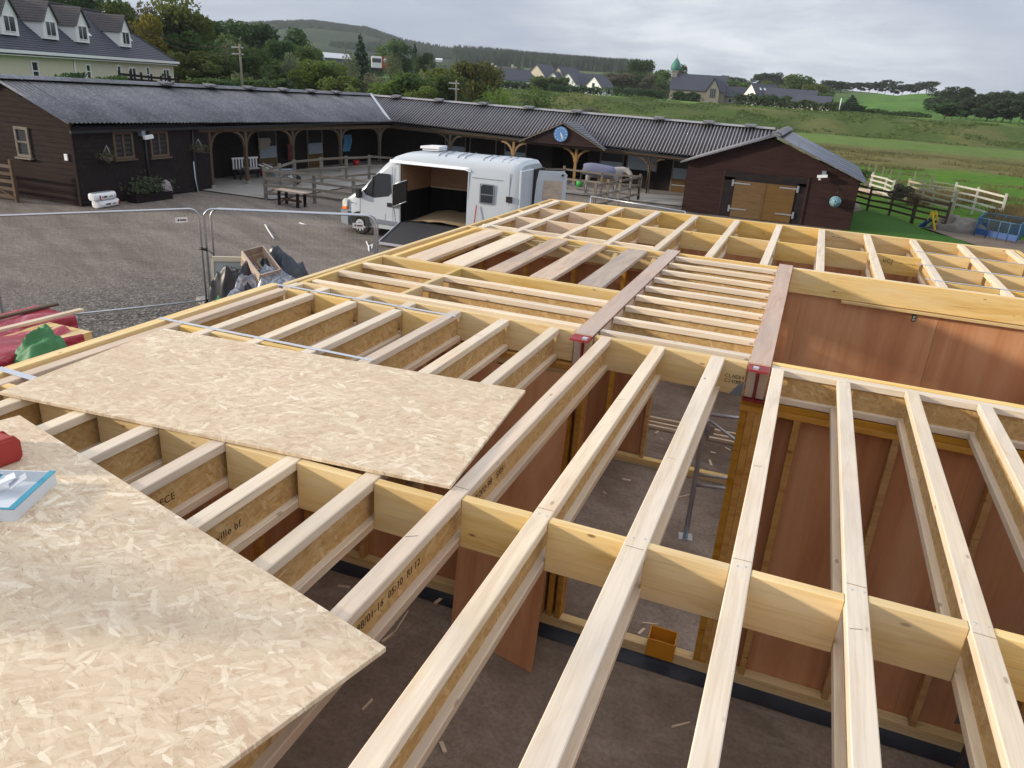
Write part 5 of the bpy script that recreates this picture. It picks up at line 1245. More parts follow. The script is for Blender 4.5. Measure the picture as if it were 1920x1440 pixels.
crumple('plastic_sheeting', hg(556,538,15.2), .62,.46,.68, plain('grey_film', (.20,.24,.30), .3, 0, .5, 5), 'grey blue plastic sheeting at the right end of the rubbish heap', 'plastic sheet', 12, .8, .7, .45, 40)
q0 = hp(515,486,.6); q1 = hp(528,482,.6); q2 = hp(566,516,.4); q3 = hp(553,522,.4); b = MB(); b.prism([q0,q1,q2,q3], (.0,.04,.01)); tag(b.build('offcut_board', plain('grey_offcut', (.33,.37,.43), .5), None), 'grey board offcut poking out of the rubbish heap', 'board')
crumple('rubbish_bag', hg(572,523,15.4), .40,.30,.70, blackfilm, 'small black bag at the far right of the rubbish heap', 'bag', 15, .6)
gq = hp(415,572,-1.0); crumple('green_sheet', (gq.x,gq.y,max(.02,gq.z-.33)), .42,.32,.46, M['green'], 'green plastic sack beside the leaning board', 'sack', 21, .7, .3, .5)
# wooden crate, tipped
CR = thing('wooden_crate', hp(489,505,-.1), 'brown wooden crate tipped on top of the black bags', 'crate')
Mx = Matrix.Translation(hp(489,500,-.1)) @ Matrix.Rotation(R(-20),4,'Z') @ Matrix.Rotation(R(30),4,'Y') @ Matrix.Rotation(R(10),4,'X')
for z in (-.19,.0):
    for s in (-1,1):
        b = MB(); b.box(-.34,.34,s*.21-.012,s*.21+.012,z,z+.175); b.build('slat', M['plank'], CR, M=Mx)
        b = MB(); b.box(s*.34-.012,s*.34+.012,-.198,.198,z,z+.175); b.build('slat', M['plank'], CR, M=Mx)
for k in range(3):
    b = MB(); b.box(-.34,.34,-.2+.14*k,-.08+.14*k,-.21,-.192); b.build('base_slat', M['plank'], CR, M=Mx)
# ================================================================== TIMBER PACK UNDER RED SHEETING
e0 = onz(190,625,.70)
TX, TY = e0.x-.1, e0.y
redfilm = G('red_film'); nn_ = redfilm.noise(redfilm.coords(scale=(2.2,.8,2.2)), 2.0, 5, .65, 1.2); redfilm.bump(nn_, .5, .05)
redfilm = redfilm.done(redfilm.ramp(nn_, [(.32,(.26,.012,.028)),(.52,(.40,.028,.055)),(.70,(.60,.22,.27))]), .28, 0, .5)
def film_pack(y0, y1, w, h, cx, z0=.1, seed=1):
    b = MB(); prof = [(-.5,0),(-.51,.45),(-.49,.93),(-.42,1.0),(-.2,1.03),(.1,1.0),(.42,1.01),(.49,.95),(.515,.5),(.5,0)]
    def fn(u, v):
        k = u*(len(prof)-1); i = min(int(k), len(prof)-2); f = k-i; p = [prof[i][a]*(1-f)+prof[i+1][a]*f for a in (0,1)]
        nz = float(vnoise(np.array([u*11+seed]),np.array([v*9.0]),1.0,seed)[0])-.5; n3 = float(vnoise(np.array([u*23]),np.array([v*21.0+u*9]),1.0,seed+2)[0])-.5
        s = 1+.13*nz+.08*n3
        return (cx+p[0]*w*s, y0+(y1-y0)*v, z0+p[1]*h*(1+.17*nz+.11*n3))
    b.grid(fn, 36, 60); return b
TPK = thing('timber_pack', (TX-.55,TY-3,0), 'pack of yellow timber wrapped in red plastic beside the eave', 'timber pack')
film_pack(TY-5.0, TY-.16, .95, .62, TX-.52, .1, 3).build('red_wrap', redfilm, TPK)
for i in range(4):
    for j in range(4):
        board('timber', (TX-.86+.22*i, TY-2, .21+.155*j+.02), (TX-.86+.22*i, TY-.0+.015*((i*3+j)%3), .21+.155*j+.02), .205, .145, M['yellow'], TPK)
TP2 = thing('timber_pack', (TX-1.75,TY-3,0), 'lower pack under red plastic behind the first timber pack', 'timber pack')
film_pack(TY-5.5, TY+.7, 1.0, .52, TX-1.75, .08, 9).build('red_wrap', redfilm, TP2)
b = MB(); b.box(TX-2.1,TX-1.3,TY-5,TY+.6,.02,.4); b.build('timber_core', M['yellow'], TP2)
qa, qb = onz(172,598,.86), None
tag(board('loose_batten', (TX-1.12,TY-5,.83), (TX-1.05,TY+.66,.74), .10, .045, M['pale'], None), 'long pale batten lying on top of the red sheeting', 'batten')
tag(board('loose_batten', (TX-2.0,TY-5,.70), (TX-1.85,TY+.85,.66), .09, .04, M['postwood'], None), 'dull brown batten weighing down the far red sheeting', 'batten')
gp = onz(75,652,.78)
crumple('green_sheet', (gp.x,gp.y,.62), .36,.34,.46, plain('green_tarp', (.05,.20,.075), .6, 0, .3, 5), 'bunched green plastic sheet sitting on the red sheeting', 'plastic sheet', 36, .75, 2.2, .72)

# ================================================================== YARD THINGS
# bedding bags
WB = []
for (px, py, dz, lab_) in ((197,386,0,'white printed plastic sack at the bottom by the dark wall'),(190,372,.24,'white printed plastic sack lying on top of the other')):
    q = onz(197,388); 
    T = thing('plastic_sack', (q.x-.0,q.y,dz), lab_, 'sack', R(97) if dz == 0 else R(96), 'white sacks by the wall'); Mx = wm(T) @ Matrix.Translation((-.05 if dz else .06,0,0))
    b = MB(); b.grid(lambda u,v: (.46*math.copysign(abs(math.cos(2*math.pi*u))**.35,math.cos(2*math.pi*u))*(1-.0*v), .21*math.copysign(abs(math.sin(2*math.pi*u))**.5,math.sin(2*math.pi*u))*math.sin(math.pi*min(max(v,.02),.98))**.35, .125-.115*math.cos(math.pi*v)), 32, 10)
    b.build('sack_body', M['whiteplastic'], T, M=Mx)
    b = MB(); b.box(-.34,-.29,-.212,-.205,.05,.19) if dz else b.box(.34,.40,-.21,-.2,.05,.19); b.build('red_band', M['red'], T, M=Mx)
    for (x0,x1,z0,z1) in ((-.18,-.02,.10,.15),(.06,.22,.11,.135),(-.24,-.2,.11,.145),(.3,.33,.11,.14)):
        b = MB(); b.box(x0,x1,-.214,-.2105,z0,z1); b.build('print', M['ink'], T, M=Mx)
# floodlight on the dark wall, switch, plaque
FL2 = thing('floodlight', (-21.7,20.7,2.1), 'grey floodlight under the corrugated eave between two windows', 'floodlight')
b = MB(); b.box(-21.88,-21.7,20.62,20.78,2.12,2.3); b.build('bracket', M['grey'], FL2)
b = MB(); b.bar((-21.62,20.62,2.08),(-21.58,20.95,2.12),.12,.12); b.build('lamp_head', M['white'], FL2)
b = MB(); b.box(-22.35,-22.22,18.03,18.07,1.42,1.62); tag(b.build('switch_box', M['white'], None), 'small white box on the brown gable wall near its corner', 'switch box')
def basket(x, y, z, label, n=260, r=.28, hang=.35, kind='plants'):
    T = thing('hanging_basket', (x,y,z), label, 'hanging basket')
    b = MB(); b.lathe((x,y,z-.16),[(.02,0),(.12,.02),(.19,.16)],12); b.build('basket', M['fencewood'], T)
    b = MB()
    for k in range(3):
        a = k*2.1; b.tube([(x+.17*math.cos(a),y+.17*math.sin(a),z),(x,y,z+hang)],.006,4)
    b.build('chain', M['galv'], T)
    b = MB(); rs = random.Random(int(y*100))
    for i in range(n):
        p = Vector((rs.gauss(0,r*.5),rs.gauss(0,r*.5),rs.gauss(0,r*.3))); c = Vector((x,y,z+.02))+p; s = rs.uniform(.02,.05)
        a = Vector((rs.uniform(-1,1),rs.uniform(-1,1),rs.uniform(-1,1))).normalized(); bb = a.orthogonal().normalized()
        b.add([c-a*s,c+bb*s*.6,c+a*s,c-bb*s*.6],[(0,1,2,3)])
    tag(b.build('foliage', plain('basket_leaf', (.075,.080,.040), .8, 0, .5, 9), T, fix=False), kind='stuff')
basket(-21.62,19.05,1.55,'dry hanging flower basket left of the windows on the dark wall')
basket(-21.62,23.15,1.62,'hanging flower basket beside the drainpipe at the arcade end', 320, .26)
# planter
q = onz(283,376)
PL = thing('planter', (q.x,q.y,0), 'low planter of shrubs against the dark stable wall', 'planter', R(90)); Mx = wm(PL)
b = MB(); b.box(-.8,.8,-.22,.22,0,.28); b.build('trough', M['dark_board'], PL, M=Mx)
b = MB(); rs = random.Random(5)
for i in range(900):
    c = Vector((rs.gauss(0,.42),rs.gauss(0,.18),.32+abs(rs.gauss(0,.22)))); s = rs.uniform(.025,.06); a = Vector((rs.uniform(-1,1),rs.uniform(-1,1),rs.uniform(-1,1))).normalized(); bb = a.orthogonal().normalized()
    b.add([c-a*s,c+bb*s*.6,c+a*s,c-bb*s*.6],[(0,1,2,3)])
tag(b.build('foliage', plain('planter_leaf', (.040,.060,.024), .8, 0, .6, 7), PL, M=Mx, fix=False), kind='stuff')
q = onz(312,372); lump('plastic_sack', (q.x+.05,q.y,.28), .16,.24,.38, plain('dull_sack', (.30,.27,.28), .6, 0, .2, 5), 'dull pinkish sack propped beside the planter', 'sack', 41, .15)
b = MB(); q = onz(372,362); b.tube([(q.x,q.y,.02),(q.x-.06,q.y-.02,.5),(q.x-.1,q.y+.0,1.15)],.022,6); tag(b.build('hose_pipe', plain('pale_blue_hose', (.42,.55,.62), .5), None), 'pale blue hose standing up at the arcade corner', 'hose')
# gate at left edge
def rail_gate(x0, y, x1, h, label):
    T = thing('wooden_gate', ((x0+x1)/2,y,0), label, 'gate')
    for k in range(5):
        b = MB(); b.box(x0,x1,y-.02,y+.02,.12+k*(h-.2)/4.4,.22+k*(h-.2)/4.4); b.build('rail', M['postwood'], T)
    b = MB(); b.bar((x0,y-.03,h-.1),(x1,y-.03,.15),.03,.09,up=(0,1,0)); b.build('brace', M['postwood'], T)
    b = MB(); b.box(x1-.05,x1+.05,y-.05,y+.05,0,h+.1); b.build('gate_post', M['postwood'], T)
q = onz(33,380); rail_gate(q.x-3, q.y, q.x, 1.25, 'brown five bar gate at the far left edge beside the gable')
# small bench trolley near the pen
q = onz(548,386)
BN = thing('picnic_bench', (q.x,q.y,0), 'low weathered bench outside the round pen rails', 'bench', R(-8)); Mx = wm(BN)
for k in range(3):
    b = MB(); b.box(-.68,.68,-.2+.135*k,-.08+.135*k,.50,.54); b.build('seat_slat', M['plank'], BN, M=Mx)
for s in (-1,1):
    b = MB(); b.box(s*.45-.04,s*.45+.04,-.22,-.14,0,.5); b.build('leg', M['dark_board'], BN, M=Mx)
    b = MB(); b.box(s*.45-.04,s*.45+.04,.14,.22,0,.5); b.build('leg', M['dark_board'], BN, M=Mx)
b = MB(); b.bar((-.45,-.18,.1),(.45,-.18,.45),.03,.08,up=(0,1,0)); b.bar((-.45,.0,.2),(.45,0,.2),.06,.08); b.build('brace', M['postwood'], BN, M=Mx)
# striped garden bench under the arcade
q = onz(468,337)
SB = thing('garden_bench', (q.x,q.y,0), 'white slatted garden bench with a cushion under the arcade', 'bench', R(80)); Mx = wm(SB)
b = MB(); b.box(-.7,.7,-.22,.22,.40,.45); b.build('seat', M['black'], SB, M=Mx)
for k in range(9):
    b = MB(); b.box(-.66+.155*k,-.60+.155*k,.20,.24,.45,.88); b.build('back_slat', M['white'], SB, M=Mx)
b = MB(); b.box(-.7,.7,.2,.24,.86,.93); b.build('top_rail', M['white'], SB, M=Mx)
b = MB(); b.box(-.3,.45,-.2,.15,.45,.52); b.build('cushion', plain('cushion', (.45,.40,.38), .8), SB, M=Mx, bevel=.03)
for s in (-1,1):
    for t in (-.18,.18):
        b = MB(); b.box(s*.62-.03,s*.62+.03,t-.03,t+.03,0,.42); b.build('leg', M['black'], SB, M=Mx)
# clutter under the arcade
def hang(name, x, y, z, w, h, mat, label, cat, n=(1,0,0), seed=0):
    n = Vector(n); s = Vector((0,0,1)).cross(n); c = Vector((x,y,z)); b = MB()
    b.grid(lambda u,v: c+s*((u-.5)*w*(1-.25*v*v))+Vector((0,0,-v*h))+n*(.07+.06*math.sin(u*9+seed)*v+.05*math.sin(v*5)), 12, 10)
    b.grid(lambda u,v: c+s*((u-.5)*w*(1-.25*v*v))+Vector((0,0,-v*h))+n*(.03+.06*math.sin(u*9+seed)*v+.05*math.sin(v*5)), 12, 10)
    return tag(b.build(name, mat, None), label, cat)
hang('horse_rug', -23.7,29.4,1.62,.8,.5, plain('cream_rug', (.32,.28,.23), .9), 'cream and black rug thrown over the first stable half door', 'rug')
hang('jacket', -23.7,31.2,1.25,.35,.7, plain('dull_red', (.18,.03,.035), .8), 'dull red jacket hanging on the dark stable wall', 'jacket', seed=2)
hang('horse_rug', -23.7,36.2,1.55,.75,.85, plain('sky_blue_rug', (.09,.25,.42), .8), 'sky blue rug hanging on the dark stable wall', 'rug', seed=4)
hang('horse_rug', -5.15,39.7,1.15,.7,1.0, plain('navy_rug', (.025,.03,.055), .9), 'navy rug hanging beside the right hand stable door', 'rug', (0,-1,0), 1)
def bucket(px, py, mat, label, r=.17, h=.3):
    q = onz(px, py, .05); b = MB(); b.lathe((q.x,q.y,.05),[(.02,.0),(r*.8,0),(r,h),(r*.93,h),(r*.75,.03),(.02,.03)],14); B = thing('bucket', (q.x,q.y,.05), label, 'bucket'); b.build('tub', mat, B)
    b = MB(); b.tube([(q.x-r,q.y,.05+h),(q.x-r*.5,q.y,.12+h),(q.x+r*.5,q.y,.12+h),(q.x+r,q.y,.05+h)],.008,5); b.build('bail', M['black'], B)
bucket(494,330, plain('crimson', (.30,.02,.05), .5), 'crimson bucket beside the white slatted bench')
bucket(1086,350, plain('leaf_green', (.05,.38,.06), .5), 'bright green bucket hanging low by the tan arcade post')
bucket(668,312, plain('scarlet', (.38,.02,.03), .5), 'scarlet bucket on the apron behind the pen rails')
q = onz(530,344,.05)
WBW = thing('wheelbarrow', (q.x,q.y,.05), 'pale metal wheelbarrow parked behind the pen corner', 'wheelbarrow', R(20)); Mx = wm(WBW)
b = MB(); b.prism([(-.4,-.25,.55),(.4,-.25,.62),(.3,-.15,.32),(-.25,-.15,.32)], (0,.5,0)); b.build('tray', M['bluegrey'], WBW, M=Mx)
b = MB(); b.tube([(-.9,-.27,.75),(.55,-.1,.25)],.025,6); b.build('handle', M['white'], WBW, M=Mx)
b = MB(); b.tube([(-.9,.27,.75),(.55,.1,.25)],.025,6); b.build('handle', M['white'], WBW, M=Mx)
b = MB(); b.tube([(.6,-.05,.2),(.6,.05,.2)],.2,14); b.build('wheel', M['rubber'], WBW, M=Mx)

# ================================================================== POST AND RAIL FENCES
def rail_fence(name, pts, label, nrails=3, h=1.12, mat=None, spacing=1.8, rw=.09, pw=.10, z0=.05, group=None, zf=None):
    mat = mat or M['fencewood']; pts = [Vector((p[0],p[1],0)) for p in pts]; zf = zf or (lambda x,y: 0.0)
    T = thing(name, pts[0], label, 'fence', group=group)
    for a, c in zip(pts[:-1], pts[1:]):
        L = (c-a).length; n = max(1, round(L/spacing)); d = (c-a)/n; nn = Vector((d.y,-d.x,0)).normalized()
        for i in range(n+1):
            if i == n and c is not pts[-1]: continue
            p = a+d*i; z = zf(p.x,p.y)
            board('post', (p.x,p.y,z-.1), (p.x+random.uniform(-.03,.03),p.y,z+h+random.uniform(0,.1)), pw, pw, mat, T, top=False)
        for i in range(n):
            p, q = a+d*i, a+d*(i+1)
            for k in range(nrails):
                z = z0+.22+(h-.34)*k/max(1,nrails-1)
                board('rail', (p.x+nn.x*pw*.6,p.y+nn.y*pw*.6,zf(p.x,p.y)+z+random.uniform(-.02,.02)), (q.x+nn.x*pw*.6,q.y+nn.y*pw*.6,zf(q.x,q.y)+z+random.uniform(-.02,.02)), .035, rw, mat, T, top=False)
    return T
W = lambda px, py, z=0: (onz(px,py,z).x, onz(px,py,z).y)
rail_fence('pen_fence', [W(499,375), W(590,382), (-13.5,23.6), (-9,22.9)], 'weathered rail fence of the pen running behind the van nose', 4)
rail_fence('pen_fence', [W(499,374), W(553,352), W(604,345), W(692,337), (-14.6,33.0)], 'weathered rail fence along the far left side of the pen', 3)
c_ = W(1196,376); 
rail_fence('pen_fence', [(-11.8,33.6), W(1055,362), W(1125,371), c_], 'weathered rail fence of the pen in front of the grey horse', 3, 1.15)
rail_fence('pen_fence', [c_, W(1113,398)], 'short rail fence slanting from the pen corner towards the building', 3, 1.1, spacing=1.2)
b = MB(); s0 = ond(1110,368,26); s1 = ond(1285,396,26); b.tube([(-7.6,26,1.15+.3),(-3.6,27.0,1.15+.2)],.02,6)
b = MB(); s0, s1 = onz(1108,368,1.0), onz(1285,397,1.0); b.tube([s0,s1],.025,6); b.tube([s0,(s0.x,s0.y,0)],.025,6); b.tube([s1,(s1.x,s1.y,0)],.025,6); tag(b.build('scaffold_rail', M['galv'], None), 'thin galvanised rail beyond the far edge of the timber roof', 'rail')

# ================================================================== HORSE WITH RUG
def skin(name, verts, edges, mat, parent, Mx, sub=2):
    me = bpy.data.meshes.new(name); me.from_pydata([v[:3] for v in verts], edges, []); me.materials.append(mat)
    o = _link(bpy.data.objects.new(name, me), Mx, parent)
    m_ = o.modifiers.new('skin', 'SKIN'); m_.use_smooth_shade = True
    for i, v in enumerate(verts): me.skin_vertices[0].data[i].radius = (v[3], v[4] if len(v) > 4 else v[3])
    me.skin_vertices[0].data[0].use_root = True
    s = o.modifiers.new('sub', 'SUBSURF'); s.levels = s.render_levels = sub
    return o
qh = onz(1128,368)
HO = thing('horse', (qh.x,qh.y,0), 'grey horse in a lavender rug standing at the pen rails', 'horse', R(14)); Mx = wm(HO)
vs = [(-.05,0,1.08,.27,.30),(-.42,0,1.10,.27,.30),(-.70,0,1.12,.24,.28),(.30,0,1.06,.26,.30),(.58,0,1.12,.22,.28),(.80,0,1.24,.14,.20),(.98,-.06,1.27,.10,.15),(1.14,-.13,1.20,.09,.12),(1.26,-.19,1.02,.075,.095),(1.34,-.23,.85,.055,.07),
      (-.72,.15,.86,.13),(-.78,.16,.62,.075),(-.86,.16,.44,.05),(-.80,.16,.10,.04),(-.76,.16,.02,.055),
      (-.72,-.15,.86,.13),(-.70,-.16,.62,.075),(-.78,-.16,.44,.05),(-.72,-.16,.10,.04),(-.68,-.16,.02,.055),
      (.52,.14,.80,.11),(.53,.14,.55,.06),(.53,.14,.42,.055),(.53,.14,.10,.038),(.55,.14,.02,.055),
      (.58,-.14,.80,.11),(.60,-.14,.55,.06),(.60,-.14,.42,.055),(.60,-.14,.10,.038),(.62,-.14,.02,.055)]
es = [(0,1),(1,2),(0,3),(3,4),(4,5),(5,6),(6,7),(7,8),(8,9),(2,10),(10,11),(11,12),(12,13),(13,14),(2,15),(15,16),(16,17),(17,18),(18,19),(4,20),(20,21),(21,22),(22,23),(23,24),(4,25),(25,26),(26,27),(27,28),(28,29)]
greyh = plain('grey_horse', (.30,.285,.27), .75, 0, .45, 4)
skin('horse_body', vs, es, greyh, HO, Mx)
b = MB()
for s in (-1,1): b.prism([(1.06,-.10+s*.05,1.30),(1.12,-.12+s*.07,1.30),(1.07,-.11+s*.07,1.44)], (.015,.0,0))
b.build('ear', greyh, HO, M=Mx)
b = MB(); b.tube([(-.93,0,1.22),(-1.04,0,1.0),(-1.06,0,.6)],[.05,.06,.02],8); b.build('tail', plain('tail_hair', (.12,.11,.10), .9), HO, M=Mx)
rug = plain('lavender_rug', (.16,.165,.25), .85, 0, .12, 4)
b = MB(); prof = [(math.sin(a)*.36, 1.08+.365*math.cos(a)) for a in [math.pi*(-.62+1.24*i/16) for i in range(17)]]
b.grid(lambda u,v: (-.98+1.5*v, prof[int(round(u*16))][0]*(1-.25*(abs(v-.45)*2)**4), (prof[int(round(u*16))][1]-1.08)*(1-.18*(abs(v-.45)*2)**4)+1.08+.03*math.sin(v*6)), 16, 14)
b.v = [(x,y,z-.25*max(0,(abs(y)-.30))*2) for x,y,z in b.v]
b.build('rug', rug, HO, M=Mx)
b = MB(); b.tube([(1.16,-.22,1.10),(1.20,-.06,1.10),(1.30,-.14,.94),(1.22,-.28,.95)],.014,5); b.build('head_collar', M['white'], HO, M=Mx)

# ================================================================== RIGHT HAND PADDOCK
dkf = wood('brown_rail', (.075,.055,.040), (.045,.032,.024), None, 0, 0, .2)
rail_fence('paddock_fence', [W(1596,386), W(1625,395), W(1666,404), W(1708,416)], 'dark brown post and rail fence above the lawn beside the shed', 4, 1.12, dkf, 3.2)
rail_fence('paddock_fence', [W(1710,417), W(1768,432)], 'dark brown rail fence slanting down to the yellow slide', 4, 1.12, dkf, 2.4)
pale_rail = plain('pale_rail', (.50,.49,.43), .7, 0, .2, 6)
rail_fence('rail_fence', [W(1697,377), W(1726,385), W(1745,391), W(1784,401)], 'pale four rail fence beyond the dark paddock rails', 4, 1.15, wood('cream_rail', (.38,.36,.24), (.28,.26,.16), None, 0, 0, .1), 2.3)
rail_fence('rail_fence', [W(1782,391), W(1822,401), W(1873,417)], 'white four rail fence at the edge of the grass on the right', 4, 1.25, pale_rail, 2.6)
rail_fence('hurdle', [W(1700,372), W(1742,376), W(1784,382)], 'grey metal hurdles in line behind the pale rail fence', 5, 1.1, plain('hurdle_metal', (.20,.20,.19), .6, .3), 2.6, .035, .05)
rail_fence('rail_fence', [W(1628,362), W(1655,371), W(1668,377)], 'pale rail pen beside the shed corner', 4, 1.1, pale_rail, 2.4)
for i, (px, py) in enumerate(((1622,348),(1634,351),(1648,355),(1662,360),(1677,366),(1707,366),(1722,369),(1738,372))):
    q = onz(px, py); tag(board('fence_stake', (q.x,q.y,-.1), (q.x,q.y,1.35), .08, .08, M['fencewood'], None, top=False), ORD[i]+' thin grey stake from the left in the wire fence along the field edge', 'stake', 'stakes along the field edge')
q = onz(1640,366); b = MB(); b.tube([(q.x-2.6,q.y+1.0,.18),(q.x+1.4,q.y-.9,.14)],.17,8,r1=.12); tag(b.build('fallen_log', plain('bare_log', (.42,.33,.26), .85, 0, .25), None), 'pale bare log lying beside the shed corner', 'log')
# toy slide
q = onz(1742,428)
SL = thing('toy_slide', (q.x,q.y,0), 'yellow and blue plastic toy slide standing on the dirt', 'slide', R(-35)); Mx = wm(SL) @ Matrix.Scale(.64,4)
b = MB(); b.prism([(-.02,-.28,.05),(-.02,.28,.05),(-.55,.28,.0),(-.55,-.28,.0)],(0,0,.05)); b.prism([(-.5,-.3,0),(.02,-.3,.62),(.02,-.3,.74),(-.62,-.3,.06)],(0,.05,0)); b.prism([(-.5,.26,0),(.02,.26,.62),(.02,.26,.74),(-.62,.26,.06)],(0,.05,0)); b.prism([(-.5,-.25,.02),(.02,-.25,.62),(.02,.25,.62),(-.5,.25,.02)],(0,0,.03)); b.build('chute', M['blue'], SL, M=Mx)
for s in (-1,1):
    b = MB(); b.bar((.02,s*.25,1.15),(.55,s*.27,0),.07,.10); b.build('leg', M['yellowpl'], SL, M=Mx)
    b = MB(); b.bar((.02,s*.25,1.15),(-.08,s*.27,.5),.06,.08); b.build('side_rail', M['yellowpl'], SL, M=Mx)
for k in range(3):
    b = MB(); b.bar((.12+.14*k,-.26,.92-.28*k),(.12+.14*k,.26,.92-.28*k),.07,.05); b.build('step', M['yellowpl'], SL, M=Mx)
# tarp covered heap and mesh pen
q = onz(1806,436); crumple('covered_heap', (q.x-.1,q.y+.5,0), 1.15,.9,.62, plain('grey_tarp', (.15,.138,.122), .75, 0, .6, 3.0, .2, .8), 'heap under a creased grey tarpaulin by the dirt track', 'heap', 51, .6, .2, .5, 44)
q0, q1, q2, q3, q4 = [Vector((*W(*p),0)) for p in ((1826,442),(1867,450),(1904,457),(1919,443),(1838,431))]
BP = thing('mesh_pen', (q0+q3)/2, 'pen of blue netting panels with a solid blue band low down', 'pen')
for a, c in ((q0,q1),(q1,q2),(q2,q3),(q3,q4),(q4,q0)):
    n = 2; d = (c-a)/n; hh = .74
    b = MB(); b.prism([a+Vector((0,0,.08)), c+Vector((0,0,.08)), c+Vector((0,0,.32)), a+Vector((0,0,.32))], (.02,.02,0)); b.build('kick_band', M['blue'], BP)
    for i in range(n):
        p = a+d*i; b = MB(); b.tube([p, p+Vector((0,0,hh+.02))], .025, 6); b.build('post', M['bluemesh'], BP)
    b = MB(); b.tube([a+Vector((0,0,hh)), c+Vector((0,0,hh))], .022, 6)
    for k in range(1,8): b.tube([a+Vector((0,0,.32+.055*k)), c+Vector((0,0,.32+.055*k))], .006, 3)
    L = int((c-a).length/.06)
    for k in range(1,L): p = a+(c-a)*(k/L); b.tube([p+Vector((0,0,.3)), p+Vector((0,0,hh))], .006, 3, cap=False)
    tag(b.build('netting', M['bluemesh'], BP), kind='stuff')
# litter on the yard
for i, (pts, lab_) in enumerate(([((497,421),(503,432),(513,447)), 'bent white plastic strip lying on the yard'], [((687,453),(691,462),(692,471)), 'white knotted string lying near the ramp'], [((562,418),(568,420),(574,421)), 'scrap of white paper string on the yard'])):
    b = MB(); b.tube([onz(*p, .03) for p in pts], .022, 5); 
    if i == 1: b.tube([onz(692,462,.03),onz(698,458,.08),onz(697,466,.03)],.02,5)
    tag(b.build('litter_strip', M['white'], None), lab_, 'litter')
# loose stones where the gravel is coarse, near the eave
def stones():
    rs = np.random.default_rng(3); n = 2600; V_ = []; F_ = []
    a = onz(240,620); c = onz(560,545)
    for i in range(n):
        t = rs.random(); x = a.x+(c.x-a.x)*t+rs.normal(0,1.0)-.2; y = a.y+(c.y-a.y)*t+rs.normal(0,1.0); s = rs.uniform(.008,.03)
        p = np.array([(1,0,0),(-1,0,0),(0,1,0),(0,-1,0),(0,0,.7),(0,0,-.3)])*s*(1+rs.uniform(-.3,.3,(6,3)))+np.array([x,y,.012]); k = len(V_); V_ += p.tolist()
        F_ += [(k,k+2,k+4),(k+2,k+1,k+4),(k+1,k+3,k+4),(k+3,k,k+4)]
    b = MB(); b.add(V_, F_); tag(b.build('gravel_stones', plain('stone_chips', (.24,.22,.20), .9, 0, .4, .8), None, fix=False), kind='stuff')
stones()
# ================================================================== VEGETATION
def leafmat(name, c, var=.45, sc=.55):
    g = G(name); n = g.noise(g.coords(world=True), sc, 4, .7); f = g.noise(g.coords(world=True), sc*6, 2, .6)
    col = g.ramp(g.math('ADD', g.math('MULTIPLY', n, .6), g.math('MULTIPLY', f, .4)), [(.34, tuple(q*(1-var) for q in c)), (.52, c), (.68, tuple(min(1,q*(1+var*1.15)) for q in c))])
    col = g.hsv(col, g.math('MULTIPLY_ADD', g.oi.outputs['Random'], .03, .485), 1.0, g.math('MULTIPLY_ADD', g.oi.outputs['Random'], .3, .85))
    m_ = g.done(col, .75, 0, .15)
    tr = g.N.new('ShaderNodeBsdfTranslucent'); mx = g.N.new('ShaderNodeMixShader'); mx.inputs[0].default_value = .38
    g.L.new(g.hsv(col, .485, 1.1, 1.3), tr.inputs['Color']); g.L.new(g.b.outputs[0], mx.inputs[1]); g.L.new(tr.outputs[0], mx.inputs[2]); g.L.new(mx.outputs[0], g.out.inputs[0])
    return m_
LM = dict(dark=leafmat('leaf_dark', (.058,.100,.042)), mid=leafmat('leaf_mid', (.088,.142,.048)), olive=leafmat('leaf_olive', (.108,.140,.040)), ochre=leafmat('leaf_ochre', (.190,.175,.032)),
          fresh=leafmat('leaf_fresh', (.122,.190,.045)), pale=leafmat('leaf_pale', (.150,.190,.110)), rust=leafmat('leaf_rust', (.115,.125,.045)), fir=leafmat('leaf_fir', (.030,.060,.038)), pine=leafmat('leaf_pine', (.050,.078,.042)), grey=leafmat('leaf_grey', (.125,.125,.085)))
bark = plain('bark', (.10,.08,.06), .9, 0, .3)
def leafquads(P, S, rs, flat=0.0):
    n = len(P); a = rs.normal(size=(n,3)); 
    if flat: a[:,2] *= flat
    a /= np.linalg.norm(a,axis=1,keepdims=True); r_ = rs.normal(size=(n,3)); b_ = np.cross(a,r_); b_ /= np.linalg.norm(b_,axis=1,keepdims=True)
    S = S[:,None]
    V_ = np.stack([P-a*S, P+b_*S*.62, P+a*S, P-b_*S*.62],1).reshape(-1,3); F_ = np.arange(n*4).reshape(-1,4)
    return V_, F_
def mesh_np(name, V_, F_, mat):
    me = bpy.data.meshes.new(name); k = F_.shape[1]; n = len(F_)
    me.vertices.add(len(V_)); me.vertices.foreach_set('co', np.asarray(V_,np.float32).ravel()); me.loops.add(n*k); me.loops.foreach_set('vertex_index', F_.astype(np.int32).ravel())
    me.polygons.add(n); me.polygons.foreach_set('loop_start', np.arange(0,n*k,k,dtype=np.int32)); me.polygons.foreach_set('loop_total', np.full(n,k,np.int32))
    me.update(calc_edges=True); me.validate(); me.materials.append(mat); return me
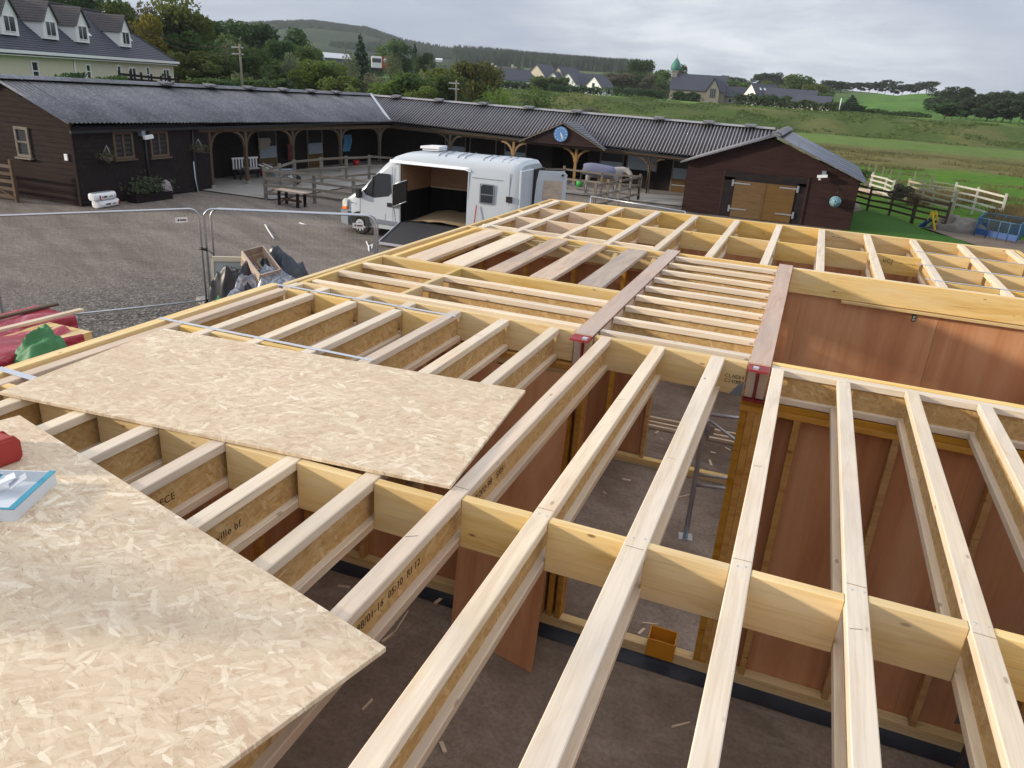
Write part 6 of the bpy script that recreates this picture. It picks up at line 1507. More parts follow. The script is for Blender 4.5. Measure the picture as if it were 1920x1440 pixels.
def crown_broad(seed, n=3200, ls=.034, blobs=18, low=.18):
    rs = np.random.default_rng(seed); C_ = []; 
    for i in range(blobs):
        z = low+(1-low-.12)*rs.random()**.8; rr = .36*math.sqrt(max(.05,1-((z-.52)/.5)**2)); a = rs.random()*6.28; q = rr*rs.random()**.5
        C_.append((q*math.cos(a), q*math.sin(a), z, rs.uniform(.10,.21)))
    C_ = np.array(C_); k = rs.integers(0,blobs,n); d = rs.normal(size=(n,3)); d /= np.linalg.norm(d,axis=1,keepdims=True); r_ = C_[k,3]*(.55+.55*rs.random(n)**.6)
    P = C_[k,:3]+d*r_[:,None]*np.array([1,1,.85]); P[:,2] = np.clip(P[:,2],.03,1.04)
    return leafquads(P, rs.uniform(.5,1.35,n)*ls, rs)
def crown_airy(seed, n=1500): return crown_broad(seed, n, .026, 26, .12)
def crown_conifer(seed, n=2600):
    rs = np.random.default_rng(seed); z = 1-rs.random(n)**.55; tier = .82+.18*np.sin(z*55+rs.normal(0,.3,n)); rr = (.5*(1-z)**.85+.015)*tier*(.35+.65*rs.random(n)**.4); a = rs.random(n)*6.283
    P = np.stack([rr*np.cos(a), rr*np.sin(a), z-.06*rr], 1); return leafquads(P, rs.uniform(.5,1.3,n)*.03, rs, .35)
def crown_pine(seed, n=3000):
    rs = np.random.default_rng(seed); C_ = []
    for i in range(22):
        z = .20+.74*rs.random()**.85; C_.append((rs.normal(0,.17)+(z-.5)*.36, rs.normal(0,.17), z, rs.uniform(.07,.15)))
    C_ = np.array(C_); k = rs.integers(0,22,n); d = rs.normal(size=(n,3)); d /= np.linalg.norm(d,axis=1,keepdims=True)
    P = C_[k,:3]+d*(C_[k,3]*(.4+.6*rs.random(n)))[:,None]*np.array([1.1,1.0,.85]); return leafquads(P, rs.uniform(.5,1.3,n)*.032, rs)
CR_ = {}
for i in range(4): CR_['broad%d'%i] = mesh_np('crown', *crown_broad(100+i), LM['mid'])
for i in range(2):
    CR_['airy%d'%i] = mesh_np('crown', *crown_airy(130+i), LM['pale']); CR_['pine%d'%i] = mesh_np('crown', *crown_pine(150+i), LM['pine'])
CR_['conifer0'] = mesh_np('crown', *crown_conifer(140), LM['fir']); CR_['bush0'] = mesh_np('crown', *crown_broad(160, 2200, .05, 16, .02), LM['mid'])
def trunk_mesh(kind):
    b = MB()
    if kind == 'pine': b.tube([(-.12,0,-.03),(-.05,0,.3),(.02,.01,.6),(.06,0,.8)],[.016,.013,.010,.006],6)
    else: b.tube([(0,0,-.04),(.005,0,.3),(-.01,.01,.6),(.01,0,.88)],[.024,.018,.012,.004],7)
    rs = random.Random(4)
    for i in range(6 if kind != 'conifer' else 0):
        z = rs.uniform(.35,.65); a = rs.random()*6.28; r_ = rs.uniform(.15,.3); x0 = .02 if kind == 'pine' else 0
        b.tube([(x0,0,z),(x0+r_*.5*math.cos(a),r_*.5*math.sin(a),z+.08),(x0+r_*math.cos(a),r_*math.sin(a),z+.20)],[.009,.006,.002],5)
    me = bpy.data.meshes.new('trunk'); me.from_pydata(b.v,[],b.f); me.polygons.foreach_set('use_smooth',b.sm); me.materials.append(bark); return me
TR_ = {k: trunk_mesh(k) for k in ('broad','pine','conifer')}
_tc = [0]
def tree(px, top, d, wpx, kind, mat, label, group=None, name='tree', base=None):
    q = ond(px, top, d); zb = hz(q.x,q.y) if base is None else base; h = max(1.0, q.z-zb); w = wpx*d/FPX*1.08
    _tc[0] += 1; rs = random.Random(_tc[0]*17)
    T = thing(name, (q.x,q.y,zb), label, 'bush' if name == 'bush' else 'tree', group=group)
    fam = ''.join(c for c in kind if not c.isdigit()); yaw = rs.random()*6.28 if fam != 'pine' else rs.uniform(-.3,.3)
    Mx = Matrix.Translation((q.x,q.y,zb)) @ Matrix.Rotation(yaw,4,'Z') @ Matrix.Diagonal((w,w,h,1))
    tk = 'pine' if fam == 'pine' else 'conifer' if fam == 'conifer' else 'broad'
    if name != 'bush':
        k = min(1.0, h/max(w,.1)); Mt = Matrix.Translation((q.x,q.y,zb)) @ Matrix.Rotation(yaw,4,'Z') @ Matrix.Diagonal((max(w*.8,h*.5),)*2+(h,1))
        _link(bpy.data.objects.new('trunk', TR_[tk]), Mt, T)
    o = _link(bpy.data.objects.new('crown', CR_[kind]), Mx, T)
    o.material_slots[0].link = 'OBJECT'; o.material_slots[0].material = LM[mat]
    return T
B_ = ['broad0','broad1','broad2','broad3']
GW = 'trees of the wood behind the cream house'
tree(128,-40,112,90,'broad0','dark','dark tree rising behind the roof of the cream house', GW)
tree(218,0,118,85,'broad1','mid','green tree behind the right end of the cream house roof', GW)
tree(318,-32,122,125,'airy0','olive','tall thin olive tree rising out of the top of the picture beside the cream house', GW)
tree(322,10,120,130,'broad2','olive','broad olive tree just right of the cream house', GW)
tree(272,24,113,80,'broad3','ochre','ochre yellow tree directly behind the cream house corner', GW)
tree(255,-8,124,70,'airy1','grey','thin greyish tree between the ochre tree and the house roof', GW)
wl = [352,365,395,405,425]; LW = 'dark leafy tree in the wood between the cream house and the utility pole'
for (px,top,d,w,k,m) in ((352,58,118,95,0,'mid'),(395,38,150,95,1,'dark'),(365,95,108,100,2,'olive'),(425,62,140,85,3,'mid'),(405,100,112,80,0,'mid')):
    tree(px,top,d,w,B_[k],m,ORD[wl.index(px)]+' leafy tree from the left between the cream house and utility pole','wood left of the pole')
wl = [470,478,500,515,520,550,565]; LW2 = 'dark leafy tree in the wood right of the utility pole'
for (px,top,d,w,k,m) in ((470,42,155,105,1,'dark'),(500,50,160,70,2,'dark'),(550,51,150,82,3,'dark'),(478,92,118,80,0,'mid'),(520,75,135,70,1,'dark'),(515,112,110,85,2,'mid'),(565,88,140,70,0,'mid')):
    tree(px,top,d,w,B_[k],m,ORD[wl.index(px)]+' leafy tree from the left, right of the utility pole','wood right of the pole')
tree(436,70,125,60,'airy0','pale','pale airy tree just left of the utility pole')
tree(549,92,106,48,'airy1','pale','pale feathery tree in front of the dark wood')
for px,top,d,w,m in ((385,146,98,75,'mid'),(430,150,97,60,'dark'),(475,148,98,70,'mid'),(525,148,96,80,'dark'),(345,150,99,60,'olive')):
    tree(px,top,d,w,'bush0',m,ORD[[345,385,430,475,525].index(px)]+' low bush from the left along the foot of the wood','bushes below the wood',name='bush')
tree(602,116,102,110,'broad0','fresh','rounded lime green tree right of the dark wood')
tree(640,142,96,80,'broad2','olive','olive bush like tree in front of the dark fir')
tree(588,92,150,60,'broad1','mid','mid green tree behind the lime green one')
tree(652,94,125,42,'airy0','pale','slim grey green tree left of the dark fir')
tree(676,63,150,56,'conifer0','fir','tall dark fir standing above the other trees in the middle')
tree(732,72,205,78,'broad3','mid','rounded dark green tree on the skyline right of the fir')
tree(750,82,200,50,'broad1','dark','dark tree against the right side of the skyline round tree')
tree(737,90,132,38,'airy1','pale','pale slim tree in front of the red lorry')
tree(778,80,235,30,'conifer0','fir','small dark fir on the far slope')
tree(797,98,222,40,'broad2','dark','small dark broad tree beside the far fir')
tree(697,132,108,62,'airy0','grey','grey green thin tree with a pale stem below the lorry')
for px,top,d,w,m,l in ((738,150,92,80,'fresh','fresh green bush left in the thicket behind the corrugated roof'),(770,136,94,95,'mid','leafy green tree at the middle of the thicket behind the corrugated roof'),(818,126,97,90,'fresh','bright leafy tree at the top of the thicket behind the corrugated roof'),(845,140,95,70,'mid','leafy tree at the right of the thicket behind the corrugated roof'),(795,160,88,80,'fresh','low fresh bush touching the corrugated ridge')):
    tree(px,top,d,w,B_[px % 4],m,l)
tree(888,116,108,92,'broad1','rust','rusty olive round tree left of the village houses')
tree(925,128,112,50,'broad0','rust','smaller rusty tree at the left of the slate bungalow')
tree(862,120,170,58,'broad3','dark','dark tree above the bright thicket')
tree(932,158,80,70,'airy1','fresh','thin light green sapling in front of the grassy bank')
tree(1012,158,98,90,'airy0','mid','thin see through shrub on the grassy bank below the houses')
tree(1105,196,100,60,'airy1','grey','twiggy shrub on the bank behind the clock gable')
tree(905,185,78,80,'bush0','mid','low green bush behind the corrugated ridge by the sapling',name='bush')
# village trees
for px,top,d,w,k,m,l in ((1160,137,285,74,0,'grey','round brownish tree right of the village houses'),(1203,113,340,56,1,'dark','tall dark tree above the brownish round tree'),(1238,130,300,50,2,'mid','green tree left of the green domed church'),(1215,138,290,50,3,'grey','dull tree with bare trunk left of the church'),(1180,132,330,50,2,'dark','dark tree behind the brownish round tree'),(1140,140,330,50,1,'mid','mid green tree behind the last village house'),
    (1278,120,300,34,3,'dark','dark tree directly behind the green church dome'),(1370,150,330,60,0,'mid','mid green tree behind the church nave'),(1412,156,320,62,1,'mid','rounded tree behind the white gable house'),(1392,163,300,40,2,'dark','dark tree left of the white gable'),(1450,152,330,60,3,'olive','olive tree behind the long slate roof'),(1502,142,340,64,0,'mid','tall round tree right of the long slate roof'),(1530,158,330,52,1,'olive','olive tree at the edge of the far green field'),(1330,146,360,60,2,'mid','mid green tree over the church roof'),(1478,168,300,50,3,'mid','smaller tree in front of the tall round tree'),(1545,175,300,40,0,'mid','low tree beside the pale roadside post')):
    tree(px,top,d,w,B_[k],m,l)
sk = 'dark trees along the far ridge right of the church'
for i,(px,top) in enumerate(((1310,143),(1335,141),(1355,141),(1378,145),(1398,147),(1428,139),(1441,137),(1460,135),(1475,144),(1490,146),(1548,150),(1565,151),(1580,153))):
    tree(px,top,520,34,('broad1','broad3','broad2')[i % 3],'pine',ORD[i]+' small dark tree from the left on the ridge right of church',sk)
wp = 'wind bent pines along the top of the far field'
for i,(px,top) in enumerate(((1592,154),(1606,153),(1621,154),(1637,154),(1655,148),(1668,151),(1684,157),(1700,156),(1716,154),(1731,153))):
    tree(px,top,560,32,'pine%d'%(i%2),'pine',ORD[i]+' wind bent pine from the left atop the far green field',wp)
tree(1742,152,545,40,'broad2','pine','dense dark tree at the right end of the wind bent pines')
tree(1600,178,212,46,'conifer0','fir','squat dark conifer standing alone at the hedge on the right', name='tree')
_wx = sorted((1768,1785,1802,1800,1818,1832,1845,1858,1872,1888,1902,1918,1934,1950,1866,1896)); wr = 'leaning pines of the wood at the right edge'
for i,(px,top,d) in enumerate(((1768,170,330),(1785,172,330),(1802,163,320),(1800,186,236),(1818,178,240),(1832,172,250),(1845,176,236),(1858,168,262),(1872,172,244),(1888,170,256),(1902,174,240),(1918,172,250),(1934,172,240),(1950,174,250),(1866,182,226),(1896,184,228))):
    tree(px,top,d,52,'pine%d'%(i%2) if i>2 else 'broad1','pine',ORD[_wx.index(px)]+' leaning pine from the left in the wood at right edge',wr)
tree(1778,194,212,64,'bush0','dark','dark bushy tree at the left end of the leaning pines')
tree(1612,318,52,42,'bush0','mid','low green bush by the shed corner in the field',name='bush')
tree(1690,352,46,40,'bush0','grey','scrubby bush between the paddock pens',name='bush')
# hedges
def hedge(pts, h, w, mat, label, n=1500, ls=.16, name='hedge', cat='hedge'):
    rs = np.random.default_rng(len(label)); pts = [Vector(p) for p in pts]; P = []
    for i in range(n):
        k = rs.integers(0,len(pts)-1); t = rs.random(); p = pts[k].lerp(pts[k+1],t)
        P.append((p.x+rs.normal(0,w*.3), p.y+rs.normal(0,w*.3), hz(p.x,p.y)+h*(rs.random()**.8)*(.85+.3*math.sin(p.x*.7+p.y*.4)**2)))
    if pts[0].length > 150: ls *= 2.0
    V_,F_ = leafquads(np.array(P), rs.uniform(.6,1.3,n)*ls, rs); o = _link(bpy.data.objects.new(name, mesh_np(name,V_,F_,LM[mat])), Matrix.Identity(4), None)
    return tag(o, label, cat)
D_ = lambda px, d, py=160: ond(px, py, d)
hedge([D_(905,236),D_(1005,240)],2.0,1.5,'dark','dark hedge in front of the white slate roofed bungalow')
hedge([D_(1000,232),D_(1030,236),D_(1065,238)],3.6,2.5,'mid','tall shrubby hedge between the bungalow and the gabled houses',1600,.22)
hedge([D_(1030,228),D_(1130,232)],1.9,1.4,'dark','clipped dark hedge below the gabled houses')
hedge([D_(1135,240),D_(1210,246),D_(1250,246)],2.4,1.5,'dark','dark hedge under the trees left of the church')
hedge([D_(1262,246,185),D_(1312,246,185)],2.3,1.3,'dark','bushes along the church wall')
hedge([D_(1378,238,190),D_(1430,236,190),D_(1480,234,190)],2.8,1.8,'dark','rough hedge in front of the white gable house',1700,.2)
hedge([D_(1480,228,190),D_(1560,222,200),D_(1620,214,205)],2.0,1.4,'dark','hedge running right below the long slate roof',1800,.18)
hedge([D_(1625,214,205),D_(1745,206,215)],1.1,1.0,'dark','low dark hedge beyond the bank at the right',1400,.14)
hedge([D_(86,62,140),D_(112,62.5,140),D_(152,63.5,140)],1.7,.9,'dark','tall clipped dark hedge in front of the cream house',2600,.13)
hedge([D_(150,60,150),D_(205,64,150),D_(232,66,150)],1.9,.8,'mid','low green hedge in front of the cream house door',1400,.11)
F1 = [D_(225,80,150), D_(335,92,152)]
T = thing('garden_fence', (F1[0].x,F1[0].y,hz(F1[0].x,F1[0].y)), 'dark garden fence at the right corner of the cream house', 'fence')
for k in range(3): board('rail', (F1[0].x,F1[0].y,hz(F1[0].x,F1[0].y)+.5+.35*k), (F1[1].x,F1[1].y,hz(F1[1].x,F1[1].y)+.5+.35*k), .06, .22, M['dark_board'], T, top=False)
for k in range(7):
    p = F1[0].lerp(F1[1],k/6); board('post', (p.x,p.y,hz(p.x,p.y)), (p.x,p.y,hz(p.x,p.y)+1.5), .14,.14, M['dark_board'], T, top=False)
# conifer plantation on the hill and far scrub
def plantation():
    rs = np.random.default_rng(11); V_ = []; F_ = []; tri = []
    def cone(x,y,z,h,r):
        k = len(V_); m_ = 5
        a0 = rs.random()*6.28
        for j in range(m_): a = a0+6.283*j/m_; V_.append((x+r*math.cos(a),y+r*math.sin(a),z+h*.08))
        V_.append((x,y,z+h))
        for j in range(m_): F_.append((k+j,k+(j+1)%m_,k+m_))
    for i in range(5200):
        px = rs.uniform(850,1222); d = rs.uniform(820,1215); q = ond(px,120,d); 
        cone(q.x,q.y,hz(q.x,q.y)-1,rs.uniform(11,16),rs.uniform(2.4,3.6))
    for i in range(60):
        px = rs.choice([783,790,797,803,812,822,830])+rs.uniform(-5,5); d = rs.uniform(1600,1680); q = ond(px,90,d); cone(q.x,q.y,hz(q.x,q.y)-1,rs.uniform(10,17),3)
    for i in range(10000):
        px = rs.uniform(430,900); d = rs.uniform(850,1750); q = ond(px,90,d)
        if float(vnoise(np.array([q.x]),np.array([q.y]),170,41)[0]) < .62: continue
        cone(q.x,q.y,hz(q.x,q.y)-1,rs.uniform(5,8),rs.uniform(3,5))
    for i in range(900):
        px = rs.uniform(680,900); d = rs.uniform(1350,1560); q = ond(px,100,d); cone(q.x,q.y,hz(q.x,q.y)-1,rs.uniform(7,11),rs.uniform(3,5))
    o = _link(bpy.data.objects.new('conifer_plantation', mesh_np('conifer_plantation', np.array(V_), np.array(F_), leafmat('plantation', (.042,.072,.044), .5, .03))), Matrix.Identity(4), None); tag(o, 'far conifer plantation covering the ridge behind the village', kind='stuff')
plantation()
def scrub():
    rs = np.random.default_rng(12); P = []; S = []
    for i in range(420):
        if i < 220: px = rs.uniform(600,1250); d = rs.uniform(360,640)
        else: px = rs.uniform(1250,1560); d = rs.uniform(350,480)
        q = ond(px,140,d); z = hz(q.x,q.y); r_ = rs.uniform(2.5,5); m_ = 70
        v = rs.normal(size=(m_,3)); v /= np.linalg.norm(v,axis=1,keepdims=True); P.append(np.array([q.x,q.y,z+r_*.7])+v*r_*np.array([1.2,1.2,.9])*rs.random((m_,1))**.3); S.append(rs.uniform(.5,1.2,m_))
    V_,F_ = leafquads(np.concatenate(P), np.concatenate(S), rs); o = _link(bpy.data.objects.new('far_woodland', mesh_np('far_woodland',V_,F_,leafmat('woodland',(.045,.064,.030),.5,.05))), Matrix.Identity(4), None); tag(o,'distant belt of mixed woodland beyond the village',kind='stuff')
scrub()
def tussocks():
    rs = np.random.default_rng(14); P = []; n = 42000
    px = rs.uniform(1480,2000,n); d = np.where(rs.random(n)<.55, rs.uniform(30,80,n), rs.uniform(72,112,n)); keep = []
    V_ = []; 
    for i in range(n):
        if d[i] < 47: continue
        q = ond(px[i],300,d[i]); x,y = q.x,q.y
        if x < 3.2 and y < 46: continue
        if y < 33 + (x-2)*-.3: continue
        z = hz(x,y); cl = float(vnoise(np.array([x]),np.array([y]),2.6,33)[0]); rough_ = d[i] > 74
        if cl < (.50 if rough_ else .62): continue
        h = rs.uniform(.07,.20)*(1.2 if rough_ else .8); a = rs.random()*6.28; w = rs.uniform(.02,.07)
        dx,dy = w*math.cos(a), w*math.sin(a); lx, ly = rs.normal(0,.1,2)
        V_ += [(x-dx,y-dy,z-.02),(x+dx,y+dy,z-.02),(x+dx*.3+lx,y+dy*.3+ly,z+h),(x-dx*.3+lx,y-dy*.3+ly,z+h)]
    F_ = np.arange(len(V_)).reshape(-1,4); o = _link(bpy.data.objects.new('rough_grass', mesh_np('rough_grass',np.array(V_),F_,leafmat('tussock',(.165,.165,.070),.40,.25))), Matrix.Identity(4), None); tag(o,'rough grass tussocks in the field',kind='stuff')
tussocks()
def bank_tufts():
    rs = np.random.default_rng(19); V_ = []; n = 15000
    for i in range(n):
        q = ond(rs.uniform(870,2000),240,rs.uniform(156,196)); x, y = q.x, q.y
        if float(vnoise(np.array([x]),np.array([y]),5.0,61)[0]) < .45: continue
        z = hz(x,y); h = rs.uniform(.08,.28); a = rs.random()*6.28; w = rs.uniform(.10,.30); dx, dy = w*math.cos(a), w*math.sin(a); lx, ly = rs.normal(0,.12,2)
        V_ += [(x-dx,y-dy,z-.05),(x+dx,y+dy,z-.05),(x+dx*.4+lx,y+dy*.4+ly,z+h),(x-dx*.4+lx,y-dy*.4+ly,z+h)]
    o = _link(bpy.data.objects.new('bank_grass', mesh_np('bank_grass',np.array(V_),np.arange(len(V_)).reshape(-1,4),leafmat('bank_tuft',(.085,.125,.038),.45,.22))), Matrix.Identity(4), None); tag(o,'tufts of rough grass on the long bank',kind='stuff')
bank_tufts()
def reeds():
    rs = np.random.default_rng(15); V_ = []
    for i in range(9000):
        px = rs.uniform(1852,1990); py = rs.uniform(402,438); q = onz(px,py,.05)
        if rs.random() < .22: q = onz(rs.uniform(1700,1870), rs.uniform(366,384), .05)
        h = rs.uniform(.3,.75); a = rs.random()*6.28; w = rs.uniform(.01,.035); dx,dy = w*math.cos(a), w*math.sin(a); lx,ly = rs.normal(0,.16,2)
        V_ += [(q.x-dx,q.y-dy,0),(q.x+dx,q.y+dy,0),(q.x+dx*.2+lx,q.y+dy*.2+ly,h),(q.x-dx*.2+lx,q.y-dy*.2+ly,h)]
    o = _link(bpy.data.objects.new('long_grass', mesh_np('long_grass',np.array(V_),np.arange(len(V_)).reshape(-1,4),leafmat('reed',(.17,.135,.062),.45,.5))), Matrix.Identity(4), None); tag(o,'tall dry grass at the edge of the field on the right',kind='stuff')
reeds()
# ================================================================== FAR BUILDINGS
def far_house(name, px, d, w, dep, hw, hr, rot, wall, roof, label, cat='house', hip=0.0, wins=(), chim=0, base=None, sky=0, endwins=()):
    """w along local x (ridge direction), dep along local y; local -y faces the camera when rot = 0"""
    q = ond(px, 160, d); zb = hz(q.x,q.y)-.3 if base is None else base; az = math.atan2(q.x,q.y)
    T = thing(name, (q.x,q.y,zb), label, cat, -az+rot); Mx = wm(T)
    b = MB(); b.box(-w/2,w/2,-dep/2,dep/2,0,hw)
    if not hip:
        for s in (-1,1): b.add([(s*w/2,-dep/2,hw),(s*w/2,dep/2,hw),(s*w/2,0,hw+hr)],[(0,1,2)])
    b.build('wall', wall, T, M=Mx, fix=False)
    b = MB(); o = .35; e = hr/(dep/2)*o
    A = [(-w/2-o,-dep/2-o,hw-e),(w/2+o,-dep/2-o,hw-e),(w/2+o,dep/2+o,hw-e),(-w/2-o,dep/2+o,hw-e)]; r0, r1 = (-w/2-o+hip,0,hw+hr),(w/2+o-hip,0,hw+hr)
    t = .14; up = lambda p: (p[0],p[1],p[2]+t)
    b.add([up(A[0]),up(A[1]),up(r1),up(r0),up(A[2]),up(A[3])],[(0,1,2,3),(4,5,3,2),(1,4,2),(5,0,3)] if hip else [(0,1,2,3),(4,5,3,2)])
    b.add([A[0],A[1],r1,r0,A[2],A[3]],[(3,2,1,0),(2,3,5,4)]); b.add([A[0],A[1],up(A[1]),up(A[0])],[(0,1,2,3)])
    for s,(p,q_,r_) in ((0,(A[0],A[3],r0)),(1,(A[1],A[2],r1))): b.add([p,r_,up(r_),up(p)],[(0,1,2,3)]); b.add([q_,r_,up(r_),up(q_)],[(0,1,2,3)])
    rf = b.build('roof', roof, T, M=Mx, fix=False)
    for i in range(chim):
        x = -w/2+1+(w-2)*i/max(1,chim-1); b = MB(); b.box(x-.4,x+.4,-.3,.3,hw+hr-.5,hw+hr+1.0); b.build('chimney', wall, rf, M=Mx)
    for (x,z,ww,hh) in wins:
        b = MB(); b.box(x-ww/2-.08,x+ww/2+.08,-dep/2-.06,-dep/2-.005,z-.08,z+hh+.08); f = b.build('window', M['white'] if wall is not M['white'] else M['grey'], T, M=Mx)
        b = MB(); b.box(x-ww/2,x+ww/2,-dep/2-.075,-dep/2-.062,z,z+hh); b.build('pane', M['glass'], f, M=Mx)
    for (s,y,z,ww,hh) in endwins:
        b = MB(); b.box(s*w/2-.03 if s>0 else -w/2-.06, s*w/2+.06 if s>0 else -w/2+.03, y-ww/2,y+ww/2,z,z+hh); b.build('window', M['glass'], T, M=Mx)
    for i in range(sky):
        b = MB(); x = -w/4+i*1.6; y = -dep*.22; z = hw+hr*(1-.44)+t; b.prism([(x-.3,y-.3,z-hr/(dep/2)*.3),(x+.3,y-.3,z-hr/(dep/2)*.3),(x+.3,y+.3,z+hr/(dep/2)*.3),(x-.3,y+.3,z+hr/(dep/2)*.3)],(0,-.04,.08)); b.build('skylight', M['white'], rf, M=Mx)
    return T
ww4 = [(-5,1.0,1.0,1.3),(-2.4,1.0,1.0,1.3),(.6,.3,1.0,2.1),(3,1.0,1.1,1.3),(5.4,1.0,1.0,1.3)]
far_house('bungalow', 962, 255, 14, 8, 2.9, 3.0, R(6), M['white'], M['slate'], 'long white bungalow with a slate roof at the left of the village', hip=2.5, wins=ww4, chim=1)
far_house('village_house', 940, 285, 9, 8, 4.2, 3.0, R(0), M['cream'], M['brownslate'], 'brown roofed house behind the white bungalow', wins=[(2,2,1,1.2)], chim=2)
far_house('village_house', 985, 290, 10, 8, 4.0, 2.6, R(0), M['cream'], M['slate'], 'grey roofed house peeping over the white bungalow', chim=1)
far_house('village_house', 1017, 262, 10, 9.0, 3.6, 4.6, R(62), M['cream'], M['slate'], 'cream gabled house, tall blank gable just right of the bungalow', endwins=((-1,0,3.2,.7,1.0),(-1,-1.5,1,.9,1.1)))
far_house('village_house', 1040, 256, 5, 5, 3.4, 2.7, R(70), M['white'], M['slate'], 'small grey gabled wing with one window beside the tall cream gable', endwins=((-1,0,2.4,.8,1.1),))
far_house('village_house', 1062, 264, 12, 7.5, 3.4, 4.4, R(60), M['cream'], M['slate'], 'cream gabled house with a long dark roof in the middle of the row', endwins=((-1,0,3,.7,1.0),))
far_house('village_house', 1069, 254, 5, 5.5, 3.4, 2.8, R(66), M['white'], M['slate'], 'small pale gable attached to the middle cream house', endwins=((-1,0,2.3,.8,1.1),))
far_house('village_house', 1096, 258, 11, 7, 3.0, 3.2, R(4), M['white'], M['slate'], 'low white house with a slate roof and porch near the end of the row', wins=[(-4,.6,1,1.4),(-2,.2,1,2.0),(1,.8,1.4,1.2),(3.6,.8,1.2,1.2)])
far_house('village_house', 1124, 250, 7, 6.0, 2.7, 3.0, R(58), M['white'], M['slate'], 'last white gabled house at the right end of the row', endwins=((-1,0,2.6,.9,1.1),(-1,-1.4,.6,.9,1.2)))
CHT = far_house('church', 1310, 262, 16.5, 9, 3.6, 4.4, R(-3), M['stone'], M['slate'], 'stone church with a slate roof and a green copper dome', 'church', wins=[(-5,.9,.8,1.6),(-3,.9,.8,1.6),(-1,.9,.8,1.6)])
Mx = wm(CHT)
b = MB(); b.box(-8.6,-7.0,-1.2,1.2,0,8.8); b.box(-8.9,-6.7,-1.4,1.4,8.6,8.9); tw = b.build('bell_tower', M['stone'], CHT, M=Mx)
b = MB(); b.lathe((-7.8,0,8.9),[(1.35,0),(1.62,.5),(1.55,1.3),(1.1,2.4),(.5,3.2),(.2,3.6),(.06,4.0),(.03,4.9)],8); b.build('copper_dome', M['copper'], tw, M=Mx)
b = MB(); b.box(3.0,6.8,-7.6,-4.4,0,3.6); b.add([(3.0,-7.6,3.6),(6.8,-7.6,3.6),(4.9,-7.6,6.9)],[(0,1,2)]); ts = b.build('transept', M['stone'], CHT, M=Mx, fix=False)
b = MB(); b.prism([(2.7,-7.8,3.4),(4.9,-7.8,7.1),(7.1,-7.8,3.4),(7.1,-7.8,3.6),(4.9,-7.8,7.35),(2.7,-7.8,3.6)],(0,7.8,0)); b.build('transept_roof', M['slate'], ts, M=Mx)
for x in (4.3,4.9,5.5):
    b = MB(); b.box(x-.2,x+.2,-7.66,-7.61,1.6,4.2); b.build('lancet_window', M['glass'], ts, M=Mx)
b = MB(); b.prism([(-8.4,-4.7,0),(-8.4,4.7,0),(-8.4,0,9.0)],(.4,0,0)); b.build('west_gable', M['stone'], CHT, M=Mx)
far_house('village_house', 1384, 266, 9, 6, 2.8, 2.6, R(5), M['stone'], M['slate'], 'low slate cottage between the church and the white gable', wins=[(-2,.8,1,1.2),(1,.8,1,1.2)], chim=1)
far_house('village_house', 1432, 256, 9, 7, 2.9, 3.6, R(40), M['white'], M['slate'], 'white gabled house with skylights right of the church', sky=3)
far_house('village_house', 1487, 252, 14, 6.5, 2.5, 3.0, R(-6), M['cream'], M['slate'], 'long low house with a dark roof right of the white gable', wins=[(-5,.7,1.2,1.2),(-1,.7,1,1.2),(2,.5,1.5,1.5)])
far_house('village_house', 1533, 246, 9, 6, 2.1, 2.0, R(-8), M['white'], M['slate'], 'lowest slate roofed outhouse at the right end of the village', wins=[(-2,.6,1,1)])
far_house('far_house', 1390, 420, 20, 5, 2.0, .8, R(0), M['cream'], M['cream'], 'pale low wall like building among the trees above the church')  if False else None
far_house('far_shed', 630, 205, 6, 5, 3.0, 1.0, R(10), M['slateblue'], M['galv'], 'pale roofed shed among the trees left of the fir', 'shed', base=5.2)
far_house('far_house', 575, 170, 6, 6, 3.5, 2.6, R(40), M['stone'], M['slate'], 'slate gable end half hidden in the wood', 'house', base=1.6)
far_house('far_house', 832, 250, 6, 5, 3, 2.0, R(20), M['white'], M['brownslate'], 'small white gabled house above the thicket', 'house')
far_house('far_house', 815, 330, 12, 6, 3, 2.0, R(0), M['stone'], M['brownslate'], 'brown house on the slope above the thicket', 'house')
far_house('far_house', 822, 900, 7, 5, 2.6, 1.2, R(0), M['white'], M['white'], 'tiny white farm building high on the hillside', 'house')
# lorry
q = ond(711,134,175); zb = q.z; az = math.atan2(q.x,q.y)
LO = thing('lorry', (q.x,q.y,zb), 'white lorry with a red panel seen between the far trees', 'lorry', -az); Mx = wm(LO)
b = MB(); b.box(-1.6,.55,-1,1,.6,2.9); b.build('cab', M['white'], LO, M=Mx, bevel=.1)
b = MB(); b.box(-1.45,.4,-1.03,-1.0,1.7,2.5); b.build('windscreen', M['glass'], LO, M=Mx)
b = MB(); b.box(.6,2.0,-.9,1.2,.7,3.0); b.build('red_body', M['red'], LO, M=Mx)
b = MB(); b.lathe((0,0,0),[(.1,0),(.42,0),(.42,.03),(.1,.03)],12); b.build('emblem', M['white'], LO, M=Mx @ Matrix.Translation((1.3,-.92,2.2)) @ Matrix.Rotation(R(90),4,'X'))
b = MB(); b.box(-1.5,.5,-1.02,-.9,.1,.62); b.build('bumper', M['black'], LO, M=Mx)
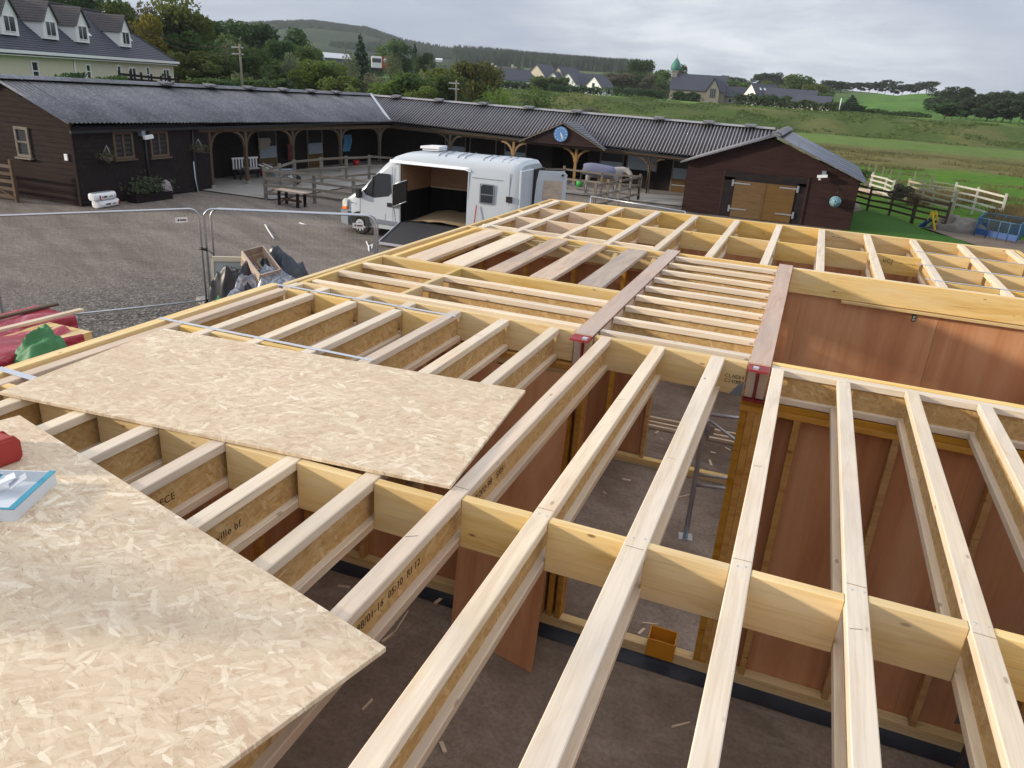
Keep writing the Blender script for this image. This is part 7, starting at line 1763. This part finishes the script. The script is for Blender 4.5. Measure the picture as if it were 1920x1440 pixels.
for x in (-1.2,.2):
    b = MB(); b.tube([(x,-.95,.4),(x,-.6,.4)],.42,12); b.build('wheel', M['rubber'], LO, M=Mx)
# utility poles and wires
def pole(px, top, bot, d, label, arm=True, col=None):
    q = ond(px, top, d); zb = hz(q.x,q.y); T = thing('utility_pole', (q.x,q.y,zb), label, 'utility pole')
    b = MB(); b.tube([(q.x,q.y,zb-.3),(q.x,q.y,q.z)], .15, 8, r1=.10); b.build('pole', col or plain('pole_wood', (.22,.19,.15), .9, 0, .2), T)
    if arm:
        for dz in (.35,.95):
            b = MB(); b.bar((q.x-.9,q.y-.1,q.z-dz),(q.x+.35,q.y+.05,q.z-dz),.12,.12); b.build('cross_arm', M['galv'], T)
    return q
q = pole(449,82,165,86,'wooden utility pole with cross arms standing in front of the wood')
pole(856,150,180,92,'grey utility pole among the thicket behind the corrugated roof')
pole(1578,184,206,215,'pale post standing beside the far green field', False, M['white'])
pole(918,122,165,262,'pale flagpole among the village roofs', False, M['white']) if False else None
for i,(dz,sx) in enumerate(((-.35,-.8),(-.35,.3),(-.95,-.8),(-.95,.3))):
    a = Vector((q.x+sx,q.y,q.z+dz)); e = ond(225+8*i,36+7*i,90); b = MB(); pts = [a.lerp(e,t/12)+Vector((0,0,-1.1*math.sin(math.pi*t/12)*.7)) for t in range(13)]; b.tube(pts,.016,4)
    tag(b.build('overhead_wire', M['ink'], None), ('left upper','right upper','left lower','right lower')[i]+' overhead wire running from the utility pole to the cream house roof', 'wire', 'overhead wires')

# ================================================================== AIR
hzm = bpy.data.materials.new('haze_air'); hzm.use_nodes = True; nt = hzm.node_tree; nt.nodes.clear()
_o = nt.nodes.new('ShaderNodeOutputMaterial'); _v = nt.nodes.new('ShaderNodeVolumePrincipled'); nt.links.new(_v.outputs[0], _o.inputs['Volume'])
_v.inputs['Color'].default_value = (.86,.92,1.0,1); _v.inputs['Density'].default_value = 0.00013; _v.inputs['Anisotropy'].default_value = 0.0
b = MB(); b.box(-2800,2800,-2800,2800,-420,260); tag(b.build('haze', hzm, None), kind='stuff')
